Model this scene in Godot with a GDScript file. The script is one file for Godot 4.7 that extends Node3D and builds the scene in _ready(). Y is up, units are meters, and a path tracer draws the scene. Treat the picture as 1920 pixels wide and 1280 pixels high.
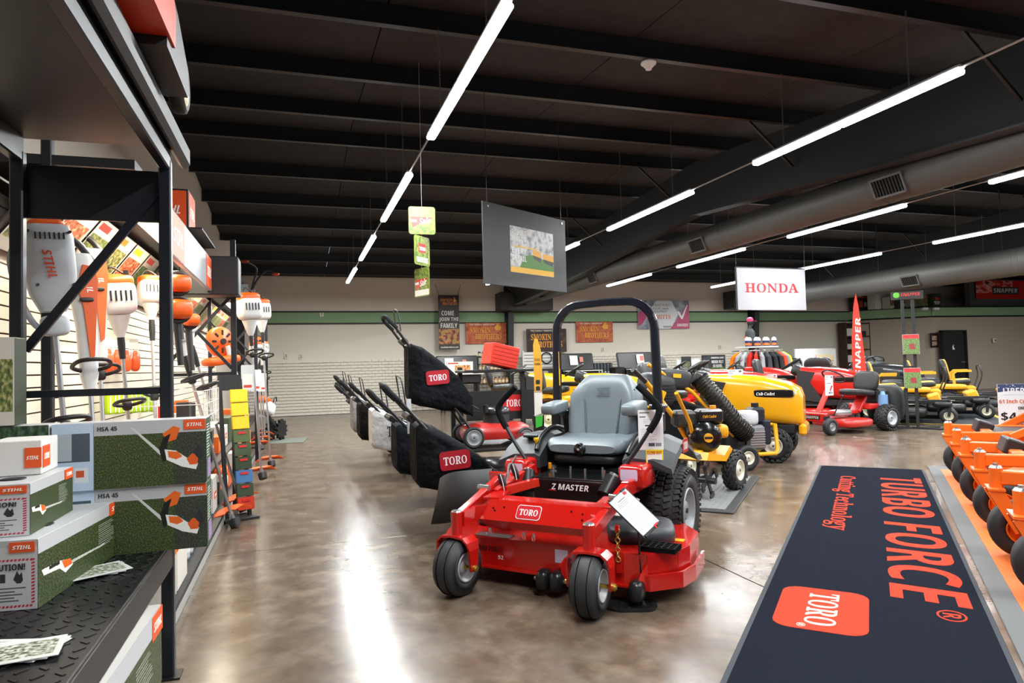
extends Node3D

# ---------------------------------------------------------------- set-up
func _ready():
	setup_view()
	build_structure()
	build_lamps()
	build_ducts()
	build_signs_overhead()
	build_back_wall_goods()
	build_racks()
	build_rack_goods()
	build_hero()
	build_push_mowers()
	build_yellow_machines()
	build_red_riders()
	build_orange_mowers()
	build_mats()

const CAMX := Vector3(0.952, -0.025, 0.304)
const CAMY := Vector3(0.013, 0.999, 0.040)
const CAMZ := Vector3(-0.305, -0.034, 0.952)
const EYE := Vector3(0, 1.32, 0)

func setup_view():
	var cam := Camera3D.new()
	cam.name = "camera"
	cam.transform = Transform3D(Basis(CAMX, CAMY, CAMZ).orthonormalized(), EYE)
	cam.fov = 53.855
	cam.near = 0.05
	cam.far = 200.0
	add_child(cam)
	cam.current = true
	var we := WorldEnvironment.new()
	we.name = "environment"
	var e := Environment.new()
	e.background_mode = Environment.BG_SKY
	var sky := Sky.new()
	var sm := ProceduralSkyMaterial.new()
	sm.sky_top_color = Color(0.55, 0.68, 0.9)
	sm.sky_horizon_color = Color(0.85, 0.9, 0.97)
	sm.ground_bottom_color = Color(0.45, 0.44, 0.42)
	sm.ground_horizon_color = Color(0.75, 0.77, 0.78)
	sm.sun_angle_max = 0.0
	sm.energy_multiplier = 0.9
	sky.sky_material = sm
	e.sky = sky
	e.tonemap_mode = Environment.TONE_MAPPER_LINEAR
	e.tonemap_exposure = 1.06
	e.sdfgi_enabled = true
	e.ssao_enabled = true
	e.ssil_enabled = true
	we.environment = e
	add_child(we)

# a pixel of the 1920x1280 photograph gives a direction; distance comes from a plane
func ray(px, py) -> Vector3:
	return CAMX * ((px - 960.0) / 1260.0) - CAMY * ((py - 640.0) / 1260.0) - CAMZ
func fl(px, py, y = 0.0) -> Vector3:
	var r := ray(px, py)
	return EYE + r * ((y - EYE.y) / r.y)
func az(px, py, z) -> Vector3:
	var r := ray(px, py)
	return EYE + r * (z / r.z)
func ax(px, py, x) -> Vector3:
	var r := ray(px, py)
	return EYE + r * (x / r.x)

# ---------------------------------------------------------------- materials
var MC := {}
func m(c, rough = 0.5, metal = 0.0, extra = {}) -> StandardMaterial3D:
	var key = str(c, rough, metal, extra)
	if MC.has(key): return MC[key]
	var o := StandardMaterial3D.new()
	o.albedo_color = Color(c) if c is String else c
	o.roughness = rough
	o.metallic = metal
	if rough >= 0.7: o.metallic_specular = 0.2
	for k in extra: o.set(k, extra[k])
	MC[key] = o
	return o
func noise_tex(freq, ramp: Array, seed_ = 1, size = 512, octaves = 5, kind = FastNoiseLite.TYPE_SIMPLEX_SMOOTH) -> NoiseTexture2D:
	var t := NoiseTexture2D.new()
	var n := FastNoiseLite.new()
	n.seed = seed_; n.frequency = freq; n.fractal_octaves = octaves; n.noise_type = kind
	t.width = size; t.height = size; t.seamless = true; t.noise = n
	var g := Gradient.new()
	var offs := PackedFloat32Array(); var cols := PackedColorArray()
	for i in ramp.size():
		offs.append(float(i) / (ramp.size() - 1)); cols.append(Color(ramp[i]) if ramp[i] is String else ramp[i])
	g.offsets = offs; g.colors = cols
	t.color_ramp = g
	return t
func bump_tex(freq, seed_ = 3, strength = 4.0, size = 256) -> NoiseTexture2D:
	var t := NoiseTexture2D.new()
	var n := FastNoiseLite.new()
	n.seed = seed_; n.frequency = freq; n.fractal_octaves = 4
	t.width = size; t.height = size; t.seamless = true; t.noise = n; t.as_normal_map = true; t.bump_strength = strength
	return t
func print_mat(img: Image, rough = 0.45) -> StandardMaterial3D:
	var o := StandardMaterial3D.new()
	o.albedo_texture = ImageTexture.create_from_image(img)
	o.roughness = rough
	return o

# ---------------------------------------------------------------- drawing flat print into pictures
func img(w, h, c) -> Image:
	var i := Image.create(w, h, false, Image.FORMAT_RGB8)
	i.fill(Color(c))
	return i
func ipoly(i: Image, pts: Array, c):      # points as x,y pairs in 0..1
	var w := i.get_width(); var h := i.get_height()
	var n: int = pts.size() / 2
	for y in h:
		var fy := (y + 0.5) / h
		var xs := []
		for k in n:
			var x0: float = pts[2 * k]; var y0: float = pts[2 * k + 1]
			var x1: float = pts[(2 * k + 2) % (2 * n)]; var y1: float = pts[(2 * k + 3) % (2 * n)]
			if (y0 <= fy) != (y1 <= fy): xs.append(x0 + (fy - y0) / (y1 - y0) * (x1 - x0))
		xs.sort()
		for k in range(0, xs.size() - 1, 2):
			var a := int(round(xs[k] * w)); var b := int(round(xs[k + 1] * w))
			if b > a: i.fill_rect(Rect2i(a, y, b - a, 1), Color(c))
func irect(i: Image, x, y, w, h, c):
	i.fill_rect(Rect2i(int(x * i.get_width()), int(y * i.get_height()), max(1, int(w * i.get_width())), max(1, int(h * i.get_height()))), Color(c))
func inoise(i: Image, x, y, w, h, ramp: Array, freq = 0.08, seed_ = 1):
	var n := FastNoiseLite.new()
	n.seed = seed_; n.frequency = freq; n.fractal_octaves = 4
	var g := Gradient.new()
	var offs := PackedFloat32Array(); var cols := PackedColorArray()
	for k in ramp.size():
		offs.append(0.2 + 0.6 * float(k) / (ramp.size() - 1)); cols.append(Color(ramp[k]))
	g.offsets = offs; g.colors = cols
	var W := i.get_width(); var H := i.get_height()
	for py in range(int(y * H), min(H, int((y + h) * H))):
		for px in range(int(x * W), min(W, int((x + w) * W))):
			i.set_pixel(px, py, g.sample(0.5 + 0.5 * n.get_noise_2d(px, py)))
func ilines(i: Image, x, y, w, rows, pitch, thick, c, seed_ = 5):   # rows of small print
	var r := RandomNumberGenerator.new(); r.seed = seed_
	for k in rows: irect(i, x, y + k * pitch, w * r.randf_range(0.6, 1.0), thick, c)

# ---------------------------------------------------------------- geometry
class G:
	var s := SurfaceTool.new()
	var n := 0
	func _init(): s.begin(Mesh.PRIMITIVE_TRIANGLES)
	func flat(): s.set_smooth_group(-1)
	func smooth(): n += 1; s.set_smooth_group(n)
	func v(p: Vector3, uv := Vector2.ZERO): s.set_uv(uv); s.add_vertex(p)
	func tri(a, b, c): v(a); v(b); v(c)
	func quad(a: Vector3, b: Vector3, c: Vector3, d: Vector3):      # clockwise from outside
		v(a); v(b); v(c); v(a); v(c); v(d)
	func card(a: Vector3, b: Vector3, c: Vector3, d: Vector3):      # top-left, top-right, bottom-right, bottom-left, with picture coordinates
		flat()
		v(a, Vector2(0, 0)); v(b, Vector2(1, 0)); v(c, Vector2(1, 1)); v(a, Vector2(0, 0)); v(c, Vector2(1, 1)); v(d, Vector2(0, 1))
	func box(c: Vector3, sz: Vector3, b := Basis.IDENTITY, bev := 0.0):
		flat()
		var h := sz * 0.5
		bev = min(bev, min(h.x, min(h.y, h.z)) * 0.95)
		if bev <= 0.0:
			var p := []
			for i in 8: p.append(c + b * Vector3(h.x * (1 if i & 1 else -1), h.y * (1 if i & 2 else -1), h.z * (1 if i & 4 else -1)))
			for f in [[6, 7, 5, 4], [3, 2, 0, 1], [7, 3, 1, 5], [2, 6, 4, 0], [2, 3, 7, 6], [4, 5, 1, 0]]:
				quad(p[f[0]], p[f[1]], p[f[2]], p[f[3]])
			return
		var q := {}
		for i in 8:
			var sg := Vector3(1 if i & 1 else -1, 1 if i & 2 else -1, 1 if i & 4 else -1)
			for a in 3:
				var o := h - Vector3.ONE * bev
				o[a] = h[a]
				q[i * 3 + a] = c + b * (o * sg)
		for f in [[2, 6, 7, 5, 4], [2, 3, 2, 0, 1], [0, 7, 3, 1, 5], [0, 2, 6, 4, 0], [1, 2, 3, 7, 6], [1, 4, 5, 1, 0]]:
			quad(q[f[1] * 3 + f[0]], q[f[2] * 3 + f[0]], q[f[3] * 3 + f[0]], q[f[4] * 3 + f[0]])
		for a in 3:
			var o1 := (a + 1) % 3; var o2 := (a + 2) % 3
			for s1 in 2:
				for s2 in 2:
					var i0 := (s1 << o1) | (s2 << o2)
					var i1 := i0 | (1 << a)
					if s1 == s2: quad(q[i0 * 3 + o1], q[i1 * 3 + o1], q[i1 * 3 + o2], q[i0 * 3 + o2])
					else: quad(q[i0 * 3 + o2], q[i1 * 3 + o2], q[i1 * 3 + o1], q[i0 * 3 + o1])
		for i in 8:
			var par := (i & 1) ^ ((i >> 1) & 1) ^ ((i >> 2) & 1)
			if par: tri(q[i * 3], q[i * 3 + 2], q[i * 3 + 1])
			else: tri(q[i * 3], q[i * 3 + 1], q[i * 3 + 2])
	func bar(a: Vector3, b: Vector3, w: float, h: float, up := Vector3.UP, bev := 0.0):   # a rectangular bar from a to b, h along up
		var d := b - a
		var z := d.normalized()
		if absf(z.dot(up)) > 0.98: up = Vector3.FORWARD if absf(z.dot(Vector3.FORWARD)) < 0.9 else Vector3.RIGHT
		var x := up.cross(z).normalized()
		box((a + b) * 0.5, Vector3(w, h, d.length()), Basis(x, z.cross(x), z), bev)
	func ring(c: Vector3, x: Vector3, y: Vector3, r: float, k: int) -> Array:
		var o := []
		for i in k: o.append(c + (x * cos(TAU * i / k) + y * sin(TAU * i / k)) * r)
		return o
	func loft(secs: Array, caps := true, closed := true, shade := true):       # rings of equal count, counter-clockwise when seen along the path's end
		if shade: smooth()
		else: flat()
		var k: int = secs[0].size()
		for i in secs.size() - 1:
			for j in (k if closed else k - 1):
				var a = secs[i][j]; var b = secs[i][(j + 1) % k]; var c = secs[i + 1][(j + 1) % k]; var d = secs[i + 1][j]
				quad(a, d, c, b)
		if caps:
			flat()
			for e in 2:
				var r: Array = secs[0] if e == 0 else secs[-1]
				var m0 := Vector3.ZERO
				for p in r: m0 += p
				m0 /= k
				for j in k:
					if e == 0: tri(m0, r[j], r[(j + 1) % k])
					else: tri(m0, r[(j + 1) % k], r[j])
	func cyl(a: Vector3, b: Vector3, r1: float, r2 := -1.0, k := 12, caps := true):
		if r2 < 0: r2 = r1
		var z := (b - a).normalized()
		var x := z.cross(Vector3.UP if absf(z.y) < 0.9 else Vector3.RIGHT).normalized()
		var y := z.cross(x)
		loft([ring(a, x, y, r1, k), ring(b, x, y, r2, k)], caps)
	func tube(pts: Array, r, k := 8, caps := true, closed := false):
		var secs := []
		var x := Vector3.ZERO
		var cnt := pts.size()
		for i in cnt:
			var z: Vector3
			if closed: z = (pts[(i + 1) % cnt] - pts[(i - 1 + cnt) % cnt]).normalized()
			elif i == 0: z = (pts[1] - pts[0]).normalized()
			elif i == cnt - 1: z = (pts[i] - pts[i - 1]).normalized()
			else: z = ((pts[i + 1] - pts[i]).normalized() + (pts[i] - pts[i - 1]).normalized()).normalized()
			if x == Vector3.ZERO: x = z.cross(Vector3.UP if absf(z.y) < 0.9 else Vector3.RIGHT).normalized()
			x = (x - z * x.dot(z)).normalized()
			secs.append(ring(pts[i], x, z.cross(x), r[i] if r is Array else r, k))
		if closed: secs.append(secs[0])
		loft(secs, caps and not closed)
	func lathe(prof: Array, xf: Transform3D, k := 20, shade := true):    # [radius, height] pairs about local y, bottom to top on the outside
		var secs := []
		for p in prof:
			secs.append(ring(xf * Vector3(0, p[1], 0), xf.basis.z, xf.basis.x, max(p[0], 0.00005), k))
		loft(secs, false, true, shade)
	func prism(poly, depth: float, xf: Transform3D, edge := true):      # outline in local xy, thick along local z
		var p := PackedVector2Array(poly)
		if Geometry2D.is_polygon_clockwise(p): p.reverse()
		var t := Geometry2D.triangulate_polygon(p)
		flat()
		var h := depth * 0.5
		for i in range(0, t.size(), 3):
			var a := p[t[i]]; var b := p[t[i + 1]]; var c := p[t[i + 2]]
			if (b - a).cross(c - a) < 0:
				var q := b; b = c; c = q
			tri(xf * Vector3(a.x, a.y, h), xf * Vector3(c.x, c.y, h), xf * Vector3(b.x, b.y, h))
			tri(xf * Vector3(a.x, a.y, -h), xf * Vector3(b.x, b.y, -h), xf * Vector3(c.x, c.y, -h))
		if edge:
			for i in p.size():
				var a := p[i]; var b := p[(i + 1) % p.size()]
				quad(xf * Vector3(a.x, a.y, h), xf * Vector3(b.x, b.y, h), xf * Vector3(b.x, b.y, -h), xf * Vector3(a.x, a.y, -h))
	func sup(c: Vector3, r: Vector3, b := Basis.IDENTITY, e := 0.4, k := 20, l := 12):   # rounded block (superellipsoid)
		var secs := []
		for i in l + 1:
			var t := -PI / 2 + PI * i / l
			var ct := pow(absf(cos(t)), e); var st := signf(sin(t)) * pow(absf(sin(t)), e)
			var rr := []
			for j in k:
				var u := TAU * j / k
				rr.append(c + b * Vector3(r.x * ct * signf(sin(u)) * pow(absf(sin(u)), e), r.y * st, r.z * ct * signf(cos(u)) * pow(absf(cos(u)), e)))
			secs.append(rr)
		loft(secs, false)
	func ell(c: Vector3, r: Vector3, b := Basis.IDENTITY, k := 16, l := 10): sup(c, r, b, 1.0, k, l)
	func torus(xf: Transform3D, R: float, r: float, k := 24, l := 8):      # about local y
		var pts := []
		for i in k: pts.append(xf * Vector3(cos(TAU * i / k) * R, 0, sin(TAU * i / k) * R))
		tube(pts, r, l, false, true)
	func done() -> ArrayMesh:
		s.generate_normals()
		return s.commit()

func T(p: Vector3, b := Basis.IDENTITY) -> Transform3D: return Transform3D(b, p)
func ry(deg) -> Basis: return Basis(Vector3.UP, deg_to_rad(deg))
func rx(deg) -> Basis: return Basis(Vector3.RIGHT, deg_to_rad(deg))
func rz(deg) -> Basis: return Basis(Vector3.BACK, deg_to_rad(deg))
func V(x, y, z) -> Vector3: return Vector3(x, y, z)
func rrect(w, h, r, k = 4) -> PackedVector2Array:
	var o := PackedVector2Array()
	for q in 4:
		var c := Vector2((w * 0.5 - r) * (1 if q in [0, 3] else -1), (h * 0.5 - r) * (1 if q < 2 else -1))
		for i in k + 1:
			var a: float = PI / 2 * (q + float(i) / k)
			o.append(c + Vector2(cos(a), sin(a)) * r)
	return o
func bez(pts: Array, k = 6) -> Array:      # smooth curve through points
	var c := Curve3D.new()
	for i in pts.size():
		var t: Vector3 = Vector3.ZERO
		if i > 0 and i < pts.size() - 1: t = (pts[i + 1] - pts[i - 1]) / 6.0
		c.add_point(pts[i], -t, t)
	var o := []
	for i in pts.size() - 1:
		for j in k: o.append(c.sample(i, float(j) / k))
	o.append(pts[-1])
	return o

# ---------------------------------------------------------------- nodes
var used := {}
func numbered(n: String) -> String:
	var k: int = used.get(n, 0)
	used[n] = k + 1
	return n if k == 0 else "%s_%03d" % [n, k]
func obj(called: String, g, mat, parent = self, at = Transform3D.IDENTITY) -> MeshInstance3D:
	var o := MeshInstance3D.new()
	o.name = numbered(called) if parent == self else called
	o.mesh = g.done() if g is G else g
	o.material_override = mat
	o.transform = at
	parent.add_child(o, true)
	return o
func thing(called: String, label: String, cat: String, at = Vector3.ZERO, turn = 0.0, group = "") -> Node3D:
	var o := Node3D.new()
	o.name = numbered(called)
	add_child(o)
	o.transform = Transform3D(ry(turn), at)
	o.set_meta("label", label); o.set_meta("category", cat)
	if group: o.set_meta("group", group)
	return o
func tag(o, label: String, cat: String, group = ""):
	o.set_meta("label", label); o.set_meta("category", cat)
	if group: o.set_meta("group", group)
	return o
func copy(o: Node3D, base: String, at: Vector3, turn: float, label: String, group = "") -> Node3D:
	var c: Node3D = o.duplicate()
	c.name = numbered(base)
	add_child(c)
	c.transform = Transform3D(ry(turn), at)
	c.set_meta("label", label)
	if group: c.set_meta("group", group)
	return c
func struct(called: String, g, mat, parent = self):
	var o = obj(called, g, mat, parent)
	if parent == self: o.set_meta("kind", "structure")
	return o
var FONTS := {}
func font(kind: String) -> Font:
	if not FONTS.has(kind):
		var f := SystemFont.new()
		f.font_names = PackedStringArray(["Droid Serif" if kind.begins_with("serif") else "Droid Sans"])
		f.font_weight = 700 if kind.ends_with("b") else 400
		FONTS[kind] = f
	return FONTS[kind]
var TM := {}
# lettering fitted into w by h, centred at xf, facing local +z
func text(s: String, w: float, h: float, mat, parent, xf: Transform3D, kind = "sansb", depth = 0.0016, slant = 0.0, called = "lettering"):
	var key = s + kind
	if not TM.has(key):
		var t := TextMesh.new()
		t.text = s; t.font = font(kind); t.font_size = 32; t.pixel_size = 0.01; t.depth = 0.05; t.curve_step = 2.0
		TM[key] = t
	var bb: AABB = TM[key].get_aabb()
	var k := Vector3(w / bb.size.x, h / bb.size.y, depth / 0.05)
	var b := Basis(Vector3(k.x, 0, 0), Vector3(slant * k.y, k.y, 0), Vector3(0, 0, k.z))
	var o := MeshInstance3D.new()
	o.name = called
	o.mesh = TM[key]
	o.material_override = mat
	o.transform = xf * Transform3D(b, -(b * bb.get_center()))
	parent.add_child(o, true)
	return o
func plate(called, w, h, r, d, mat, parent, xf):
	var g := G.new(); g.prism(rrect(w, h, r), d, xf)
	return obj(called, g, mat, parent)
# red rounded badge with white serif word
func badge(parent, xf: Transform3D, w, h, col = "b8121f", rim = true):
	if rim: plate("badge_rim", w, h, h * 0.2, 0.002, m("e9e6e4", 0.4), parent, xf)
	plate("badge", w * (0.96 if rim else 1.0), h * (0.91 if rim else 1.0), h * 0.19, 0.003, m(col, 0.4), parent, xf * T(V(0, 0, 0.0006)))
	text("TORO", w * 0.76, h * 0.42, m("f2efec", 0.4), parent, xf * T(V(0, -h * 0.01, 0.0026)), "serifb", 0.0012)

# ================================================================ the room
const ZB := -20.3      # back wall
const ZF := 2.6        # glazed front wall behind the photographer
const XL := -1.6       # left wall
const XR := 27.5
const RIDGE := -10.2
func roof(z) -> float: return 3.8 + 0.083 * (10.1 - absf(z - RIDGE))     # underside of the purlins

func build_structure():
	# floor: stained concrete slabs with sawn joints
	var fm := m("ffffff", 1.0, 0.0, {})
	var conc := StandardMaterial3D.new()
	conc.albedo_texture = noise_tex(0.014, ["5c5349", "6a6056", "756a5f", "6e6459", "7f7468", "8a7f74"], 11, 1024, 6)
	conc.detail_enabled = true
	conc.detail_albedo = noise_tex(0.03, ["b8aa9c", "d8d0c6", "ffffff"], 5, 512, 5)
	conc.detail_blend_mode = BaseMaterial3D.BLEND_MODE_MUL
	conc.uv1_triplanar = true; conc.uv1_world_triplanar = true
	conc.uv1_scale = V(0.21, 0.21, 0.21)
	conc.uv2_triplanar = true; conc.uv2_scale = V(0.9, 0.9, 0.9)
	conc.roughness_texture = noise_tex(0.012, ["343434", "3a3a3a", "424242"], 8, 512, 4)
	conc.roughness = 1.0
	conc.metallic_specular = 0.42
	var g := G.new()
	g.box(V((XL + XR) / 2, -0.13, (ZB + ZF) / 2), V(XR - XL + 0.6, 0.2, ZF - ZB + 0.6))
	var floor_ = struct("floor", g, m("2b241d", 0.9))
	var xs := [XL - 0.2, 2.55, 8.65, 14.75, 20.85, XR + 0.2]
	var zs := [ZB - 0.2, -17.53, -11.43, -5.33, 0.77, ZF + 0.2]
	for i in xs.size() - 1:
		for j in zs.size() - 1:
			g = G.new()
			g.box(V((xs[i] + xs[i + 1]) / 2, -0.015, (zs[j] + zs[j + 1]) / 2), V(xs[i + 1] - xs[i] - 0.007, 0.03, zs[j + 1] - zs[j] - 0.007), Basis.IDENTITY, 0.003)
			obj("slab", g, conc, floor_)
	# back wall: plaster above, painted brick below, green band between dark rails
	var plaster := m("d6cfc2", 0.85, 0.0, {"normal_enabled": true, "normal_texture": bump_tex(0.2, 4, 1.5), "normal_scale": 0.15, "uv1_triplanar": true, "uv1_world_triplanar": true})
	var upper := m("d8cdc2", 0.9)
	g = G.new(); g.box(V((XL + XR) / 2, 2.1, ZB - 0.15), V(XR - XL + 0.6, 4.4, 0.3))
	var wb = struct("wall_back", g, plaster)
	g = G.new(); g.box(V((XL + XR) / 2, 3.5, ZB + 0.006), V(XR - XL, 1.0, 0.012)); obj("upper_panel", g, upper, wb)
	g = G.new(); g.box(V((XL + XR) / 2, 2.82, ZB + 0.012), V(XR - XL, 0.32, 0.024)); obj("green_band", g, m("86a37f", 0.7), wb)
	for y in [2.99, 2.645]:
		g = G.new(); g.box(V((XL + XR) / 2, y, ZB + 0.02), V(XR - XL, 0.045, 0.04)); obj("rail", g, m("23261f", 0.6), wb)
	var rng := RandomNumberGenerator.new(); rng.seed = 4
	g = G.new()
	var row := 0.088
	for r in 18:
		var x := XL - (0.1 if r % 2 else 0.0)
		while x < 20.0:
			var w := 0.2
			g.box(V(x + w / 2, 0.005 + (r + 0.5) * row, ZB + 0.018 + rng.randf() * 0.004), V(w - 0.006, row - 0.02, 0.05))
			x += w
	var br = obj("painted_bricks", g, m("d6d0c2", 0.6), wb)
	br.set_meta("kind", "stuff")
	# left wall, front wall with glazing, right wall
	g = G.new(); g.box(V(XL - 0.15, 2.4, (ZB + ZF) / 2), V(0.3, 5.0, ZF - ZB + 0.6)); struct("wall_left", g, m("b5aca0", 0.85))
	g = G.new(); g.box(V(XR + 0.15, 2.4, (ZB + ZF) / 2), V(0.3, 5.0, ZF - ZB + 0.6)); struct("wall_right", g, m("8a8178", 0.85))
	g = G.new()
	g.box(V((XL + XR) / 2, 0.25, ZF + 0.15), V(XR - XL, 0.5, 0.3))
	g.box(V((XL + XR) / 2, 3.6, ZF + 0.15), V(XR - XL, 2.0, 0.3))
	var x0 := XL
	while x0 < XR:
		g.box(V(x0 + 0.35, 1.55, ZF + 0.15), V(0.7, 2.1, 0.3))
		x0 += 4.2
	struct("wall_front", g, m("a39b90", 0.85))
	x0 = XL + 0.7
	var wn := 1
	while x0 < XR:
		var w: float = min(3.5, XR - x0)
		g = G.new()
		g.box(V(x0 + w / 2, 1.55, ZF + 0.15), V(w, 2.1, 0.012))
		var win = struct("window_%d" % wn, g, m(Color(0.85, 0.92, 0.95, 0.12), 0.02, 0.0, {"transparency": BaseMaterial3D.TRANSPARENCY_ALPHA}))
		g = G.new()
		for k in 3: g.box(V(x0 + w * k / 2.0, 1.55, ZF + 0.15), V(0.06, 2.1, 0.09))
		for y in [0.53, 2.57]: g.box(V(x0 + w / 2, y, ZF + 0.15), V(w, 0.06, 0.09))
		obj("window_frame", g, m("2a2a2c", 0.4, 0.5), win)
		x0 += 4.2; wn += 1
	# forecourt outside the windows
	g = G.new(); g.box(V(12, -0.15, ZF + 15.3), V(80, 0.2, 30)); struct("ground", g, m("8f8b84", 0.9))
	# ceiling: dark insulation boards over purlins, two slopes
	var board := StandardMaterial3D.new()
	board.albedo_texture = noise_tex(0.02, ["1b1816", "242120", "2b2724"], 21, 256, 4)
	board.uv1_triplanar = true; board.uv1_world_triplanar = true; board.uv1_scale = V(0.8, 0.8, 0.8)
	board.roughness = 0.9
	g = G.new(); g.box(V((XL + XR) / 2, 5.2, (ZB + ZF) / 2), V(XR - XL + 0.6, 0.1, ZF - ZB + 0.6))
	var ceil_ = struct("ceiling", g, m("14110f", 0.9))
	var zp := []
	var z := RIDGE
	while z > ZB - 0.2: zp.append(z); z -= 1.47
	z = RIDGE + 1.47
	while z < ZF + 1.4: zp.append(z); z += 1.47
	zp.sort()
	var steel := m("14171a", 0.45, 0.0)
	for i in zp.size():
		var zz: float = zp[i]; var y := roof(zz)
		g = G.new()
		g.box(V((XL + XR) / 2, y + 0.11, zz), V(XR - XL, 0.21, 0.012))
		g.box(V((XL + XR) / 2, y + 0.006, zz + 0.035), V(XR - XL, 0.012, 0.07))
		g.box(V((XL + XR) / 2, y + 0.212, zz - 0.035), V(XR - XL, 0.012, 0.07))
		obj("purlin", g, steel, ceil_)
		if i < zp.size() - 1:
			var z1: float = zp[i + 1]; var y1 := roof(z1)
			var xx := XL
			var k := 0
			while xx < XR:
				var w := 2.4
				g = G.new()
				g.bar(V(xx + w / 2, y + 0.235, zz), V(xx + w / 2, y1 + 0.235, z1), w - 0.012, 0.03)
				obj("insulation_board", g, board, ceil_)
				xx += w; k += 1
	# portal frames: tapered columns and haunched rafters
	var fr := m("191b1d", 0.5)
	for x in [XL + 0.11, 6.35, 15.45]:
		g = G.new()
		var low := [[ZB + 0.25, 2.95], [-19.4, 3.12], [-14.3, 3.35], [-9.6, 3.72], [-5.8, 3.45], [-1.0, 3.2], [ZF, 2.95]]
		if x < 0: low = [[-20.0, 3.5], [-19.4, 3.7], [-18.6, 3.88]]
		for i in low.size() - 1:
			var a = low[i]; var b = low[i + 1]
			var ya := roof(a[0]) + 0.02; var yb := roof(b[0]) + 0.02
			for s in [-1, 1]:
				var q := [V(x + 0.006 * s, ya, a[0]), V(x + 0.006 * s, yb, b[0]), V(x + 0.006 * s, b[1], b[0]), V(x + 0.006 * s, a[1], a[0])]
				g.flat()
				if s < 0: g.quad(q[0], q[1], q[2], q[3])
				else: g.quad(q[3], q[2], q[1], q[0])
			g.bar(V(x, a[1], a[0]), V(x, b[1], b[0]), 0.2, 0.014)
		var col := PackedVector2Array([Vector2(0, 0), Vector2(-0.2, 0), Vector2(-0.42, 2.95), Vector2(-0.42, 3.8), Vector2(0, 3.8)])
		var cg := G.new()
		var bb := Basis(V(0, 0, -1), V(0, 1, 0), V(1, 0, 0))
		cg.prism(col, 0.012, T(V(x, 0, ZB + 0.02), bb))
		cg.bar(V(x, 0, ZB + 0.22), V(x, 2.95, ZB + 0.44), 0.18, 0.014, V(0, 0, 1))
		cg.bar(V(x, 0, ZB + 0.03), V(x, 3.8, ZB + 0.03), 0.18, 0.014, V(0, 0, 1))
		var f = struct("trim_%d" % (1 + [XL + 0.11, 6.35, 15.45].find(x)), g, fr)
		obj("column", cg, fr, f)
		for zz in zp:     # flange braces
			if absf(fmod(absf(zz - RIDGE), 2.94)) < 0.1 and x > 0:
				var bg := G.new()
				bg.bar(V(x + 0.05, roof(zz) - 0.55, zz), V(x + 0.75, roof(zz) + 0.03, zz), 0.03, 0.03)
				bg.bar(V(x - 0.05, roof(zz) - 0.55, zz), V(x - 0.75, roof(zz) + 0.03, zz), 0.03, 0.03)
				obj("brace", bg, fr, f)
	# office box in the far right corner
	var c0 := V(19.95, 0, ZB); var c1 := V(21.75, 0, -18.4); var c2 := V(XR, 0, -18.1)
	var tan := m("a89d8e", 0.85)
	g = G.new()
	var h := 2.68
	g.prism(PackedVector2Array([Vector2(c0.x, -c0.z), Vector2(c1.x, -c1.z), Vector2(c2.x, -c2.z), Vector2(c2.x, -ZB)]), h, T(V(0, h / 2, 0), Basis(V(1, 0, 0), V(0, 0, -1), V(0, 1, 0))))
	var ob = struct("wall_office", g, tan)
	for seg in [[c0, c1], [c1, c2]]:
		var d: Vector3 = (seg[1] - seg[0]).normalized()
		var nrm := V(-d.z, 0, d.x)
		if nrm.z < 0: nrm = -nrm
		for y in [[2.84, 0.33, 0.03, "86a37f", "green_band"], [2.665, 0.05, 0.05, "23261f", "rail"], [3.02, 0.045, 0.05, "23261f", "rail"]]:
			g = G.new(); g.bar(seg[0] + nrm * 0.02 + V(0, y[0], 0), seg[1] + nrm * 0.02 + V(0, y[0], 0), y[2] + 0.02, y[1]); obj(y[4], g, m(y[3], 0.7), ob)
	g = G.new(); g.box(V((21.6 + XR) / 2, 3.01, -19.2), V(XR - 20.6, 0.03, 2.2)); obj("office_roof", g, m("1a1a1a", 0.8), ob)
	# bulkhead above the office
	g = G.new(); g.box(V(25.7, 3.55, -18.6), V(3.8, 1.05, 0.2)); struct("wall_bulkhead", g, m("525254", 0.8))
	# door
	var dl := az(1763, 612, -18.2); var dr := az(1806, 612, -18.2)
	var dx := (dl.x + dr.x) / 2; var dw := dr.x - dl.x
	g = G.new(); g.box(V(dx, 1.03, -18.18), V(dw - 0.08, 2.04, 0.06), Basis.IDENTITY, 0.004)
	var door = struct("door_1", g, m("1c1d1f", 0.5))
	g = G.new()
	for s in [-1, 1]: g.box(V(dx + s * (dw / 2), 1.06, -18.16), V(0.07, 2.12, 0.14))
	g.box(V(dx, 2.12, -18.16), V(dw + 0.07, 0.07, 0.14)); obj("door_frame", g, m("121315", 0.5), door)
	g = G.new(); g.cyl(V(dx + dw * 0.36, 1.0, -18.15), V(dx + dw * 0.36, 1.0, -18.08), 0.03); g.bar(V(dx + dw * 0.36, 1.0, -18.08), V(dx + dw * 0.2, 1.0, -18.08), 0.02, 0.02); obj("door_handle", g, m("a9a9a9", 0.3, 0.9), door)
	plate("restroom_sign", 0.16, 0.22, 0.01, 0.008, m("27272b", 0.4), door, T(V(dx - 0.02, 1.55, -18.145)))
	g = G.new(); g.ell(V(dx - 0.03, 1.61, -18.139), V(0.02, 0.02, 0.003)); g.prism(PackedVector2Array([Vector2(-0.06, 0.06), Vector2(-0.02, 0.06), Vector2(0.05, -0.07), Vector2(-0.06, -0.07)]), 0.004, T(V(dx - 0.02, 1.53, -18.139))); obj("restroom_symbol", g, m("e8e8e8", 0.5), door)

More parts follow.
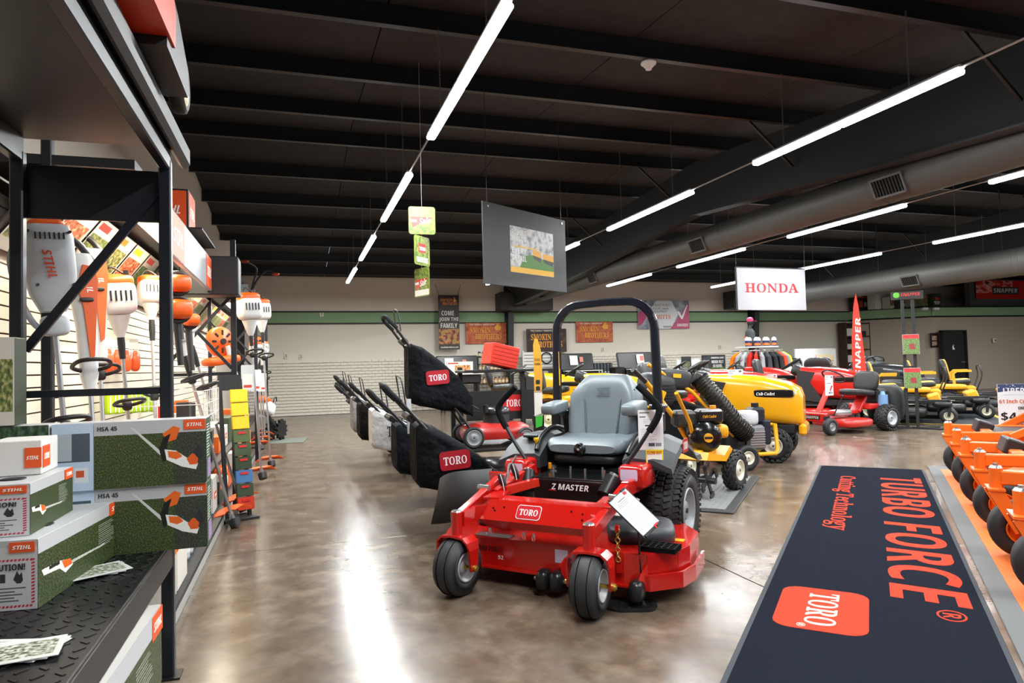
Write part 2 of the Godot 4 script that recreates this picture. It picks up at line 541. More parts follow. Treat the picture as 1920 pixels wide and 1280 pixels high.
# ================================================================ lamps and ducts
func build_lamps():
	var body := m("c9ccd0", 0.35, 0.3)
	var glow := m("ffffff", 0.6, 0.0, {"emission_enabled": true, "emission": Color(0.97, 0.99, 1.0), "emission_energy_multiplier": 16.0})
	var names := ["above the aisle", "beside the deep rafter", "just past the thick duct", "above the lit yellow riders", "past the office-side duct", "added out of view over the office approach to brighten it", "added out of view along the right wall for more light"]
	var rows := [1.22, 4.83, 8.35, 11.75, 15.3, 18.9, 22.4]  # the last two rows are added, unseen, to brighten the office corner
	for r in rows.size():
		var x: float = rows[r]
		for k in (5 if r < 5 else 4):
			var z := -1.28 - 3.66 * k
			var t := thing("strip_lamp", "slim white LED strip lamp on chains, row " + names[r], "lamp", V(x, 3.45, z), 0, "ceiling strip lamps")
			var g := G.new(); g.box(V(0, 0.045, 0), V(0.07, 0.03, 2.44), Basis.IDENTITY, 0.008); obj("housing", g, body, t)
			g = G.new(); g.box(V(0, 0.008, -0.612), V(0.08, 0.042, 1.2), Basis.IDENTITY, 0.012); g.box(V(0, 0.008, 0.612), V(0.08, 0.042, 1.2), Basis.IDENTITY, 0.012); obj("diffuser", g, glow, t)
			for s in [-1, 1]:
				g = G.new()
				var top := roof(z + 0.75 * s) - 3.45
				var y := 0.06
				var i := 0
				while y < top:
					var b := ry(90 * (i % 2))
					g.bar(V(0, y, 0.75 * s) + b * V(0.005, 0, 0), V(0, y + 0.032, 0.75 * s) + b * V(0.005, 0, 0), 0.003, 0.003)
					g.bar(V(0, y, 0.75 * s) - b * V(0.005, 0, 0), V(0, y + 0.032, 0.75 * s) - b * V(0.005, 0, 0), 0.003, 0.003)
					y += 0.027; i += 1
				obj("chain", g, m("9a9da0", 0.35, 0.8), t)
			if k < 4:
				g = G.new(); g.cyl(V(0, 0.04, -1.22), V(0, 0.04, -2.44), 0.011, 0.011, 8); obj("conduit", g, m("a8aaac", 0.35, 0.6), t)
			var l := AreaLight3D.new()
			l.name = "lamp_light"
			l.area_size = Vector2(0.075, 2.44)
			l.light_energy = LAMP
			l.light_color = Color(0.975, 0.985, 0.985)
			l.shadow_enabled = true
			l.transform = T(V(0, -0.014, 0), rx(-90))
			l.set("area_range", 40.0)
			t.add_child(l)
const LAMP := 15.0

func duct(x, y, r, z0, z1, label, vents: Array):
	var t := thing("air_duct", label, "duct", V(x, y, 0))
	var dm := m("4a4a48", 0.55, 0.15)
	var g := G.new()
	var secs := []
	var z: float = z0
	var i := 0
	while z > z1:
		secs.append(g.ring(V(0, 0, z), V(1, 0, 0), V(0, 1, 0), r + (0.0025 if i % 4 == 0 else 0.0), 28))
		z -= 0.035; i += 1
	g.loft(secs, true)
	obj("pipe", g, dm, t)
	z = z0 - 1.2
	while z > z1:
		for d in [0.0, 0.12]:
			g = G.new()
			g.lathe([[r, -0.02], [r + 0.008, -0.012], [r + 0.008, 0.012], [r, 0.02]], T(V(0, 0, z - d), Basis(V(1, 0, 0), V(0, 0, 1), V(0, -1, 0))), 28)
			obj("joint_collar", g, dm, t)
		g = G.new(); g.cyl(V(0, r, z - 0.5), V(0, roof(z) - y, z - 0.5), 0.012, 0.012, 6); obj("hanger_rod", g, m("303133", 0.5, 0.5), t)
		z -= 3.0
	for vz in vents:
		var b := rz(-68 if vz > 0 else -68)
		# grille on the side facing the aisle
		var n := V(-0.93, -0.37, 0)
		var xf := T(n * (r + 0.008) + V(0, 0, -absf(vz)), Basis(V(0, 0, 1), V(0.37, -0.93, 0) * -1, n))
		g = G.new()
		for s in [-1, 1]:
			g.box(xf * V(0, 0.11 * s, 0), V(0.44, 0.025, 0.03), xf.basis); g.box(xf * V(0.21 * s, 0, 0), V(0.025, 0.24, 0.03), xf.basis)
		var fr = obj("grille_frame", g, m("585856", 0.5, 0.2), t)
		g = G.new(); g.box(xf * V(0, 0, -0.006), V(0.42, 0.22, 0.01), xf.basis); obj("grille_back", g, m("101010", 0.9), fr)
		for k in 9:
			g = G.new(); g.box(xf * V(-0.17 + k * 0.042, 0, 0.002), V(0.005, 0.2, 0.02), xf.basis); obj("grille_slat", g, m("4a4a48", 0.5, 0.2), fr)
func build_ducts():
	duct(6.75, 3.36, 0.228, 1.0, -19.44, "thick round grey spiral air duct beside the deep rafter", [6.0, 9.9, 14.2, 17.6])
	duct(13.4, 3.08, 0.28, 1.0, -16.5, "round grey spiral air duct on the office side, near the office", [7.5, 11.6, 15.5])
	# plenum at the far end of the near duct
	var g := G.new(); g.box(V(6.75, 3.25, -19.75), V(1.7, 0.55, 0.6), Basis.IDENTITY, 0.01)
	tag(obj("duct_plenum", g, m("2c2b29", 0.6)), "dark box plenum at the thick duct's end on the back wall", "duct")
	g = G.new(); g.box(V(15.0, 3.35, -19.75), V(1.6, 0.6, 0.6), Basis.IDENTITY, 0.01)
	tag(obj("duct_plenum", g, m("222221", 0.6)), "dark box plenum on the back wall behind the white hanging sign", "duct")
	# smoke detector under a purlin
	var p := ax(1217, 145, 3.35)
	var t := thing("smoke_detector", "round white smoke detector under a dark purlin", "detector", V(p.x, roof(p.z) - 0.075, p.z))
	g = G.new(); g.lathe([[0.0, 0.0], [0.03, 0.0], [0.035, 0.02], [0.05, 0.03], [0.055, 0.05], [0.075, 0.055], [0.075, 0.075], [0.0, 0.08]], T(Vector3.ZERO), 24); obj("housing", g, m("e4e4e2", 0.5), t)
	g = G.new(); g.ell(V(0.02, 0.0, 0.02), V(0.005, 0.003, 0.005)); obj("indicator", g, m("b01818", 0.3), t)

# ================================================================ wheels shared by the machines
var WH := {}
# a wheel with its axle along local x, centred at the hub; blocks > 0 adds moulded tread blocks
func wheel(parent, at: Vector3, r, w, rim_r, rim_col = "b9babb", blocks = 0, name_ = "wheel", dish = 0.25, tire_col = "1b1c1e"):
	var key = str(r, w, rim_r, rim_col, blocks, dish, tire_col)
	if not WH.has(key):
		var bx := Basis(V(0, -1, 0), V(1, 0, 0), V(0, 0, 1))     # local y -> x
		var g := G.new()
		var h: float = w / 2; var sh: float = min(w * 0.28, (r - rim_r) * 0.6)
		g.lathe([[rim_r, -h * 0.8], [rim_r + 0.01, -h * 0.9], [(r + rim_r) / 2, -h], [r - sh, -h * 0.96], [r - sh * 0.3, -h * 0.8], [r - 0.002, -h * 0.5], [r, 0], [r - 0.002, h * 0.5], [r - sh * 0.3, h * 0.8], [r - sh, h * 0.96], [(r + rim_r) / 2, h], [rim_r + 0.01, h * 0.9], [rim_r, h * 0.8]], T(Vector3.ZERO, bx), 36)
		var tg := G.new()
		if blocks > 0:
			for i in blocks:
				for row in 5:
					var a: float = TAU * (i + (0.5 if row % 2 else 0.0)) / blocks
					var x: float = (row - 2) * w * 0.185
					var rr: float = r - (sh * 0.26 if absi(row - 2) == 2 else 0.0)
					var n := V(0, cos(a), sin(a))
					var tl := 18.0 * (-1 if row < 2 else (1 if row > 2 else 0))
					tg.box(V(x, 0, 0) + n * (rr + 0.002), V(w * 0.155, 0.01 + 0.006 * min(1.0, 24.0 / blocks), TAU * r / blocks * 0.78), Basis(V(1, 0, 0), n, V(1, 0, 0).cross(n)) * rz(-tl * 0.7) * ry(tl), 0.003)
			for sgn in [-1, 1]:
				for i in blocks:
					var a: float = TAU * (i + 0.25) / blocks
					var n := V(0, cos(a), sin(a))
					tg.box(V(sgn * h * 0.86, 0, 0) + n * (r - sh * 0.75), V(0.014, sh * 1.0, TAU * r / blocks * 0.5), Basis(V(1, 0, 0), n, V(1, 0, 0).cross(n)) * rz(-sgn * 22), 0.002)
		var rg := G.new()
		var prof := [[rim_r * 1.0, h * 0.82], [rim_r * 0.97, h * 0.93], [rim_r * 0.9, h * 0.9], [rim_r * 0.84, h * (0.9 - dish)], [rim_r * 0.45, h * (0.85 - dish)], [rim_r * 0.4, h * (0.95 - dish * 0.6)], [rim_r * 0.2, h * (0.97 - dish * 0.6)], [0.0, h * (0.97 - dish * 0.6)]]
		var full := []
		for k in prof.size(): full.append([prof[prof.size() - 1 - k][0], -prof[prof.size() - 1 - k][1]])
		full.append_array(prof)
		rg.lathe(full, T(Vector3.ZERO, bx), 24)
		var hg := G.new()
		hg.cyl(V(-h * (1.02 - dish * 0.55), 0, 0), V(h * (1.02 - dish * 0.55), 0, 0), rim_r * 0.11, -1, 10)
		WH[key] = [g.done(), tg.done() if blocks > 0 else null, rg.done(), hg.done()]
	var q: Array = WH[key]
	var tm := m(tire_col, 0.62)
	var o = obj(name_, q[0], tm, parent, T(at))
	if q[1]: obj("tread", q[1], tm, o)
	obj("rim", q[2], m(rim_col, 0.38, 0.2), o)
	obj("hub", q[3], m("3a3b3d", 0.4, 0.5), o)
	return o

func tag_card(parent, at: Transform3D, w, h, seed_ = 1, head = ""):     # printed price sheet
	if not TMX.has("tag%d" % (seed_ % 3)):
		var i := img(96, 128, "e9ebee")
		irect(i, 0.06, 0.05, 0.42, 0.035, "70757c"); irect(i, 0.72, 0.04, 0.2, 0.09, "5a5d66")
		irect(i, 0.06, 0.16, 0.25, 0.03, "333333"); irect(i, 0.28, 0.38, 0.44, 0.035, "222222")
		ilines(i, 0.12, 0.48, 0.7, 7, 0.045, 0.012, "8b9098", seed_)
		ilines(i, 0.2, 0.24, 0.6, 3, 0.04, 0.012, "8b9098", seed_ + 4)
		irect(i, 0.4, 0.84, 0.25, 0.09, "4c5260"); irect(i, 0.68, 0.84, 0.24, 0.09, "848a98")
		TMX["tag%d" % (seed_ % 3)] = print_mat(i, 0.35)
	var g := G.new()
	g.card(at * V(-w / 2, h / 2, 0.001), at * V(w / 2, h / 2, 0.001), at * V(w / 2, -h / 2, 0.001), at * V(-w / 2, -h / 2, 0.001))
	var o = obj("price_sheet", g, TMX["tag%d" % (seed_ % 3)], parent)
	g = G.new(); g.prism(rrect(w * 1.02, h * 1.02, 0.004), 0.0016, at); obj("sheet_sleeve", g, m("dfe2e6", 0.3), parent)
	return o
var TMX := {}

# ================================================================ the red zero-turn mower
func build_hero():
	var t := thing("zero_turn_mower", "red zero-turn mower with grey seat and black roll bar in the aisle", "mower", V(2.07, 0, -4.45), -46.2)
	var red := m("b5140c", 0.22, 0.0, {"clearcoat_enabled": true, "clearcoat": 0.6, "clearcoat_roughness": 0.08})
	var blk := m("121316", 0.35)
	var rub := m("1d1f22", 0.6)
	var steel := m("b8babb", 0.25, 0.9)
	var gold := m("b99a4a", 0.3, 0.8)
	var g: G
	# --- front casters
	for s in [-1, 1]:
		var cx: float = 0.412 * s + 0.012
		g = G.new()
		g.cyl(V(cx, 0.335, 1.28), V(cx, 0.475, 1.28), 0.034, -1, 20)
		var piv = obj("caster_pivot", g, red, t)
		g = G.new(); g.cyl(V(cx, 0.475, 1.28), V(cx, 0.482, 1.28), 0.031, 0.027, 20); obj("pivot_cap", g, steel, piv)
		g = G.new()
		var b := ry(4.0 * s)
		var path := [V(-0.115, 0.15, 0), V(-0.115, 0.27, 0), V(-0.105, 0.31, 0), V(-0.075, 0.335, 0), V(0, 0.342, 0), V(0.075, 0.335, 0), V(0.105, 0.31, 0), V(0.115, 0.27, 0), V(0.115, 0.15, 0)]
		var sec := []
		for i in path.size():
			var tn: Vector3 = (path[min(i + 1, 8)] - path[max(i - 1, 0)]).normalized()
			var nn := V(-tn.y, tn.x, 0)
			var hw: float = 0.055 if i in [2, 3, 4, 5, 6] else (0.045 if i in [1, 7] else 0.03)
			var c := V(cx, 0, 1.28)
			sec.append([c + b * (path[i] + nn * 0.006 + V(0, 0, hw)), c + b * (path[i] + nn * 0.006 + V(0, 0, -hw)), c + b * (path[i] - nn * 0.006 + V(0, 0, -hw)), c + b * (path[i] - nn * 0.006 + V(0, 0, hw))])
		g.loft(sec, true, true, false)
		var fk = obj("caster_fork", g, red, t)
		var wob := Node3D.new()
		var w = wheel(t, V(cx, 0.165, 1.28), 0.165, 0.155, 0.085, "9c9ea0", 0, "caster_wheel", 0.5, "2a2c2f")
		w.transform = T(V(cx, 0.165, 1.28), b)
		g = G.new()
		for gx in [-0.03, 0.03]: g.torus(T(V(gx, 0, 0), rz(90)), 0.1655, 0.0022, 36, 5)
		obj("tread_groove", g, m("0d0d0e", 0.8), w)
		g = G.new(); g.cyl(V(cx, 0.165, 1.28) + b * V(-0.14, 0, 0), V(cx, 0.165, 1.28) + b * V(0.14, 0, 0), 0.013, -1, 8); g.cyl(V(cx, 0.165, 1.28) + b * V(0.12, 0, 0), V(cx, 0.165, 1.28) + b * V(0.135, 0, 0), 0.02, -1, 6); obj("axle_bolt", g, gold, fk)
		wob.free()
	# --- carrier frame: sloping front plate with folded lip, arms to the pivots, side rails
	g = G.new()
	var fp := [[-0.30, 0.515, 1.06], [0.42, 0.515, 1.06], [0.37, 0.41, 1.14], [-0.33, 0.41, 1.14]]
	var lip := [[-0.33, 0.41, 1.14], [0.37, 0.41, 1.14], [0.37, 0.365, 1.12], [-0.29, 0.365, 1.12]]
	for q in [fp, lip]:
		var a := V(q[0][0], q[0][1], q[0][2]); var b2 := V(q[1][0], q[1][1], q[1][2]); var c := V(q[2][0], q[2][1], q[2][2]); var d := V(q[3][0], q[3][1], q[3][2])
		g.flat(); g.quad(a, b2, c, d)
		var back := V(0, -0.004, -0.012)
		g.quad(b2 + back, a + back, d + back, c + back)
		g.quad(a, a + back, b2 + back, b2); g.quad(b2, b2 + back, c + back, c); g.quad(d, d + back, a + back, a); g.quad(c, c + back, d + back, d)
	obj("front_plate", g, red, t)
	g = G.new()
	g.bar(V(-0.30, 0.515, 1.05), V(-0.36, 0.515, 0.75), 0.1, 0.012); g.bar(V(0.40, 0.512, 1.05), V(0.36, 0.512, 0.75), 0.1, 0.012)
	g.box(V(0.03, 0.505, 0.98), V(0.68, 0.012, 0.14))
	obj("frame_top", g, red, t)
	for s in [-1, 1]:
		g = G.new()
		var xe: float = 0.424 if s > 0 else -0.40
		var c1 := V(-0.31 if s < 0 else 0.36, 0.44, 1.1)
		g.loft(_band([c1 + V(0, 0, -0.02), c1 + V(0.05 * s, 0, 0.05), V(xe - 0.035 * s, 0.43, 1.265)], 0.085, 0.02), true, true, false)
		obj("caster_arm", g, red, t)
		g = G.new()
		g.bar(V(0.42 * s, 0.42, 1.24), V(0.43 * s, 0.56, 0.72), 0.05, 0.075, Vector3.UP, 0.006)
		g.bar(V(0.43 * s, 0.56, 0.72), V(0.36 * s, 0.5, -0.4), 0.05, 0.09, Vector3.UP, 0.006)
		obj("frame_rail", g, red, t)
		g = G.new(); g.cyl(V(0.40 * s, 0.545, 0.9), V(0.48 * s, 0.545, 0.9), 0.02, -1, 10); obj("rail_bolt", g, steel, t)
	# bolt holes and badge on the plate
	var pn := V(0, 0.08, 0.105).normalized()
	var pb := Basis(V(1, 0, 0), pn.cross(V(1, 0, 0)), pn)
	var pc := V(0.0, 0.462, 1.1)
	badge(t, T(pc + V(-0.02, 0, 0) + pn * 0.003, pb), 0.155, 0.088)
	for xx in [-0.26, -0.245, -0.19, 0.24, 0.31, 0.315]:
		g = G.new(); g.cyl(pc + pb * V(xx, 0.03 - fmod(absf(xx) * 7.0, 0.06), 0.0), pc + pb * V(xx, 0.03 - fmod(absf(xx) * 7.0, 0.06), 0.004), 0.006, -1, 8); obj("bolt_hole", g, m("200404", 0.7), t)
	# --- deck
	var outl := PackedVector2Array([Vector2(-0.64, -1.03), Vector2(0.52, -1.03), Vector2(0.64, -1.0), Vector2(0.77, -0.86), Vector2(0.80, -0.72), Vector2(0.78, -0.42), Vector2(0.66, -0.25), Vector2(0.42, -0.2), Vector2(-0.5, -0.2), Vector2(-0.66, -0.4), Vector2(-0.7, -0.9)])
	var up := Basis(V(1, 0, 0), V(0, 0, -1), V(0, 1, 0))
	g = G.new(); g.prism(outl, 0.012, T(V(0, 0.27, 0), up))
	for i in outl.size():
		var a := outl[i]; var c := outl[(i + 1) % outl.size()]
		var pa := V(a.x, 0.185, -a.y); var pc2 := V(c.x, 0.185, -c.y)
		g.bar(pa, pc2, 0.012, 0.17)
	var deck = obj("deck_shell", g, red, t)
	g = G.new()
	g.bar(V(-0.6, 0.105, 1.04), V(0.04, 0.105, 1.05), 0.03, 0.012); g.bar(V(0.22, 0.105, 1.05), V(0.56, 0.105, 1.05), 0.03, 0.012)
	g.loft(_band([V(0.60, 0.125, 1.02), V(0.66, 0.125, 1.02), V(0.80, 0.125, 0.88), V(0.83, 0.125, 0.72), V(0.81, 0.125, 0.42)], 0.085, 0.014), true, true, false)
	g.prism(PackedVector2Array([Vector2(0, 0), Vector2(0.1, 0.02), Vector2(0.02, 0.14), Vector2(-0.03, 0.1)]), 0.012, T(V(0.18, 0.08, 1.08), ry(70)))
	g.prism(PackedVector2Array([Vector2(0, 0), Vector2(0.1, 0.0), Vector2(0.1, 0.13)]), 0.012, T(V(0.6, 0.1, 1.1), ry(65)))
	obj("deck_bumper", g, red, deck)
	text("TURBO FORCE", 0.21, 0.032, m("47080a", 0.4), deck, T(V(-0.34, 0.21, 1.038)))
	text("52", 0.035, 0.022, m("d8c4c0", 0.4), deck, T(V(-0.25, 0.165, 1.038)))
	plate("painted_reflection", 0.2, 0.075, 0.004, 0.003, m("c9bfd6", 0.15), deck, T(V(0.36, 0.215, 1.037)))  # lilac plate: bluish-white window reflection painted onto the deck front
	plate("painted_reflection", 0.08, 0.075, 0.004, 0.003, m("c9bfd6", 0.15), deck, T(V(0.15, 0.215, 1.037)))  # narrower piece of the same painted window reflection
	plate("warning_decal", 0.1, 0.055, 0.004, 0.002, m("d8a21a", 0.4), deck, T(V(0.71, 0.278, 0.66), rx(-90)))
	g = G.new(); g.box(V(-0.32, 0.278, 0.98), V(0.24, 0.002, 0.08)); obj("mesh_plate", g, m("4a2a2a", 0.5), deck)
	for p in [V(-0.4, 0.285, 0.9), V(-0.15, 0.285, 0.92), V(-0.08, 0.285, 0.93), V(-0.36, 0.285, 1.0)]:
		g = G.new(); g.cyl(p - V(0, 0.01, 0), p + V(0, 0.012, 0), 0.012, 0.009, 8); obj("deck_bolt", g, steel, deck)
	# belt cover and step pad on the deck
	g = G.new(); g.sup(V(0.5, 0.315, 0.66), V(0.2, 0.055, 0.2), ry(20), 0.5); obj("belt_cover", g, m("2e3135", 0.5), t)
	g = G.new(); g.sup(V(-0.42, 0.31, 0.6), V(0.18, 0.045, 0.2), Basis.IDENTITY, 0.5); obj("belt_cover", g, m("2e3135", 0.5), t)
	g = G.new()
	for i in 6: g.box(V(0.60 + i * 0.036, 0.295, 0.9), V(0.008, 0.02, 0.12)); 
	for i in 5: g.box(V(0.69, 0.293, 0.84 + i * 0.03), V(0.2, 0.022, 0.008))
	g.box(V(0.69, 0.281, 0.9), V(0.2, 0.006, 0.13)); obj("step_pad", g, m("101112", 0.7), t)
	# anti-scalp rollers
	for p in [[0.06, 1.085], [0.145, 1.085], [0.60, 1.06]]:
		g = G.new(); g.sup(V(p[0], 0.09, p[1]), V(0.042, 0.06, 0.06), Basis.IDENTITY, 0.75); obj("roller", g, m("17191c", 0.28), t)
	g = G.new(); g.cyl(V(0.0, 0.09, 1.085), V(0.2, 0.09, 1.085), 0.012, -1, 8); obj("roller_axle", g, steel, t)
	# discharge chute: thick curved rubber flap
	g = G.new()
	var secs := []
	for i in 9:
		var u := i / 8.0
		var x: float = lerp(-0.60, -1.0, u)
		var zc: float = 0.52 + 0.10 * sin(u * PI * 0.8)
		var yt: float = 0.6 - 0.02 * u - 0.06 * pow(u, 4.0); var yb: float = 0.30 - 0.08 * u
		secs.append([V(x, yb, zc + 0.12), V(x, (yb + yt) / 2, zc + 0.05), V(x, yt, zc), V(x, yt, zc - 0.012), V(x, (yb + yt) / 2, zc + 0.036), V(x, yb, zc + 0.106)])
	g.loft(secs, true, true)
	obj("discharge_chute", g, m("0d0f13", 0.62), t)
	g = G.new(); g.bar(V(-0.56, 0.3, 0.72), V(-0.50, 0.56, 0.62), 0.07, 0.012, V(0, 0, 1)); g.bar(V(-0.56, 0.575, 0.62), V(-0.40, 0.575, 0.62), 0.05, 0.03, V(0, 0, 1), 0.004); g.bar(V(-0.38, 0.58, 0.62), V(-0.4, 0.54, 0.66), 0.05, 0.04); obj("chute_bracket", g, red, t)
	g = G.new(); g.cyl(V(-0.62, 0.35, 0.66), V(-0.46, 0.45, 0.7), 0.007, -1, 8); obj("chute_rod", g, steel, t)
	for k in 3:
		g = G.new(); g.cyl(V(-0.62 + k * 0.02, 0.36 + 0.01 * k, 0.67), V(-0.62 + k * 0.02, 0.36 + 0.01 * k, 0.7), 0.014, -1, 8); obj("chute_nut", g, gold, t)
	# deck lift linkage, left: red pedal arm, black levers with looped straps
	g = G.new()
	g.bar(V(-0.38, 0.5, 0.85), V(-0.28, 0.62, 0.5), 0.04, 0.06); g.bar(V(-0.33, 0.52, 0.82), V(-0.2, 0.55, 0.62), 0.05, 0.05)
	obj("lift_arm", g, red, t)
	g = G.new(); g.tube([V(-0.40, 0.55, 0.72), V(-0.36, 0.66, 0.68), V(-0.33, 0.72, 0.66)], 0.008, 6); g.tube([V(-0.37, 0.52, 0.8), V(-0.34, 0.6, 0.76), V(-0.35, 0.66, 0.74)], 0.006, 6); obj("lift_rod", g, steel, t)
	for o in [V(-0.36, 0.57, 0.8), V(-0.30, 0.63, 0.74)]:
		g = G.new(); g.tube([o + V(-0.008, 0.05, 0.015), o + V(0.012, 0.0, 0.018), o + V(0.02, -0.05, 0.015)], 0.0035, 6); obj("lever_spring", g, m("d6d6d8", 0.3), t)
		g = G.new(); g.sup(o, V(0.02, 0.055, 0.012), rz(24), 0.6); obj("lever_pad", g, blk, t)
	# chain hanging right of centre
	g = G.new()
	for k in 7: g.torus(T(V(0.50, 0.4 - k * 0.026, 1.06), rx(90) * rz(90 * (k % 2))), 0.013, 0.0035, 12, 5)
	obj("lift_chain", g, gold, t)
	g = G.new(); g.bar(V(0.50, 0.43, 1.06), V(0.50, 0.4, 1.06), 0.02, 0.02); g.bar(V(0.5, 0.24, 1.05), V(0.5, 0.17, 1.05), 0.03, 0.012); obj("chain_hook", g, red, t)
	# --- body: footwell box with name, black floor
	g = G.new(); g.box(V(0.02, 0.51, 0.60), V(0.5, 0.13, 0.05), Basis.IDENTITY, 0.006); g.box(V(0.02, 0.575, 0.42), V(0.52, 0.02, 0.4), Basis.IDENTITY, 0.004); g.box(V(0.02, 0.42, 0.45), V(0.46, 0.1, 0.28)); obj("footwell", g, m("0d0e10", 0.22), t)
	text("Z MASTER", 0.255, 0.037, m("e6e6e6", 0.35), t, T(V(0.035, 0.53, 0.627)), "sansb", 0.002, 0.2)
	g = G.new(); g.prism(PackedVector2Array([Vector2(0, 0), Vector2(0.06, 0), Vector2(0.02, 0.012)]), 0.002, T(V(-0.12, 0.503, 0.627))); obj("name_swoosh", g, m("b01818", 0.4), t)
	g = G.new()
	for p in [[-0.14, 0.5], [-0.05, 0.42], [0.08, 0.48], [0.17, 0.4], [0.22, 0.5]]: g.cyl(V(p[0], 0.585, p[1]), V(p[0], 0.63, p[1]), 0.008, -1, 8)
	obj("seat_spring_bolts", g, steel, t)
	g = G.new(); g.box(V(0.02, 0.5, -0.05), V(0.62, 0.22, 0.7), Basis.IDENTITY, 0.02); obj("chassis", g, blk, t)
	# red side tanks
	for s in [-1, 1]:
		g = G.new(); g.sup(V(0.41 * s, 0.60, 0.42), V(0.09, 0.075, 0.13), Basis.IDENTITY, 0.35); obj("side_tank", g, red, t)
		plate("tank_painted_reflection", 0.11, 0.07, 0.01, 0.002, m("cfc3dd", 0.15), t, T(V(0.40 * s, 0.615, 0.551)))  # window reflection on the glossy tank, painted as a pale plate
		g = G.new(); g.cyl(V(0.30 * s, 0.60, 0.56), V(0.27 * s, 0.50, 0.62), 0.05, 0.055, 14); obj("tank_cap", g, blk, t)
		g = G.new(); g.cyl(V(0.305 * s, 0.615, 0.55), V(0.298 * s, 0.598, 0.562), 0.032, 0.03, 14); obj("cap_plate", g, steel, t)
	# --- seat
	var vin := m("69747a", 0.42, 0.0, {"normal_enabled": true, "normal_texture": bump_tex(0.5, 6, 3.0), "normal_scale": 0.2, "uv1_triplanar": true, "uv1_scale": V(6, 6, 6)})
	g = G.new(); g.sup(V(0.0, 0.665, 0.1), V(0.25, 0.035, 0.24), Basis.IDENTITY, 0.35); obj("seat_pan", g, m("14171b", 0.45), t)
	# cushion: lofted front to back, scooped
	g = G.new()
	secs = []
	for i in 11:
		var u := i / 10.0
		var z: float = lerp(0.345, -0.12, u)
		var rr := []
		var hw: float = 0.285 - 0.02 * u - 0.05 * pow(1.0 - min(1.0, u * 5.0), 2.0)
		var topy: float = 0.825 - 0.035 * sin(u * PI * 0.9) - 0.06 * pow(1.0 - min(1.0, u * 5.0), 2.0)
		var boty: float = 0.69 + 0.02 * pow(1.0 - min(1.0, u * 6.0), 2.0)
		for j in 24:
			var a: float = TAU * j / 24
			var cx := signf(cos(a)) * pow(absf(cos(a)), 0.45); var sy := signf(sin(a)) * pow(absf(sin(a)), 0.5)
			var scoop: float = 0.045 * (absf(cx) * absf(cx)) * u * (1.0 if sy > 0 else 0.0)
			rr.append(V(cx * hw, (boty + topy) / 2 + sy * (topy - boty) / 2 + scoop, z))
		rr.reverse()
		secs.append(rr)
	g.loft(secs)
	var cush = obj("seat_cushion", g, vin, t)
	for s in [-1, 1]:
		g = G.new(); g.tube(bez([V(0.2 * s, 0.772, 0.3), V(0.16 * s, 0.79, 0.16), V(0.13 * s, 0.8, -0.05)], 5), 0.004, 6); obj("seat_seam", g, m("5c676c", 0.5), cush)
	# backrest: outline sections bottom to top with side bolsters
	g = G.new()
	secs = []
	var widths := [0.245, 0.265, 0.275, 0.275, 0.265, 0.225, 0.175, 0.15]
	var ys := [0.74, 0.82, 0.92, 1.02, 1.09, 1.15, 1.205, 1.225]
	for i in 8:
		var rr := []
		var lean: float = -0.10 - 0.22 * (ys[i] - 0.74)
		var th: float = 0.075 if i < 6 else (0.055 if i == 6 else 0.03)
		for j in 28:
			var a: float = TAU * j / 28
			var cx := signf(cos(a)) * pow(absf(cos(a)), 0.5); var sz := signf(sin(a)) * pow(absf(sin(a)), 0.55)
			var bol: float = (0.07 * smoothstep(0.5, 0.8, absf(cx)) * (1.0 - smoothstep(0.88, 1.0, absf(cx)))) * (1.0 if sz > 0.2 else 0.0) * (1.0 if i < 5 else (0.4 if i == 5 else 0.0))
			rr.append(V(cx * widths[i], ys[i], lean + sz * th + bol))
		secs.append(rr)
	for q in secs: q.reverse()
	g.loft(secs)
	var back = obj("backrest", g, vin, t)
	for s in [-1, 1]:
		g = G.new(); g.tube(bez([V(0.115 * s, 0.80, -0.03), V(0.13 * s, 0.95, -0.063), V(0.15 * s, 1.06, -0.088), V(0.24 * s, 1.12, -0.11)], 6), 0.006, 6)
		obj("backrest_seam", g, m("56636a", 0.5), back)
	for y in [1.135, 1.075]:
		g = G.new(); g.box(V(0, y, -0.187 - 0.22 * (y - 0.74) + 0.1675), V(0.1, 0.003, 0.004), rx(12)); obj("embossed_line", g, m("66747b", 0.5), back)
	text("TORO", 0.09, 0.035, m("67757c", 0.5), back, T(V(0, 1.105, -0.187 - 0.22 * 0.365 + 0.1665), rx(-12)), "serifb", 0.004, 0.0, "embossed_word")
	for s in [-1, 1]:
		g = G.new(); g.sup(V(0.30 * s, 1.0, 0.10), V(0.062, 0.042, 0.15), rx(4), 0.45); var ar = obj("armrest", g, vin, t)
		g = G.new(); g.bar(V(0.29 * s, 0.955, 0.12), V(0.29 * s, 0.95, -0.1), 0.06, 0.03); g.bar(V(0.29 * s, 0.95, -0.08), V(0.28 * s, 0.72, -0.12), 0.05, 0.05, V(0, 0, 1)); obj("armrest_bracket", g, blk, ar)
	g = G.new()
	g.lathe([[0.0, 0.045], [0.02, 0.045], [0.024, 0.035], [0.036, 0.035], [0.042, 0.025], [0.042, 0.0]].duplicate(), T(V(-0.01, 0.735, 0.33), Basis(V(1, 0, 0), V(0, 0, 1), V(0, -1, 0))), 24)
	var kn = obj("suspension_knob", g, m("0b0b0c", 0.2), t)
	g = G.new(); g.lathe([[0.0, 0.05], [0.008, 0.05], [0.01, 0.044]], T(V(-0.01, 0.735, 0.33), Basis(V(1, 0, 0), V(0, 0, 1), V(0, -1, 0))), 16); obj("knob_centre", g, steel, kn)
	# --- roll bar
	var rops := []
	rops.append(V(-0.40, 0.45, -0.15)); rops.append(V(-0.395, 1.0, -0.15)); rops.append(V(-0.385, 1.56, -0.15))
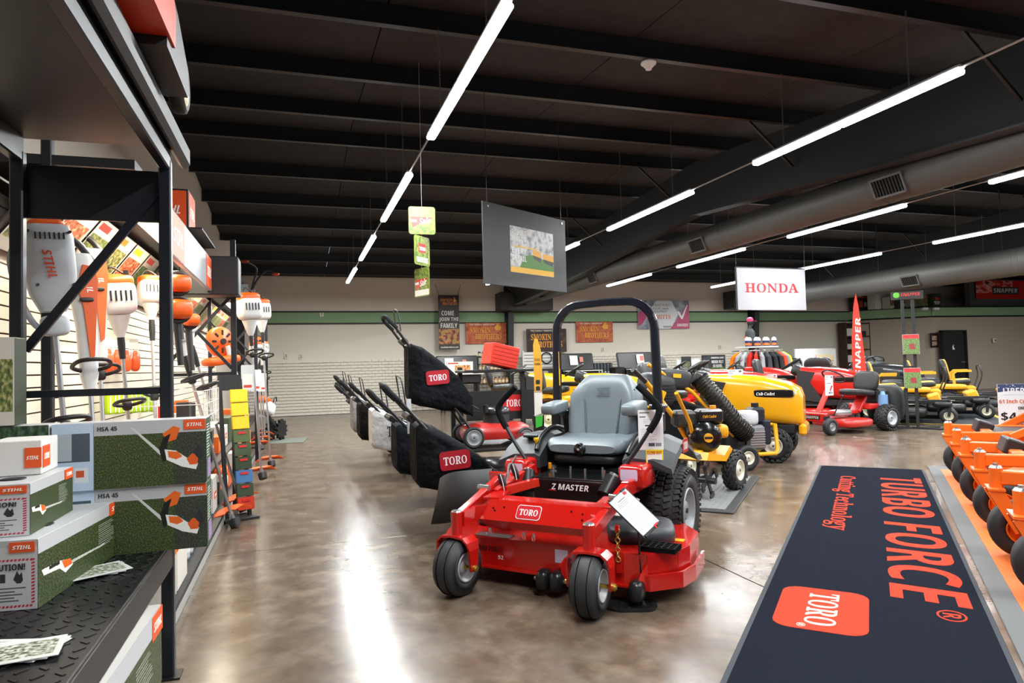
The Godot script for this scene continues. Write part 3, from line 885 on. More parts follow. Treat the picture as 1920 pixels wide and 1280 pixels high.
	for i in 7: rops.append(V(-0.385 + 0.2 * (1 - cos(PI / 2 * (i + 1) / 7.0)), 1.56 + 0.2 * sin(PI / 2 * (i + 1) / 7.0), -0.15))
	rops.append(V(0, 1.765, -0.15))
	var rp2 := rops.duplicate(); rp2.pop_back(); rp2.reverse()
	for p in rp2: rops.append(V(-p.x, p.y, p.z))
	g = G.new(); g.loft(_tubebox(rops, 0.058, 0.058), true, true, false)
	var rb = obj("roll_bar", g, m("0c111c", 0.25), t)
	for s in [-1, 1]:
		g = G.new(); g.box(V(0.397 * s, 0.985, -0.15), V(0.085, 0.06, 0.085), Basis.IDENTITY, 0.008); g.box(V(0.397 * s, 0.9, -0.15), V(0.075, 0.16, 0.075), Basis.IDENTITY, 0.006); obj("roll_bar_hinge", g, m("0b0f18", 0.3), rb)
		g = G.new(); g.cyl(V(0.40 * s - 0.06, 1.0, -0.12), V(0.40 * s + 0.07, 1.0, -0.12), 0.012, -1, 10); g.cyl(V(0.40 * s - 0.06, 0.945, -0.1), V(0.40 * s + 0.05, 0.945, -0.1), 0.008, -1, 8); obj("hinge_pin", g, steel, rb)
	plate("warning_decal", 0.02, 0.26, 0.002, 0.002, m("d9a514", 0.4), rb, T(V(-0.362, 1.28, -0.13), ry(90)))
	# --- drive levers with foam grips
	for s in [-1, 1]:
		g = G.new(); g.tube(bez([V(0.32 * s, 0.62, 0.47), V(0.42 * s, 0.75, 0.47), V(0.52 * s, 0.9, 0.46)], 5), 0.013, 10); var lv = obj("drive_lever", g, m("33363a", 0.3, 0.5), t)
		g = G.new(); g.tube(bez([V(0.51 * s, 0.88, 0.46), V(0.57 * s, 0.98, 0.455), V(0.56 * s, 1.05, 0.45), V(0.44 * s, 1.165, 0.44)], 6), 0.022, 12); obj("foam_grip", g, m("17181a", 0.8), lv)
		g = G.new(); g.bar(V(0.32 * s, 0.65, 0.47), V(0.32 * s, 0.56, 0.47), 0.02, 0.03); obj("lever_clamp", g, steel, lv)
	# --- fenders with consoles
	for s in [-1, 1]:
		g = G.new()
		secs = []
		for i in 7:
			var u := i / 6.0
			var z: float = lerp(0.38, -0.42, u)
			var top: float = 0.68 + 0.14 * sin(PI * min(1.0, u * 1.15 + 0.02)) 
			var rr := [V(0.30 * s, 0.60, z), V(0.30 * s, top - 0.01, z), V(0.34 * s, top + 0.01, z), V(0.5 * s, top, z), V(0.62 * s, top - 0.05, z), V(0.63 * s, top - 0.085, z), V(0.5 * s, 0.655, z), V(0.34 * s, 0.60, z)]
			if s > 0: rr.reverse()
			secs.append(rr)
		for q in secs: q.reverse()
		g.loft(secs, true, true, false)
		var fd = obj("fender", g, m("33373a", 0.5), t)
		g = G.new(); g.tube(bez([V(0.33 * s, 0.72, 0.36), V(0.35 * s, 0.80, 0.25), V(0.36 * s, 0.85, 0.0), V(0.36 * s, 0.8, -0.25)], 5), 0.018, 8); obj("fender_rail", g, blk, fd)
		text("TORO", 0.1, 0.05, m("d8d8d8", 0.4), fd, T(V(0.632 * s, 0.75, 0.05), ry(90 * s)), "serifb")
		plate("fender_badge", 0.14, 0.09, 0.012, 0.003, m("a5231c", 0.4), fd, T(V(0.6295 * s, 0.75, 0.05), ry(90 * s)))
	g = G.new(); g.box(V(-0.42, 0.79, 0.2), V(0.12, 0.02, 0.16), rx(-12), 0.005); obj("console_panel", g, m("26292c", 0.4), t)
	g = G.new(); g.cyl(V(-0.345, 0.76, 0.33), V(-0.345, 0.785, 0.33), 0.008, 0.016, 10); g.cyl(V(-0.345, 0.785, 0.33), V(-0.345, 0.8, 0.33), 0.02, 0.02, 12); obj("choke_knob", g, m("d8b40c", 0.35), t)
	g = G.new(); g.cyl(V(-0.22, 0.60, 0.38), V(-0.22, 0.64, 0.38), 0.012, -1, 10); obj("safety_cap", g, m("d98a0c", 0.35), t)
	# --- rear wheels and engine behind the seat
	for s in [-1, 1]: wheel(t, V(0.5 * s, 0.305, 0), 0.305, 0.29, 0.155, "8f9498", 46, "drive_wheel", 0.35)
	g = G.new(); g.sup(V(0, 0.66, -0.45), V(0.26, 0.2, 0.22), Basis.IDENTITY, 0.4); obj("engine_cover", g, m("1b1c1e", 0.4), t)
	g = G.new(); g.box(V(0, 0.42, -0.68), V(0.8, 0.12, 0.04), Basis.IDENTITY, 0.01); obj("rear_bumper", g, red, t)
	for k in 3:
		g = G.new(); g.tube(bez([V(0.35 + k * 0.03, 0.72, -0.05), V(0.4 + k * 0.03, 0.86, 0.0), V(0.36 + k * 0.03, 0.8, 0.12)], 5), 0.009, 6); obj("hose", g, blk, t)
	# price sheets tied to the left lever
	var face := ry(24)
	tag_card(t, T(V(0.49, 0.88, 0.36), face), 0.155, 0.25, 1)
	plate("closeout_tag", 0.11, 0.11, 0.004, 0.002, m("e8cf1c", 0.4), t, T(V(0.51, 0.70, 0.36), face))
	plate("closeout_panel", 0.095, 0.075, 0.004, 0.002, m("ece8dc", 0.4), t, T(V(0.51, 0.692, 0.3615), face))
	text("CLOSE OUT", 0.09, 0.022, m("b3121c", 0.4), t, T(V(0.51, 0.735, 0.3625), face))
	text("$9,999", 0.05, 0.016, m("77777c", 0.5), t, T(V(0.505, 0.705, 0.3635), face), "sans")
	build_sign_stand()

# a strip of given height following a path (upright band)
func _band(path: Array, h, th) -> Array:
	var o := []
	for i in path.size():
		var d: Vector3 = (path[min(i + 1, path.size() - 1)] - path[max(i - 1, 0)]).normalized()
		var n := d.cross(Vector3.UP).normalized()
		var p: Vector3 = path[i]
		o.append([p + V(0, h / 2, 0) + n * th / 2, p + V(0, h / 2, 0) - n * th / 2, p - V(0, h / 2, 0) - n * th / 2, p - V(0, h / 2, 0) + n * th / 2])
	return o
func _tubebox(path: Array, w, d) -> Array:      # square tube in the xy plane
	var o := []
	for i in path.size():
		var tn: Vector3 = (path[min(i + 1, path.size() - 1)] - path[max(i - 1, 0)]).normalized()
		var n := V(-tn.y, tn.x, 0)
		var p: Vector3 = path[i]
		var c: float = w * 0.18
		o.append([p + n * w / 2 + V(0, 0, d / 2 - c), p + n * w / 2 - V(0, 0, d / 2 - c), p + n * (w / 2 - c) - V(0, 0, d / 2), p - n * (w / 2 - c) - V(0, 0, d / 2), p - n * w / 2 - V(0, 0, d / 2 - c), p - n * w / 2 + V(0, 0, d / 2 - c), p - n * (w / 2 - c) + V(0, 0, d / 2), p + n * (w / 2 - c) + V(0, 0, d / 2)])
	return o
func build_sign_stand():
	var p := fl(1205, 1135)
	var t := thing("sign_stand", "black floor stand holding a tilted white info sheet before the red mower", "sign stand", p, -20)
	var g := G.new()
	var blk := m("121214", 0.5)
	# base of bars with open slots
	var o := rrect(0.24, 0.17, 0.06, 6)
	for i in o.size():
		var a := o[i]; var b := o[(i + 1) % o.size()]
		g.bar(V(a.x, 0.006, a.y) - V(0.06, 0, 0), V(b.x, 0.006, b.y) - V(0.06, 0, 0), 0.03, 0.012)
	for k in 4: g.box(V(-0.12 + 0.04 * k, 0.006, 0), V(0.014, 0.012, 0.17))
	for k in 3: g.box(V(-0.06, 0.006, -0.04 + 0.04 * k), V(0.22, 0.012, 0.012))
	obj("base", g, blk, t)
	g = G.new(); g.cyl(V(0, 0.0, 0), V(0, 0.03, 0), 0.02, 0.008, 10); g.cyl(V(0, 0.02, 0), V(-0.01, 0.42, -0.02), 0.0055, -1, 8); obj("pole", g, blk, t)
	var c := V(-0.03, 0.50, 0.0)
	var b := ry(16) * rx(-40) * rz(33)
	g = G.new(); g.box(c, V(0.155, 0.27, 0.006), b, 0.002); obj("sign_board", g, blk, t)
	var i := img(128, 200, "c9cbce")
	irect(i, 0.74, 0.03, 0.17, 0.07, "c04048"); irect(i, 0.3, 0.12, 0.4, 0.02, "777777")
	ilines(i, 0.15, 0.18, 0.7, 3, 0.04, 0.012, "888b90", 2); ilines(i, 0.1, 0.36, 0.82, 14, 0.04, 0.009, "9a9da2", 3)
	g = G.new(); g.card(c + b * V(-0.071, 0.128, 0.004), c + b * V(0.071, 0.128, 0.004), c + b * V(0.071, -0.12, 0.004), c + b * V(-0.071, -0.12, 0.004)); obj("info_sheet", g, print_mat(i, 0.3), t)
	plate("red_label", 0.035, 0.022, 0.002, 0.002, m("c01a20", 0.4), t, T(c + b * V(0.04, -0.127, 0.005), b))
	for xx in [-0.05, 0.05]:
		for yy in [-0.132, 0.132]:
			g = G.new(); g.box(c + b * V(xx, yy, 0.004), V(0.03, 0.012, 0.012), b); obj("clip", g, blk, t)

# ================================================================ steel racks on the left
const RX := -0.55      # front face of the racks
func post(g: G, x, z, y0, y1): g.box(V(x, (y0 + y1) / 2, z), V(0.05, y1 - y0, 0.05), Basis.IDENTITY, 0.006)
func build_racks():
	var navy := m("151a22", 0.35, 0.2)
	var blk := m("0e0f11", 0.4)
	var g: G
	# near rack: end frame beside the aisle, low shelf and high shelf
	var t := thing("steel_rack", "black steel rack with a low diamond plate shelf and high deck", "rack", V(RX, 0, -3.3))
	for zz in [0.0, 2.6]:
		for x in [0.0, -0.56]:
			g = G.new(); post(g, x, zz, 0.0, 2.27); obj("upright", g, navy, t)
			g = G.new(); g.box(V(x, 0.004, zz), V(0.1, 0.008, 0.1)); obj("foot_plate", g, blk, t)
		g = G.new(); g.bar(V(0, 1.245, zz), V(-0.56, 1.245, zz), 0.03, 0.03); obj("strut", g, navy, t)
		g = G.new(); g.bar(V(-0.03, 2.14, zz - 0.02), V(-0.54, 1.43, zz - 0.02), 0.02, 0.035); obj("brace", g, navy, t)
		g = G.new(); g.bar(V(-0.03, 0.2, zz), V(-0.54, 0.52, zz), 0.02, 0.035); obj("brace", g, navy, t)
	g = G.new(); g.box(V(-0.28, 2.11, -0.035), V(0.56, 0.23, 0.02), Basis.IDENTITY, 0.004); obj("end_panel", g, m("10141b", 0.4), t)
	for y in [0.53, 2.28]:
		for x in [0.0, -0.56]:
			g = G.new(); g.box(V(x, y, 1.3), V(0.045, 0.11, 2.6), Basis.IDENTITY, 0.006); obj("beam", g, navy if y > 1 else blk, t)
	g = G.new(); g.box(V(-0.28, 0.585, 1.3), V(0.6, 0.014, 2.66), Basis.IDENTITY, 0.003); var low = obj("low_shelf", g, m("101113", 0.32), t)
	g = G.new()
	for i in 12:
		for j in 52:
			g.box(V(-0.55 + i * 0.049, 0.593, 0.02 + j * 0.05), V(0.03, 0.003, 0.009), ry(45 if (i + j) % 2 else -45))
	var tr = obj("diamond_tread", g, m("17181b", 0.3), low); tr.set_meta("kind", "stuff")
	g = G.new(); g.box(V(-0.28, 2.345, 1.3), V(0.62, 0.02, 2.66), Basis.IDENTITY, 0.003); obj("high_shelf", g, m("2c2e30", 0.45), t)
	g = G.new(); g.box(V(0.045, 2.355, 1.2), V(0.05, 0.11, 2.9), Basis.IDENTITY, 0.02); obj("edge_bumper", g, m("17191b", 0.5), t)
	# long wall rack behind it: uprights, kick rail, slatwall, header boards, top shelf
	t = thing("slatwall_rack", "long black wall rack with pale slatwall along the left wall", "rack", V(0, 0, 0))
	for zz in [-3.95, -7.0, -10.6, -14.2]:
		for x in ([RX - 0.03, -1.2] if zz < -5 else [-1.2]):
			g = G.new(); post(g, x, zz, 0.0, 2.6 if zz > -8 else 2.5); obj("upright", g, navy, t)
		if zz > -5: continue
		g = G.new(); g.bar(V(RX - 0.03, 1.3, zz), V(-1.2, 1.3, zz), 0.03, 0.03); obj("strut", g, navy, t)
		g = G.new(); g.bar(V(RX - 0.05, 1.35, zz), V(-1.2, 2.05, zz), 0.02, 0.03); obj("brace", g, navy, t)
		g = G.new(); g.bar(V(RX - 0.05, 2.05, zz), V(-1.2, 1.35, zz + 0.02), 0.02, 0.03); obj("brace", g, navy, t)
	g = G.new(); g.box(V(RX - 0.1, 0.05, -9.2), V(0.05, 0.1, 10.6), Basis.IDENTITY, 0.004); obj("kick_rail", g, m("b4b4b0", 0.4, 0.3), t)
	g = G.new(); g.box(V(-1.08, 0.09, -9.2), V(0.92, 0.03, 10.6)); obj("base_shelf", g, m("1a1b1d", 0.5), t)
	g = G.new(); g.box(V(-1.0, 0.42, -9.2), V(0.5, 0.02, 10.6)); obj("lower_shelf", g, m("1d1f22", 0.5), t)
	for seg in [[-3.9, -7.0], [-7.0, -10.6], [-10.6, -14.2]]:
		var zc: float = (seg[0] + seg[1]) / 2; var ln: float = seg[0] - seg[1]
		g = G.new(); g.box(V(-1.15, 2.42, zc), V(0.7, 0.05, ln - 0.06)); obj("top_shelf", g, m("15181c", 0.5), t)
		if zc > -6:
			g = G.new(); g.box(V(-0.76, 2.21, -5.65), V(0.04, 0.3, 2.1), Basis.IDENTITY, 0.006); var hb = obj("header_board", g, m("9a9da0", 0.4, 0.2), t)
			stihl(hb, T(V(-0.738, 2.21, -6.5), ry(90)), 0.36, 0.28)
			stihl(hb, T(V(-0.738, 2.21, -4.88), ry(90)), 0.5, 0.28)
			g = G.new(); g.box(V(-0.76, 2.21, -6.85), V(0.5, 0.36, 0.3), Basis.IDENTITY, 0.01); obj("end_box", g, m("1d1f22", 0.5), t)
		g = G.new(); g.box(V(-0.95, 2.38, zc), V(0.2, 0.03, ln * 0.6), Basis.IDENTITY, 0.004); obj("shelf_lamp", g, m("fff6e0", 0.5, 0.0, {"emission_enabled": true, "emission": Color(1, 0.95, 0.82), "emission_energy_multiplier": 3.0}), t)
		var l := AreaLight3D.new(); l.name = "shelf_light"; l.area_size = Vector2(0.2, ln * 0.6); l.light_energy = 4.5; l.light_color = Color(1, 0.95, 0.85); l.shadow_enabled = true
		l.transform = T(V(-0.95, 2.36, zc), rx(-90)); t.add_child(l)
		# slanted picture strip under the top shelf
		g = G.new(); g.bar(V(-1.34, 2.17, seg[0] - 0.03), V(-1.34, 2.17, seg[1] + 0.03), 0.012, 0.46, V(0.6, 0.8, 0).normalized()); var ps = obj("picture_rail", g, m("5a5650", 0.5), t)
		var n := 6
		for k in n:
			if not TMX.has("pic%d" % (k % 3)):
				var im := img(96, 128, ["c8c3b8", "cfc9bb", "bdb9b0"][k % 3])
				inoise(im, 0.05, 0.25, 0.9, 0.6, [["2c3a1c", "6b7a3c", "c8b48c"], ["5a2c18", "b8502c", "d8c0a0"], ["1c2c14", "3f6a28", "b89a70"]][k % 3], 0.09, k + 2)
				irect(im, 0.1, 0.05, 0.5, 0.12, ["d8701c", "c8d020", "c02018"][k % 3])
				TMX["pic%d" % (k % 3)] = print_mat(im)
			g = G.new()
			var z0: float = seg[0] - 0.08 - (ln - 0.16) * k / n; var z1: float = z0 - (ln - 0.16) / n * 0.92
			g.card(V(-1.19, 2.34, z0), V(-1.19, 2.34, z1), V(-1.456, 1.985, z1), V(-1.456, 1.985, z0)); obj("picture_card", g, TMX["pic%d" % (k % 3)], ps)
	var slm := m("dcd4c4", 0.5)
	g = G.new(); g.box(V(-1.535, 1.25, -9.05), V(0.02, 2.3, 10.4)); var sw = obj("slatwall_back", g, m("3a332b", 0.8), t)
	for k in 29:
		g = G.new(); g.box(V(-1.518, 0.15 + k * 0.076, -9.05), V(0.018, 0.066, 10.4)); obj("slat", g, slm, sw)
func stihl(parent, xf: Transform3D, w, h):
	plate("logo_panel", w, h, min(w, h) * 0.02, 0.003, m("e0531c", 0.45), parent, xf)
	text("STIHL", w * 0.72, min(h * 0.36, w * 0.25), m("f4efe8", 0.45), parent, xf * T(V(0, 0, 0.0024)), "sansb", 0.0014, 0.25)

# ---------------------------------------------------------------- cartons
# pictures: keys top, front, right, left, back -> material; the carton's base centre is its origin
func carton(called, label, at, size: Vector3, turn, body, pics = {}, group = "", cat = "box"):
	var t := thing(called, label, cat, at, turn, group)
	var g := G.new(); g.box(V(0, size.y / 2, 0), size, Basis.IDENTITY, 0.003); obj("carton_body", g, body, t)
	var h := size / 2; var e := 0.0012
	for k in pics:
		g = G.new()
		match k:
			"front": g.card(V(-h.x, size.y, h.z + e), V(h.x, size.y, h.z + e), V(h.x, 0, h.z + e), V(-h.x, 0, h.z + e))
			"right": g.card(V(h.x + e, size.y, h.z), V(h.x + e, size.y, -h.z), V(h.x + e, 0, -h.z), V(h.x + e, 0, h.z))
			"left": g.card(V(-h.x - e, size.y, -h.z), V(-h.x - e, size.y, h.z), V(-h.x - e, 0, h.z), V(-h.x - e, 0, -h.z))
			"top": g.card(V(-h.x, size.y + e, -h.z), V(h.x, size.y + e, -h.z), V(h.x, size.y + e, h.z), V(-h.x, size.y + e, h.z))
		obj("printed_panel", g, pics[k], t)
	return t
func itrimmer(i: Image, x, y, s):      # printed picture of a hedge trimmer
	var P := func(a: Array): 
		var o := []
		for k in range(0, a.size(), 2): o.append(x + a[k] * s); o.append(y + a[k + 1] * s * 2.0)
		return o
	ipoly(i, P.call([-0.55, -0.42, -0.5, -0.42, 0.02, -0.02, 0.0, 0.04]), "c8ccc8")
	ipoly(i, P.call([0.05, -0.3, 0.25, -0.42, 0.38, -0.38, 0.3, -0.2, 0.12, -0.16]), "e0641c")
	ipoly(i, P.call([-0.02, -0.06, 0.06, -0.24, 0.2, -0.3, 0.14, -0.14, 0.1, 0.14, 0.04, 0.14]), "141414")
	ipoly(i, P.call([0.08, -0.05, 0.3, -0.02, 0.5, 0.1, 0.72, 0.2, 0.68, 0.3, 0.4, 0.24, 0.12, 0.12]), "e4e4e0")
	ipoly(i, P.call([0.14, -0.02, 0.34, 0.0, 0.42, 0.08, 0.3, 0.12, 0.16, 0.08]), "e0641c")
	ipoly(i, P.call([0.5, 0.12, 0.6, 0.04, 0.74, 0.06, 0.7, 0.22, 0.56, 0.22]), "d9581a")
	ipoly(i, P.call([0.62, 0.02, 0.72, -0.08, 0.8, -0.04, 0.8, 0.14, 0.72, 0.12]), "2a2a32")
func build_prints():
	var i := img(400, 220, "2c3a1c")
	inoise(i, 0, 0.2, 1, 0.8, ["141a0c", "2a3618", "46542a", "747c4c"], 0.16, 9)
	inoise(i, 0.7, 0.2, 0.3, 0.8, ["14180f", "30362a", "5a6256"], 0.16, 12)
	irect(i, 0, 0, 1, 0.2, "b4b6b8")
	itrimmer(i, 0.58, 0.5, 0.48)
	TMX["hsa"] = print_mat(i)
	i = img(128, 200, "b8cbe0")
	irect(i, 0.08, 0.15, 0.84, 0.42, "46525a"); irect(i, 0.08, 0.15, 0.4, 0.4, "a8b4ba"); irect(i, 0.1, 0.66, 0.34, 0.22, "d8dde2"); irect(i, 0.54, 0.66, 0.34, 0.22, "d8dde2"); irect(i, 0.14, 0.7, 0.2, 0.1, "c8542c"); irect(i, 0.58, 0.7, 0.2, 0.1, "c8542c")
	TMX["hsa_side"] = print_mat(i)
	i = img(160, 220, "1c2c20")
	inoise(i, 0, 0, 1, 1, ["101a12", "2c4a30", "507050"], 0.06, 3); inoise(i, 0.3, 0.65, 0.7, 0.3, ["4a3a5a", "8a70a0", "c8b0d0"], 0.1, 4); ilines(i, 0.1, 0.1, 0.8, 12, 0.045, 0.014, "d8dcd8", 7)
	TMX["hsa_text"] = print_mat(i)
	i = img(320, 160, "2c3a1c")
	inoise(i, 0, 0.22, 1, 0.78, ["141a0c", "28351a", "404f28", "66704a"], 0.18, 19)
	irect(i, 0, 0, 1, 0.22, "b4b6b8"); ilines(i, 0.64, 0.3, 0.24, 12, 0.035, 0.012, "dfe2dc", 8)
	ipoly(i, [0.3, 0.6, 0.72, 0.66, 0.72, 0.69, 0.3, 0.65], "b8bcb4"); ipoly(i, [0.03, 0.48, 0.2, 0.5, 0.3, 0.56, 0.34, 0.68, 0.26, 0.74, 0.2, 0.62, 0.05, 0.58], "e4e4e0"); ipoly(i, [0.22, 0.52, 0.31, 0.56, 0.33, 0.66, 0.25, 0.66], "e0641c"); ipoly(i, [0.1, 0.49, 0.2, 0.5, 0.2, 0.55, 0.1, 0.54], "1a1a1a")
	TMX["hedge_side"] = print_mat(i)
	i = img(128, 160, "c4c6c8")
	irect(i, 0, 0, 1, 0.1, "b0b2b4")
	for k in 14:
		for e in [0.27, 0.93]: ipoly(i, [0.04 + k * 0.065, e, 0.08 + k * 0.065, e, 0.06 + k * 0.065, e + 0.03, 0.02 + k * 0.065, e + 0.03], "b8203c")
		for e in [0.03, 0.9]: ipoly(i, [e, 0.28 + k * 0.047, e + 0.05, 0.27 + k * 0.047, e + 0.05, 0.295 + k * 0.047, e, 0.305 + k * 0.047], "b8203c")
	for k in 3: irect(i, 0.15 + k * 0.12, 0.48, 0.09, 0.13, "26282c")
	ipoly(i, [0.66, 0.62, 0.6, 0.56, 0.66, 0.44, 0.7, 0.5, 0.74, 0.46, 0.76, 0.58, 0.72, 0.62], "26282c")
	ilines(i, 0.14, 0.68, 0.7, 5, 0.045, 0.02, "55585c", 4)
	TMX["caution"] = print_mat(i)
	i = img(64, 320, "c8c6c0")
	for k in 5: irect(i, 0.12, 0.05 + k * 0.19, 0.7, 0.15, ["d8d4cc", "dcd8d0", "d0ccc4"][k % 3]); ipoly(i, [0.25, 0.08 + k * 0.19, 0.7, 0.1 + k * 0.19, 0.5, 0.16 + k * 0.19, 0.3, 0.15 + k * 0.19], ["d0541c", "8a3a1a", "c86428"][k % 3])
	TMX["long_top"] = print_mat(i)
	i = img(200, 140, "c8ccc4")
	inoise(i, 0.05, 0.1, 0.9, 0.8, ["2c2c2c", "6a7a5a", "b8b4ac", "dcdcd8"], 0.05, 31); irect(i, 0, 0, 1, 0.08, "d8dad8")
	TMX["leaflet"] = print_mat(i)

# ================================================================ goods on the left racks
func leaflet(at: Vector3, turn, label, n = 3):
	var t := thing("leaflet_stack", label, "leaflet", at, turn, "leaflets on the low shelf")
	for k in n:
		var b := ry(k * 13 - 8)
		var g := G.new(); g.box(V(0.01 * k, 0.0015 + 0.003 * k, 0.015 * k), V(0.21, 0.002, 0.15), b); var s = obj("leaflet", g, m("d4d6d2", 0.4), t)
		g = G.new(); var c := V(0.01 * k, 0.0028 + 0.003 * k, 0.015 * k); g.card(c + b * V(-0.1, 0, -0.07), c + b * V(0.1, 0, -0.07), c + b * V(0.1, 0, 0.07), c + b * V(-0.1, 0, 0.07)); obj("leaflet_print", g, TMX["leaflet"], s)

# a long-shafted garden power tool; local +y runs from foot to head, front is +z
func power_tool(called, label, foot: Vector3, head: Vector3, style: Dictionary, group = ""):
	var y := (head - foot).normalized()
	var fz: Vector3 = style.get("face", V(1, 0, 0.45)).normalized()
	var x := y.cross(fz).normalized()
	var t := thing(called, label, style.get("cat", "trimmer"), foot, 0, group)
	t.transform = Transform3D(Basis(x, y, x.cross(y)), foot)
	var L := (head - foot).length()
	var wht := m("d4d6d6", 0.4); var org := m("e05a14", 0.4); var blk := m("17181a", 0.45); var gry := m("a9adb0", 0.42); var alu := m("b9bcc0", 0.28, 0.85)
	var g := G.new()
	g.cyl(V(0, 0.03, 0), V(0, L, 0), 0.0125, -1, 10); obj("shaft", g, alu if style.get("shaft", "alu") == "alu" else blk, t)
	var hs: float = style.get("hs", 1.0)
	match style.get("head", "petrol"):
		"petrol":     # engine with orange starter cover
			g = G.new(); g.sup(V(0, L + 0.1 * hs, 0.01), V(0.095, 0.1, 0.09) * hs, Basis.IDENTITY, 0.5); obj("engine_housing", g, style.get("body", wht), t)
			g = G.new(); g.sup(V(0, L + 0.19 * hs, 0.0), V(0.09, 0.05, 0.085) * hs, rx(8), 0.55); var cov = obj("engine_cover", g, org, t)
			for k in 5:
				g = G.new(); g.box(V((k - 2) * 0.026 * hs, L + 0.11 * hs, 0.1 * hs), V(0.009, 0.06, 0.004) * hs); obj("cooling_slot", g, blk, t)
			g = G.new(); g.lathe([[0.065 * hs, 0.0], [0.03 * hs, 0.11 * hs], [0.018, 0.14 * hs]].duplicate(), T(V(0, L - 0.0, 0), rx(180)), 16); obj("clutch_cone", g, style.get("body", wht), t)
			g = G.new(); g.cyl(V(0.06, L + 0.22 * hs, 0.03), V(0.06, L + 0.26 * hs, 0.03), 0.018, -1, 12); obj("fuel_cap", g, blk, cov)
			g = G.new(); g.tube(bez([V(-0.08, L + 0.2 * hs, 0), V(-0.03, L + 0.28 * hs, 0), V(0.05, L + 0.24 * hs, 0)], 5), 0.007, 6); obj("starter_handle", g, blk, cov)
		"electric":   # slim grey motor housing with side grille
			g = G.new()
			var secs := []
			for q in [[-0.06, 0.05, 0.045], [0.02, 0.085, 0.06], [0.1, 0.1, 0.07], [0.28, 0.1, 0.075], [0.33, 0.085, 0.06], [0.345, 0.06, 0.04]]:
				var rr := []
				for j in 20:
					var a: float = TAU * j / 20
					rr.append(V(signf(cos(a)) * pow(absf(cos(a)), 0.5) * q[1] * hs, L + q[0] * hs, signf(sin(a)) * pow(absf(sin(a)), 0.5) * q[2] * hs))
				rr.reverse(); secs.append(rr)
			g.loft(secs); obj("motor_housing", g, m("b4b9be", 0.4), t)
			g = G.new(); g.sup(V(0, L + 0.345 * hs, 0), V(0.07, 0.018, 0.05) * hs, Basis.IDENTITY, 0.5); obj("top_lever", g, org, t)
			for k in 7:
				g = G.new(); g.box(V((k - 3) * 0.018 * hs, L + 0.28 * hs, 0.075 * hs), V(0.006, 0.03, 0.004) * hs); obj("cooling_slot", g, blk, t)
			text("STIHL", 0.13 * hs, 0.035 * hs, m("c8421c", 0.4), t, T(V(-0.01, L + 0.15 * hs, 0.078 * hs), rz(-82)), "sansb", 0.002, 0.2)
			for p in [V(-0.08, 0.3, 0.06), V(0.08, 0.3, 0.06), V(0.08, 0.06, 0.055), V(-0.06, 0.06, 0.055)]:
				g = G.new(); g.cyl(V(p.x * hs, L + p.y * hs, p.z * hs), V(p.x * hs, L + p.y * hs, (p.z + 0.014) * hs), 0.007, -1, 8); obj("screw", g, blk, t)
			g = G.new(); g.tube(bez([V(-0.09, L + 0.3 * hs, 0), V(-0.15, L + 0.2, 0), V(-0.13, L + 0.02, 0), V(-0.08, L - 0.12, 0), V(-0.02, L - 0.16, 0)], 5), 0.014, 8); obj("guard_handle", g, m("9aa0a6", 0.4), t)
			g = G.new(); g.sup(V(0.0, L - 0.13, 0), V(0.06, 0.05, 0.045), Basis.IDENTITY, 0.5); obj("lower_housing", g, m("b4b9be", 0.4), t)
		"battery":    # long white body with orange side panel
			g = G.new()
			var secs := []
			for q in [[-0.5, 0.03, 0.03, 0.0], [-0.42, 0.045, 0.04, 0.0], [-0.15, 0.05, 0.045, 0.0], [0.02, 0.06, 0.05, -0.01], [0.12, 0.085, 0.06, -0.03], [0.22, 0.09, 0.065, -0.03], [0.27, 0.07, 0.05, -0.03]]:
				var rr := []
				for j in 20:
					var a: float = TAU * j / 20
					rr.append(V(q[3] + signf(cos(a)) * pow(absf(cos(a)), 0.6) * q[1] * hs, L + q[0] * hs, signf(sin(a)) * pow(absf(sin(a)), 0.6) * q[2] * hs))
				rr.reverse(); secs.append(rr)
			g.loft(secs); obj("body", g, wht, t)
			g = G.new(); g.prism(PackedVector2Array([Vector2(-0.01, 0.2), Vector2(0.05, 0.19), Vector2(0.06, 0.1), Vector2(0.025, -0.32), Vector2(0.005, -0.34), Vector2(-0.015, -0.05), Vector2(-0.04, 0.08)]), 0.01, T(V(0, L, 0.058 * hs), rx(2))); obj("side_panel", g, org, t)
			text("STIHL", 0.12, 0.03, m("f2efe8", 0.4), t, T(V(0.015, L + 0.1, 0.0645), rz(-85)), "sansb", 0.002, 0.2)
			g = G.new(); g.tube(bez([V(-0.06, L + 0.27, 0), V(-0.1, L + 0.36, 0), V(-0.02, L + 0.34, 0.0), V(0.06, L + 0.22, 0)], 5), 0.02, 10); obj("rear_grip", g, blk, t)
			g = G.new(); g.sup(V(0.0, L + 0.0, 0.065), V(0.035, 0.012, 0.01), Basis.IDENTITY, 0.5); obj("release_button", g, blk, t)
	if style.get("loop", true):
		var ly: float = L - style.get("loop_at", 0.45)
		g = G.new(); g.tube(bez([V(-0.02, ly, 0.01), V(-0.09, ly + 0.02, 0.06), V(-0.06, ly + 0.05, 0.15), V(0.06, ly + 0.05, 0.15), V(0.09, ly + 0.02, 0.06), V(0.02, ly, 0.01)], 5), 0.012, 8); obj("loop_handle", g, blk, t)
		g = G.new(); g.sup(V(0, ly, 0), V(0.03, 0.035, 0.03), Basis.IDENTITY, 0.6); obj("handle_clamp", g, blk, t)
	if style.get("grip", true):
		g = G.new(); g.tube([V(0, L - 0.3, 0), V(0, L - 0.2, 0), V(0, L - 0.06, 0)], [0.019, 0.024, 0.02], 10); obj("rubber_grip", g, blk, t)
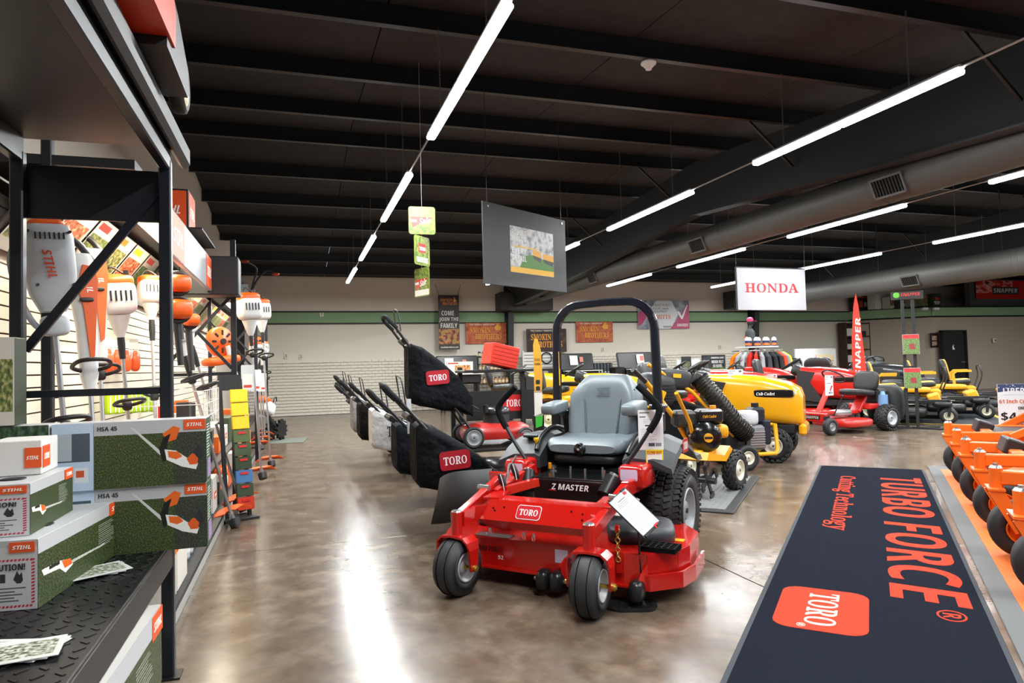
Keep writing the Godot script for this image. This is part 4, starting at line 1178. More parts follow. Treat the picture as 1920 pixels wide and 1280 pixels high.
	if style.get("guard", true):
		g = G.new(); g.cyl(V(0, 0.0, 0.0), V(0, 0.07, 0), 0.026, 0.02, 12); obj("gear_head", g, alu, t)
		g = G.new(); g.cyl(V(0, 0.02, 0.02), V(0, -0.04, 0.05), 0.05, 0.045, 16); obj("line_head", g, blk, t)
		g = G.new()
		var s2 := []
		for k in 7:
			var a := deg_to_rad(-80 + 160.0 * k / 6)
			var d := V(sin(a), 0, -cos(a))
			s2.append([V(0, 0.08, 0) + d * 0.04, V(0, 0.085, 0) + d * 0.13, V(0, 0.03, 0) + d * 0.2, V(0, 0.025, 0) + d * 0.2, V(0, 0.08, 0) + d * 0.13, V(0, 0.075, 0) + d * 0.04])
		g.loft(s2, true, true, false); obj("guard", g, style.get("guard_mat", org), t)
	return t

func build_rack_goods():
	build_prints()
	var gp := m("b8babb", 0.55)
	var SH := 0.594
	# two hedge trimmer cartons stacked at the shelf end
	for k in 2:
		var t = carton("trimmer_carton", ["leafy hedge trimmer carton, lower of the pair at the shelf end", "leafy hedge trimmer carton, upper of the pair at the shelf end"][k], V(-0.645, SH + 0.268 * k, -3.16 + 0.012 * k), V(0.555, 0.266, 0.14), 0, gp, {"right": TMX["hsa_text"]}, "hedge trimmer cartons")
		var g := G.new(); g.card(V(-0.132, 0.266, 0.0715), V(0.2775, 0.266, 0.0715), V(0.2775, 0, 0.0715), V(-0.132, 0, 0.0715)); obj("printed_panel", g, TMX["hsa"], t)
		g = G.new(); g.card(V(-0.2775, 0.266, 0.0715), V(-0.134, 0.266, 0.0715), V(-0.134, 0, 0.0715), V(-0.2775, 0, 0.0715)); obj("printed_panel", g, TMX["hsa_side"], t)
		text("HSA 45", 0.07, 0.017, m("2c2e30", 0.5), t, T(V(-0.085, 0.24, 0.0722)))
		stihl(t, T(V(0.235, 0.243, 0.0722)), 0.082, 0.04)
	carton("trimmer_carton", "dark leafy carton with white lines of text behind the shelf pile", V(-1.03, SH, -3.14), V(0.2, 0.535, 0.14), 0, gp, {"front": TMX["hsa_text"]}, "hedge trimmer cartons")
	# long cartons with warning labels on their ends
	var p1 := fl(70, 1140, SH); var p2 := fl(232, 1027, SH)
	var d := (p2 - p1); var ang := rad_to_deg(atan2(-d.x, -d.z))
	var sz := V(0.17, 0.215, d.length())
	var b := ry(ang)
	var c := (p1 + p2) / 2 + b * V(-sz.x / 2, 0, 0)
	var t = carton("long_carton", "long leafy carton with warning label, under another carton on the shelf", c, sz, ang, gp, {"right": TMX["hedge_side"], "front": TMX["caution"]}, "cartons with warning labels")
	_carton_marks(t, sz)
	var p3 := fl(55, 1003, SH + 0.216); var p4 := fl(132, 958, SH + 0.216)
	d = p4 - p3; var ang2 := rad_to_deg(atan2(-d.x, -d.z)); sz = V(0.18, 0.165, 0.4); b = ry(ang2)
	c = p3 + b * V(-sz.x / 2, 0, -sz.z / 2)
	t = carton("long_carton", "grey carton with warning label resting on the long leafy carton", V(c.x, SH + 0.2165, c.z), sz, ang2, gp, {"right": TMX["hedge_side"], "front": TMX["caution"]}, "cartons with warning labels")
	_carton_marks(t, sz)
	t = carton("display_carton", "white and orange carton on top of the warning label cartons", V(c.x - 0.03, SH + 0.383, c.z - 0.1), V(0.16, 0.12, 0.2), ang2 + 4, m("d8d6d2", 0.5))
	stihl(t, T(V(0.055, 0.06, 0.1015)), 0.05, 0.07); stihl(t, T(V(0.0815, 0.06, 0.05), ry(90)), 0.08, 0.075)
	t = carton("display_carton", "tall carton with orange top and leafy print against the rack post", V(-1.1, SH + 0.54, -3.12), V(0.12, 0.34, 0.12), 0, m("26301e", 0.5), {"front": TMX["pic0"]})
	leaflet(fl(165, 1072, SH + 0.002), 12, "fanned leaflets beside the cartons on the low shelf")
	leaflet(fl(25, 1220, SH + 0.002), -10, "fanned leaflets in front of the warning label cartons")
	# cartons and bottles on the floor under and beyond the low shelf
	p1 = fl(135, 1300, 0.2); 
	t = carton("long_carton", "long leafy carton with pictured white top under the low shelf", (fl(290, 1145, 0.42) + fl(195, 1280, 0.42)) * V(0.5, 0, 0.5) + V(-0.1, 0.06, 0.12), V(0.2, 0.36, 1.0), -2, gp, {"right": TMX["hedge_side"], "top": TMX["long_top"]}, "cartons under the racks")
	stihl(t, T(V(0.1015, 0.31, -0.44), ry(90)), 0.16, 0.09)
	var fuel := m("cfcac0", 0.5)
	for k in 2:
		t = carton("fuel_carton", ["white fuel mix carton with orange edges on the base shelf", "white fuel mix carton at the end by the low rack post"][k], V(-0.86, 0.106, -4.35 + 0.38 * k), V(0.42, 0.25, 0.34), 0, fuel, {}, "fuel cartons")
		for s in [-1, 1]:
			var g := G.new(); g.box(V(0.206 * s, 0.235, 0), V(0.012, 0.03, 0.345)); obj("orange_edge", g, m("d9681c", 0.5), t)
		var g2 := G.new(); g2.box(V(0, 0.235, 0.172), V(0.42, 0.03, 0.006)); obj("orange_edge", g2, m("d9681c", 0.5), t)
		text("MotoMix", 0.14, 0.03, m("8a857c", 0.5), t, T(V(0.05, 0.14, 0.1725)))
		plate("barcode", 0.08, 0.05, 0.002, 0.002, m("4a4a48", 0.5), t, T(V(-0.1, 0.06, 0.1722)))
	var glass := m(Color(0.82, 0.86, 0.88, 0.35), 0.08, 0.0, {"transparency": BaseMaterial3D.TRANSPARENCY_ALPHA})
	for k in 8:
		var bt := thing("clear_bottle", "clear plastic jug with grey cap on the wall rack base", "bottle", V(-0.74 - 0.13 * (k % 2), 0.106, -4.72 - 0.15 * (k / 2)), 0, "clear jugs on the base shelf")
		var g := G.new(); g.lathe([[0.0, 0.0], [0.055, 0.0], [0.058, 0.02], [0.058, 0.15], [0.03, 0.2], [0.02, 0.21], [0.02, 0.235]], T(Vector3.ZERO), 14); obj("jug", g, m("b9bec2", 0.12, 0.1), bt)
		g = G.new(); g.cyl(V(0, 0.235, 0), V(0, 0.265, 0), 0.023, -1, 12); obj("cap", g, m("8c9094", 0.4), bt)
		g = G.new(); g.cyl(V(0, 0.05, 0), V(0, 0.12, 0), 0.0588, -1, 14, false); obj("sleeve_label", g, m(["d8d8d4", "9aa4aa"][k % 2], 0.4), bt)
	# tools hanging on the slatwall behind the near rack
	var hang := [
		["grey corded trimmer with orange top lever on the slatwall", Vector2(133, 900), Vector2(98, 560), -1.12, {"head": "electric", "loop_at": 0.62, "hs": 1.05, "grip": false}],
		["white battery trimmer with long orange side panel on the slatwall", Vector2(172, 860), Vector2(158, 565), -1.15, {"head": "battery", "loop_at": 0.4, "grip": false}],
		["second white battery trimmer half hidden behind the orange panel one", Vector2(190, 860), Vector2(180, 545), -1.24, {"head": "battery", "loop_at": 0.55, "grip": false}],
		["white engine trimmer with orange vented top on the slatwall", Vector2(252, 860), Vector2(222, 590), -1.15, {"head": "petrol", "loop_at": 0.62, "hs": 1.15}],
		["white engine trimmer with black throttle grip beside the rack post", Vector2(285, 860), Vector2(283, 570), -1.12, {"head": "petrol", "loop_at": 0.75, "hs": 1.0}]]
	for q in hang:
		var head := ax(q[2].x, q[2].y, q[3]); var foot := ax(q[1].x, q[1].y, q[3] + 0.06)
		foot.z = head.z + (foot.z - head.z) * 0.5
		var st: Dictionary = q[4]; st["guard"] = true; st["face"] = V(0.45, 0.1, 1.0)
		power_tool("string_trimmer", q[0], foot, head, st, "trimmers on the slatwall")
	# leaning trimmers in the aisle face of the wall rack
	var lean := [
		["long silver trimmer leaning out from the wall rack", Vector2(436, 975), Vector2(338, 640), 0.06, -5.7, {"head": "petrol", "loop_at": 0.32, "hs": 0.9}],
		["second long silver trimmer leaning beside the first one", Vector2(452, 948), Vector2(352, 625), 0.08, -6.3, {"head": "petrol", "loop_at": 0.5, "hs": 0.85}],
		["white trimmer with orange cap hung on the second upright", Vector2(490, 890), Vector2(468, 600), 0.12, -8.6, {"head": "petrol", "hs": 1.35, "loop_at": 0.4}],
		["white trimmer with square orange cover hung past the second upright", Vector2(507, 868), Vector2(490, 600), 0.1, -10.0, {"head": "petrol", "hs": 1.2, "loop_at": 0.5}]]
	for q in lean:
		var foot := fl(q[1].x, q[1].y, q[3]); var head := ax(q[2].x, q[2].y, foot.x - 0.32 if q[4] > -7 else foot.x - 0.05)
		if q[4] > -7: head = az(q[2].x, q[2].y, foot.z + 0.35)
		else: head = az(q[2].x, q[2].y, foot.z)
		var st: Dictionary = q[5]; st["face"] = V(0.4, 0.1, 1.0)
		power_tool("string_trimmer", q[0], foot, head, st, "trimmers on the wall rack")
	# hanging packs on the slatwall: ear muffs, gloves, safety vests
	for k in 8:
		var p := ax(198 + (k % 4) * 17 , 672 + 8 * (k / 4), -1.42 + 0.05 * (k / 4))
		var e := thing("ear_protector_pack", "orange ear protector in a clear pack hanging on the slatwall", "ear protector", p, 60, "orange ear protector packs")
		var g := G.new(); g.sup(V(0, 0, 0.02), V(0.045, 0.075, 0.03), Basis.IDENTITY, 0.7); obj("ear_cup", g, m("d8501c", 0.35), e)
		g = G.new(); g.tube(bez([V(-0.04, 0.02, 0.02), V(-0.03, 0.1, 0.02), V(0.03, 0.1, 0.02), V(0.04, 0.02, 0.02)], 5), 0.006, 6); obj("headband", g, m("d8d8d6", 0.3), e)
		g = G.new(); g.prism(rrect(0.1, 0.06, 0.008), 0.003, T(V(0, 0.15, 0.01))); obj("header_card", g, m("c8c4bc", 0.4), e)
	for k in 6:
		var p := ax(205 + (k % 6) * 16, 755, -1.4)
		var e := thing("safety_vest_pack", "folded neon yellow safety vest in a clear pack on the slatwall", "vest", p, 60, "neon safety vest packs")
		var g := G.new(); g.sup(V(0, 0, 0), V(0.05, 0.09, 0.03), Basis.IDENTITY, 0.45); obj("folded_vest", g, m("b6dc10", 0.5), e)
		for s in [-1, 1]:
			g = G.new(); g.box(V(0.025 * s, 0, 0.0305), V(0.012, 0.15, 0.003)); obj("reflective_strip", g, m("d9dcdc", 0.3), e)
	# orange blower wheel, orange scoop, boxes and packs further along
	var p := ax(412, 640, -0.85)
	t = thing("leaf_blower", "orange backpack blower with a slotted round fan cover on the wall rack", "blower", p, 40)
	var g := G.new(); g.lathe([[0.0, 0.06], [0.05, 0.06], [0.055, 0.05], [0.15, 0.045], [0.17, 0.02], [0.17, -0.03], [0.0, -0.04]], T(Vector3.ZERO, Basis(V(1, 0, 0), V(0, 0, 1), V(0, -1, 0))), 28); obj("fan_cover", g, m("e8611a", 0.4), t)
	for k in 8:
		var a: float = TAU * k / 8
		g = G.new(); g.box(V(cos(a) * 0.105, sin(a) * 0.105, 0.05), V(0.06, 0.028, 0.008), rz(rad_to_deg(a)), 0.004); obj("fan_slot", g, m("1a1a1a", 0.6), t)
	g = G.new(); g.cyl(V(0, 0, 0.05), V(0, 0, 0.075), 0.04, 0.035, 16); obj("fan_hub", g, m("26282c", 0.4), t)
	g = G.new(); g.sup(V(-0.02, -0.22, 0.05), V(0.22, 0.05, 0.12), rz(8), 0.55); obj("blower_base", g, m("e05a14", 0.4), t)
	g = G.new(); g.cyl(V(0.05, -0.05, 0.06), V(0.13, -0.4, 0.1), 0.03, -1, 12); obj("blower_tube", g, m("c4c8cc", 0.35), t)
	for q in [[Vector2(345, 540), 0.8, "orange"], [Vector2(330, 480), 0.6, "orange"], [Vector2(332, 800), 0.7, "black"]]:
		pass
	# narrow rack of yellow topped accessory packs standing before the second upright
	p = fl(432, 925)
	t = thing("accessory_stand", "narrow black stand of yellow topped accessory packs before the wall rack", "display stand", V(-0.5, 0, -6.55), 25)
	g = G.new(); g.bar(V(-0.12, 0.0, 0), V(-0.16, 1.25, -0.05), 0.03, 0.03); g.bar(V(0.08, 0.0, 0), V(0.02, 1.25, -0.05), 0.03, 0.03); g.box(V(-0.07, 1.22, -0.05), V(0.2, 0.14, 0.03)); g.box(V(-0.03, 0.01, 0), V(0.3, 0.02, 0.25)); obj("stand_frame", g, m("17181a", 0.5), t)
	for k in 9:
		var y := 1.1 - k * 0.12
		g = G.new(); g.box(V(-0.02 + 0.005 * k, y, 0.03 + 0.004 * k), V(0.15, 0.115, 0.03), rx(-6), 0.004)
		var cols := ["e8bc14", "e8bc14", "e0b818", "4a5a30", "38482c", "2a3a24", "3c6a9a", "30402c", "b8321c"]
		obj("accessory_pack", g, m(cols[k], 0.4), t)
		if k > 2:
			g = G.new(); g.box(V(-0.02 + 0.005 * k, y + 0.03, 0.047 + 0.004 * k), V(0.07, 0.02, 0.004), rx(-6)); obj("pack_label", g, m("b8201c", 0.4), t)
	# wire basket
	p = ax(392, 775, -0.85)
	t = thing("wire_basket", "white wire basket of small parts on the wall rack", "basket", V(-0.95, 0.88, -6.0))
	g = G.new()
	for k in 9: g.box(V(0.28, 0.15, -0.5 + k * 0.125), V(0.006, 0.3, 0.006))
	for k in 4: g.box(V(0.28, 0.0 + k * 0.1, 0), V(0.006, 0.006, 1.0))
	for s in [-0.5, 0.5]:
		for k in 4: g.box(V(0.0, 0.0 + k * 0.1, s), V(0.56, 0.006, 0.006))
	g.box(V(0, 0, 0), V(0.56, 0.006, 1.0)); obj("wire_frame", g, m("d8d8d6", 0.35), t)
	var rng := RandomNumberGenerator.new(); rng.seed = 8
	for k in 7:
		t = carton("parts_box", "small boxed part standing in the white wire basket", V(-1.15 + rng.randf() * 0.35, 0.885, -6.4 + k * 0.13), V(0.09, 0.12 + rng.randf() * 0.1, 0.07), rng.randf_range(-10, 10), m(["d8601c", "c8c8c4", "26282a", "b8281c"][k % 4], 0.5), {}, "boxed parts in the wire basket")
	# orange hedge guards, boxes and machines on the base shelf further along
	for k in 12:
		var z := -6.0 - k * 0.46
		var kind := k % 3
		if kind == 0:
			var sc := thing("chainsaw", "orange and white chainsaw on the wall rack base shelf", "chainsaw", V(-0.84, 0.106, z), 176 + (k * 7) % 9, "chainsaws on the wall rack")
			g = G.new(); g.sup(V(0, 0.12, 0), V(0.16, 0.1, 0.1), Basis.IDENTITY, 0.5); obj("engine_body", g, m("d8dad8", 0.4), sc)
			g = G.new(); g.sup(V(-0.02, 0.2, 0), V(0.14, 0.05, 0.09), Basis.IDENTITY, 0.5); obj("top_cover", g, m("e05a14", 0.4), sc)
			g = G.new(); g.tube(bez([V(0.1, 0.08, 0.11), V(0.12, 0.26, 0.09), V(0.12, 0.28, -0.09), V(0.1, 0.08, -0.11)], 5), 0.013, 8); obj("front_handle", g, m("151515", 0.5), sc)
			g = G.new(); g.bar(V(0.12, 0.08, 0.02), V(0.55, 0.08, 0.02), 0.008, 0.07); obj("guide_bar", g, m("8e9296", 0.35, 0.8), sc)
		else:
			t = carton("tool_carton", "%s tool carton on the wall rack base shelf" % ["plain orange", "white and green", "dark leafy", "orange lidded", "grey printed", "small white", "tall orange", "low dark"][(k * 2 / 3) % 8], V(-0.9, 0.106, z), V(0.4, 0.2 + 0.1 * (k % 2), 0.3), 0, m(["d8601c", "c8c8c4", "2c3a24", "d86a24"][k % 4], 0.5), {}, "tool cartons on the base shelf")
			stihl(t, T(V(0.2015, 0.14, 0), ry(90)), 0.14, 0.06)
	for k in 14:
		var z := -4.2 - k * 0.66
		t = carton("shelf_box", ["dark", "orange", "pale", "green", "slate"][k % 5] + " boxed accessory on the lower wall rack shelf", V(-1.0, 0.431, z), V(0.34, 0.18 + 0.06 * (k % 3), 0.4), (k * 7) % 9 - 4, m(["26282a", "d8601c", "c8c6c0", "38482c", "5a6068"][k % 5], 0.5), {}, "boxes on the lower shelf")
		if k % 2: stihl(t, T(V(0.1715, 0.12, 0), ry(90)), 0.16, 0.06)
	# orange blower housings hung high by the near post
	for q in [["orange blower head hung above the leaning trimmers", Vector2(330, 532), 0.075], ["black and orange blower head hung below the orange one", Vector2(330, 580), 0.085], ["orange tube of a blower hung behind the near post", Vector2(352, 600), 0.06]]:
		p = ax(q[1].x, q[1].y, -0.78)
		t = thing("blower_head", q[0], "blower", p, 30, "blower heads on hooks")
		g = G.new(); g.sup(Vector3.ZERO, V(q[2], q[2] * 0.8, 0.12), Basis.IDENTITY, 0.55); obj("housing", g, m("e05a14", 0.4), t)
		g = G.new(); g.torus(T(V(0, 0, 0.03), rx(90)), q[2] * 0.98, 0.016, 20, 8); obj("black_band", g, m("1a1a1c", 0.5), t)
		g = G.new(); g.cyl(V(0, -q[2] * 0.5, 0), V(0.02, -0.38, 0.02), 0.026, 0.02, 12); obj("pipe", g, m(["26282c", "1b1c1e", "d9531a"][int(q[1].y) % 3], 0.4), t)
	# more tools further along, seen edge on
	for k in 4:
		p = V(-0.62, 1.55 + 0.1 * (k % 2), -11.4 - k * 0.8)
		power_tool("string_trimmer", ["far trimmer with orange cover hung beyond the third upright", "far trimmer hung one hook past the orange covered one", "far trimmer hung two hooks past the orange covered one", "last trimmer hung at the end of the wall rack"][k], V(-0.58, 0.12, p.z), p, {"head": "petrol", "face": V(0.5, 0, 1), "loop_at": 0.4}, "trimmers on the wall rack")
	for k in 3:
		p = V(-0.5, 1.25 - 0.05 * k, -7.6 - k * 1.5)
		t = thing("hang_tag", "clear sleeve tag with white card hung on %s" % ["the second upright", "a silver trimmer shaft", "the hook past the silver trimmers"][k], "tag", p, 15, "tags on the wall rack")
		plate("sleeve", 0.13, 0.27, 0.015, 0.004, m("d0d4d8", 0.2), t, T(Vector3.ZERO)); plate("red_text_panel", 0.08, 0.03, 0.004, 0.002, m("c8402c", 0.5), t, T(V(0, -0.09, 0.003))); plate("card", 0.1, 0.16, 0.004, 0.002, m("e4e4e0", 0.5), t, T(V(0, -0.04, 0.0025)))
	# tiller with a spiked wheel at the far end of the rack, on a thin grey mat
	p = fl(515, 828)
	t = thing("mini_tiller", "orange and white tiller with black spiked tine wheel at rack end", "tiller", V(p.x - 0.15, 0.012, p.z), 60)
	g = G.new(); g.sup(V(0, 0.62, 0), V(0.16, 0.12, 0.14), rz(-25), 0.5); obj("engine", g, m("d4d6d4", 0.4), t)
	g = G.new(); g.sup(V(-0.06, 0.76, 0), V(0.13, 0.06, 0.12), rz(-25), 0.5); obj("engine_cover", g, m("e05a14", 0.4), t)
	g = G.new(); g.cyl(V(0.05, 0.5, 0), V(0.3, 0.2, 0), 0.04, -1, 10); obj("drive_tube", g, m("26282a", 0.4), t)
	for s in [-1, 1]:
		g = G.new()
		var star := PackedVector2Array()
		for k in 24:
			var a: float = TAU * k / 24
			var rr: float = 0.2 if k % 2 else 0.14
			star.append(Vector2(cos(a + 0.1 * (k % 2)), sin(a + 0.1 * (k % 2))) * rr)
		g.prism(star, 0.05, T(V(0.34, 0.19, 0.1 * s))); obj("tine_wheel", g, m("101011", 0.5), t)
	g = G.new(); g.tube(bez([V(0, 0.7, 0), V(-0.3, 1.2, 0), V(-0.5, 1.3, 0.2)], 6), 0.015, 8); g.tube(bez([V(0.2, 0.55, 0), V(0.26, 0.75, 0), V(0.34, 0.8, 0), V(0.36, 0.72, 0)], 5), 0.012, 8); obj("handlebar", g, m("17181a", 0.5), t)
	wheel(t, V(-0.1, 0.12, 0.0), 0.12, 0.06, 0.07, "3a3c3e", 0, "transport_wheel")
	g = G.new(); g.box(V(p.x + 0.0, 0.005, p.z - 0.1), V(1.1, 0.01, 0.9), ry(-6), 0.003); tag(obj("floor_mat", g, m("6a6f68", 0.7)), "thin grey mat under the tiller at the far rack end", "mat")
	# on top: orange sided cartons and a cultivator with curved handlebars
	t = carton("tool_carton", "black edged orange carton standing on top of the wall rack", V(-0.97, 2.462, -6.1), V(0.3, 0.34, 0.36), 0, m("1a1a1c", 0.5)); 
	stihl(t, T(V(0.1515, 0.17, 0), ry(90)), 0.33, 0.31); stihl(t, T(V(0, 0.17, 0.1815)), 0.27, 0.31)
	g = G.new(); g.box(V(-0.95, 2.453, -6.2), V(0.5, 0.014, 0.9)); tag(obj("top_board", g, m("1b1d20", 0.5)), "dark board lying across the top of the wall rack", "board")
	for k in 3:
		t = carton("tool_carton", ["brown carton on top past the second upright", "long dark cylinder carton on top of the wall rack", "grey carton at the far top of the wall rack"][k], V(-0.95, 2.447, -9.2 - k * 1.4), V(0.3, 0.5 - 0.1 * k, 0.5), 12, m(["7a6a5c", "1b1d1f", "6a6e70"][k], 0.45), {}, "cartons on top of the wall rack")
	p = ax(515, 560, -0.7)
	t = thing("cultivator", "dark cultivator with curved handlebars and orange grips on top", "cultivator", V(-0.85, 2.447, -13.2))
	g = G.new(); g.tube(bez([V(0, 0.1, 0), V(0.1, 0.5, 0), V(0.16, 0.75, 0.1), V(-0.02, 0.85, 0.25)], 6), 0.018, 8); g.tube(bez([V(0, 0.1, 0), V(0.15, 0.5, 0.1), V(0.35, 0.7, 0.2), V(0.5, 0.62, 0.3)], 6), 0.018, 8); g.tube([V(0.1, 0.5, 0), V(0.15, 0.5, 0.1)], 0.015, 8); obj("handlebar", g, m("1c1d1f", 0.5), t)
	g = G.new(); g.sup(V(0, 0.12, 0), V(0.2, 0.12, 0.15), Basis.IDENTITY, 0.5); obj("engine", g, m("4a3a34", 0.5), t)
	for q in [V(-0.02, 0.85, 0.25), V(0.5, 0.62, 0.3)]:
		g = G.new(); g.sup(q, V(0.07, 0.025, 0.025), ry(-30), 0.6); obj("grip", g, m("a83c14", 0.5), t)
	# wall outlets on the back wall near the rack
	# snow blower on the high shelf of the near rack
	t = thing("snow_blower", "orange snow blower with dark shield and small wheel on the high shelf", "snow blower", V(-0.62, 2.412, -2.5))
	var org := m("c8330c", 0.4)
	g = G.new(); g.prism(PackedVector2Array([Vector2(0.0, 0.04), Vector2(0.62, 0.0), Vector2(0.62, 0.34), Vector2(0.1, 0.3), Vector2(-0.02, 0.16)]), 0.2, T(V(0.13, 0, -0.05), Basis(V(0, 0, 1), V(0, 1, 0), V(-1, 0, 0)))); obj("chute", g, org, t)
	g = G.new(); g.box(V(0.14, 0.24, 0.2), V(0.22, 0.05, 0.5), rx(-4), 0.02); obj("chute_rim", g, m("b8443a", 0.35), t)
	g = G.new(); g.prism(PackedVector2Array([Vector2(0.05, 0.0), Vector2(0.05, 0.27), Vector2(-0.18, 0.22), Vector2(-0.4, 0.12), Vector2(-0.44, 0.03), Vector2(-0.4, 0.0)]), 0.16, T(V(0.14, 0, 0), Basis(V(0, 0, 1), V(0, 1, 0), V(-1, 0, 0)))); obj("side_shield", g, m("14161a", 0.5), t)
	g = G.new(); g.tube(bez([V(0.14, 0.02, -0.44), V(0.15, 0.07, -0.48), V(0.2, 0.08, -0.46)], 5), 0.008, 6); obj("skid_rod", g, m("b9bcc0", 0.3, 0.8), t)
	wheel(t, V(0.16, 0.12, -0.58), 0.12, 0.06, 0.085, "b8a888", 0, "wheel", 0.3, "26241f")
	g = G.new(); g.box(V(-0.1, 0.18, 0.1), V(0.22, 0.36, 0.4), Basis.IDENTITY, 0.03); obj("engine", g, m("202224", 0.4), t)
func _carton_marks(t, sz: Vector3):
	stihl(t, T(V(sz.x * 0.25, sz.y * 0.9, sz.z / 2 + 0.003)), sz.x * 0.42, sz.y * 0.15)
	stihl(t, T(V(sz.x / 2 + 0.003, sz.y * 0.88, -sz.z * 0.38), ry(90)), sz.z * 0.2, sz.y * 0.22)
	text("CAUTION!", sz.x * 0.6, sz.y * 0.09, m("26282c", 0.5), t, T(V(0, sz.y * 0.62, sz.z / 2 + 0.003)), "sansb", 0.0012)
	var g := G.new(); g.sup(V(0, sz.y + 0.002, sz.z * 0.2), V(sz.x * 0.2, 0.004, 0.03), Basis.IDENTITY, 0.6); obj("carry_slot", g, m("17181a", 0.6), t)

# ================================================================ hanging signs, wall banners, wall goods
# an upright panel filling a pixel rectangle at depth z; returns [node, width, height]
func panel(called, label, cat, x0, y0, x1, y1, z, mat, th = 0.01, edge = "d8d4cc", group = ""):
	var a := az(x0, (y0 + y1) / 2.0, z); var b := az(x1, (y0 + y1) / 2.0, z)
	var c := az((x0 + x1) / 2.0, y0, z); var d := az((x0 + x1) / 2.0, y1, z)
	var w := b.x - a.x; var h := c.y - d.y
	var t := thing(called, label, cat, V((a.x + b.x) / 2, d.y, z), 0, group)
	var g := G.new(); g.box(V(0, h / 2, 0), V(w, h, th), Basis.IDENTITY, 0.001); obj("backing", g, m(edge, 0.5), t)
	if mat:
		g = G.new(); g.card(V(-w / 2, h, th / 2 + 0.001), V(w / 2, h, th / 2 + 0.001), V(w / 2, 0, th / 2 + 0.001), V(-w / 2, 0, th / 2 + 0.001)); obj("print", g, mat, t)
	return [t, w, h]
func ptext(p, s, x, y, w, h, col, kind = "sansb", z = 0.007, slant = 0.0):     # x,y,w,h in 0..1 of the panel, y from the top
	text(s, p[1] * w, p[2] * h, m(col, 0.5), p[0], T(V((x - 0.5) * p[1], (1 - y) * p[2], z)), kind, 0.002, slant)
func chain_to_roof(t: Node3D, x, y, z):
	var g := G.new(); var top: float = roof(t.position.z + z) - t.position.y
	g.cyl(V(x, y, z), V(x, top, z), 0.004, -1, 5); obj("chain", g, m("3a3c3e", 0.5, 0.5), t)

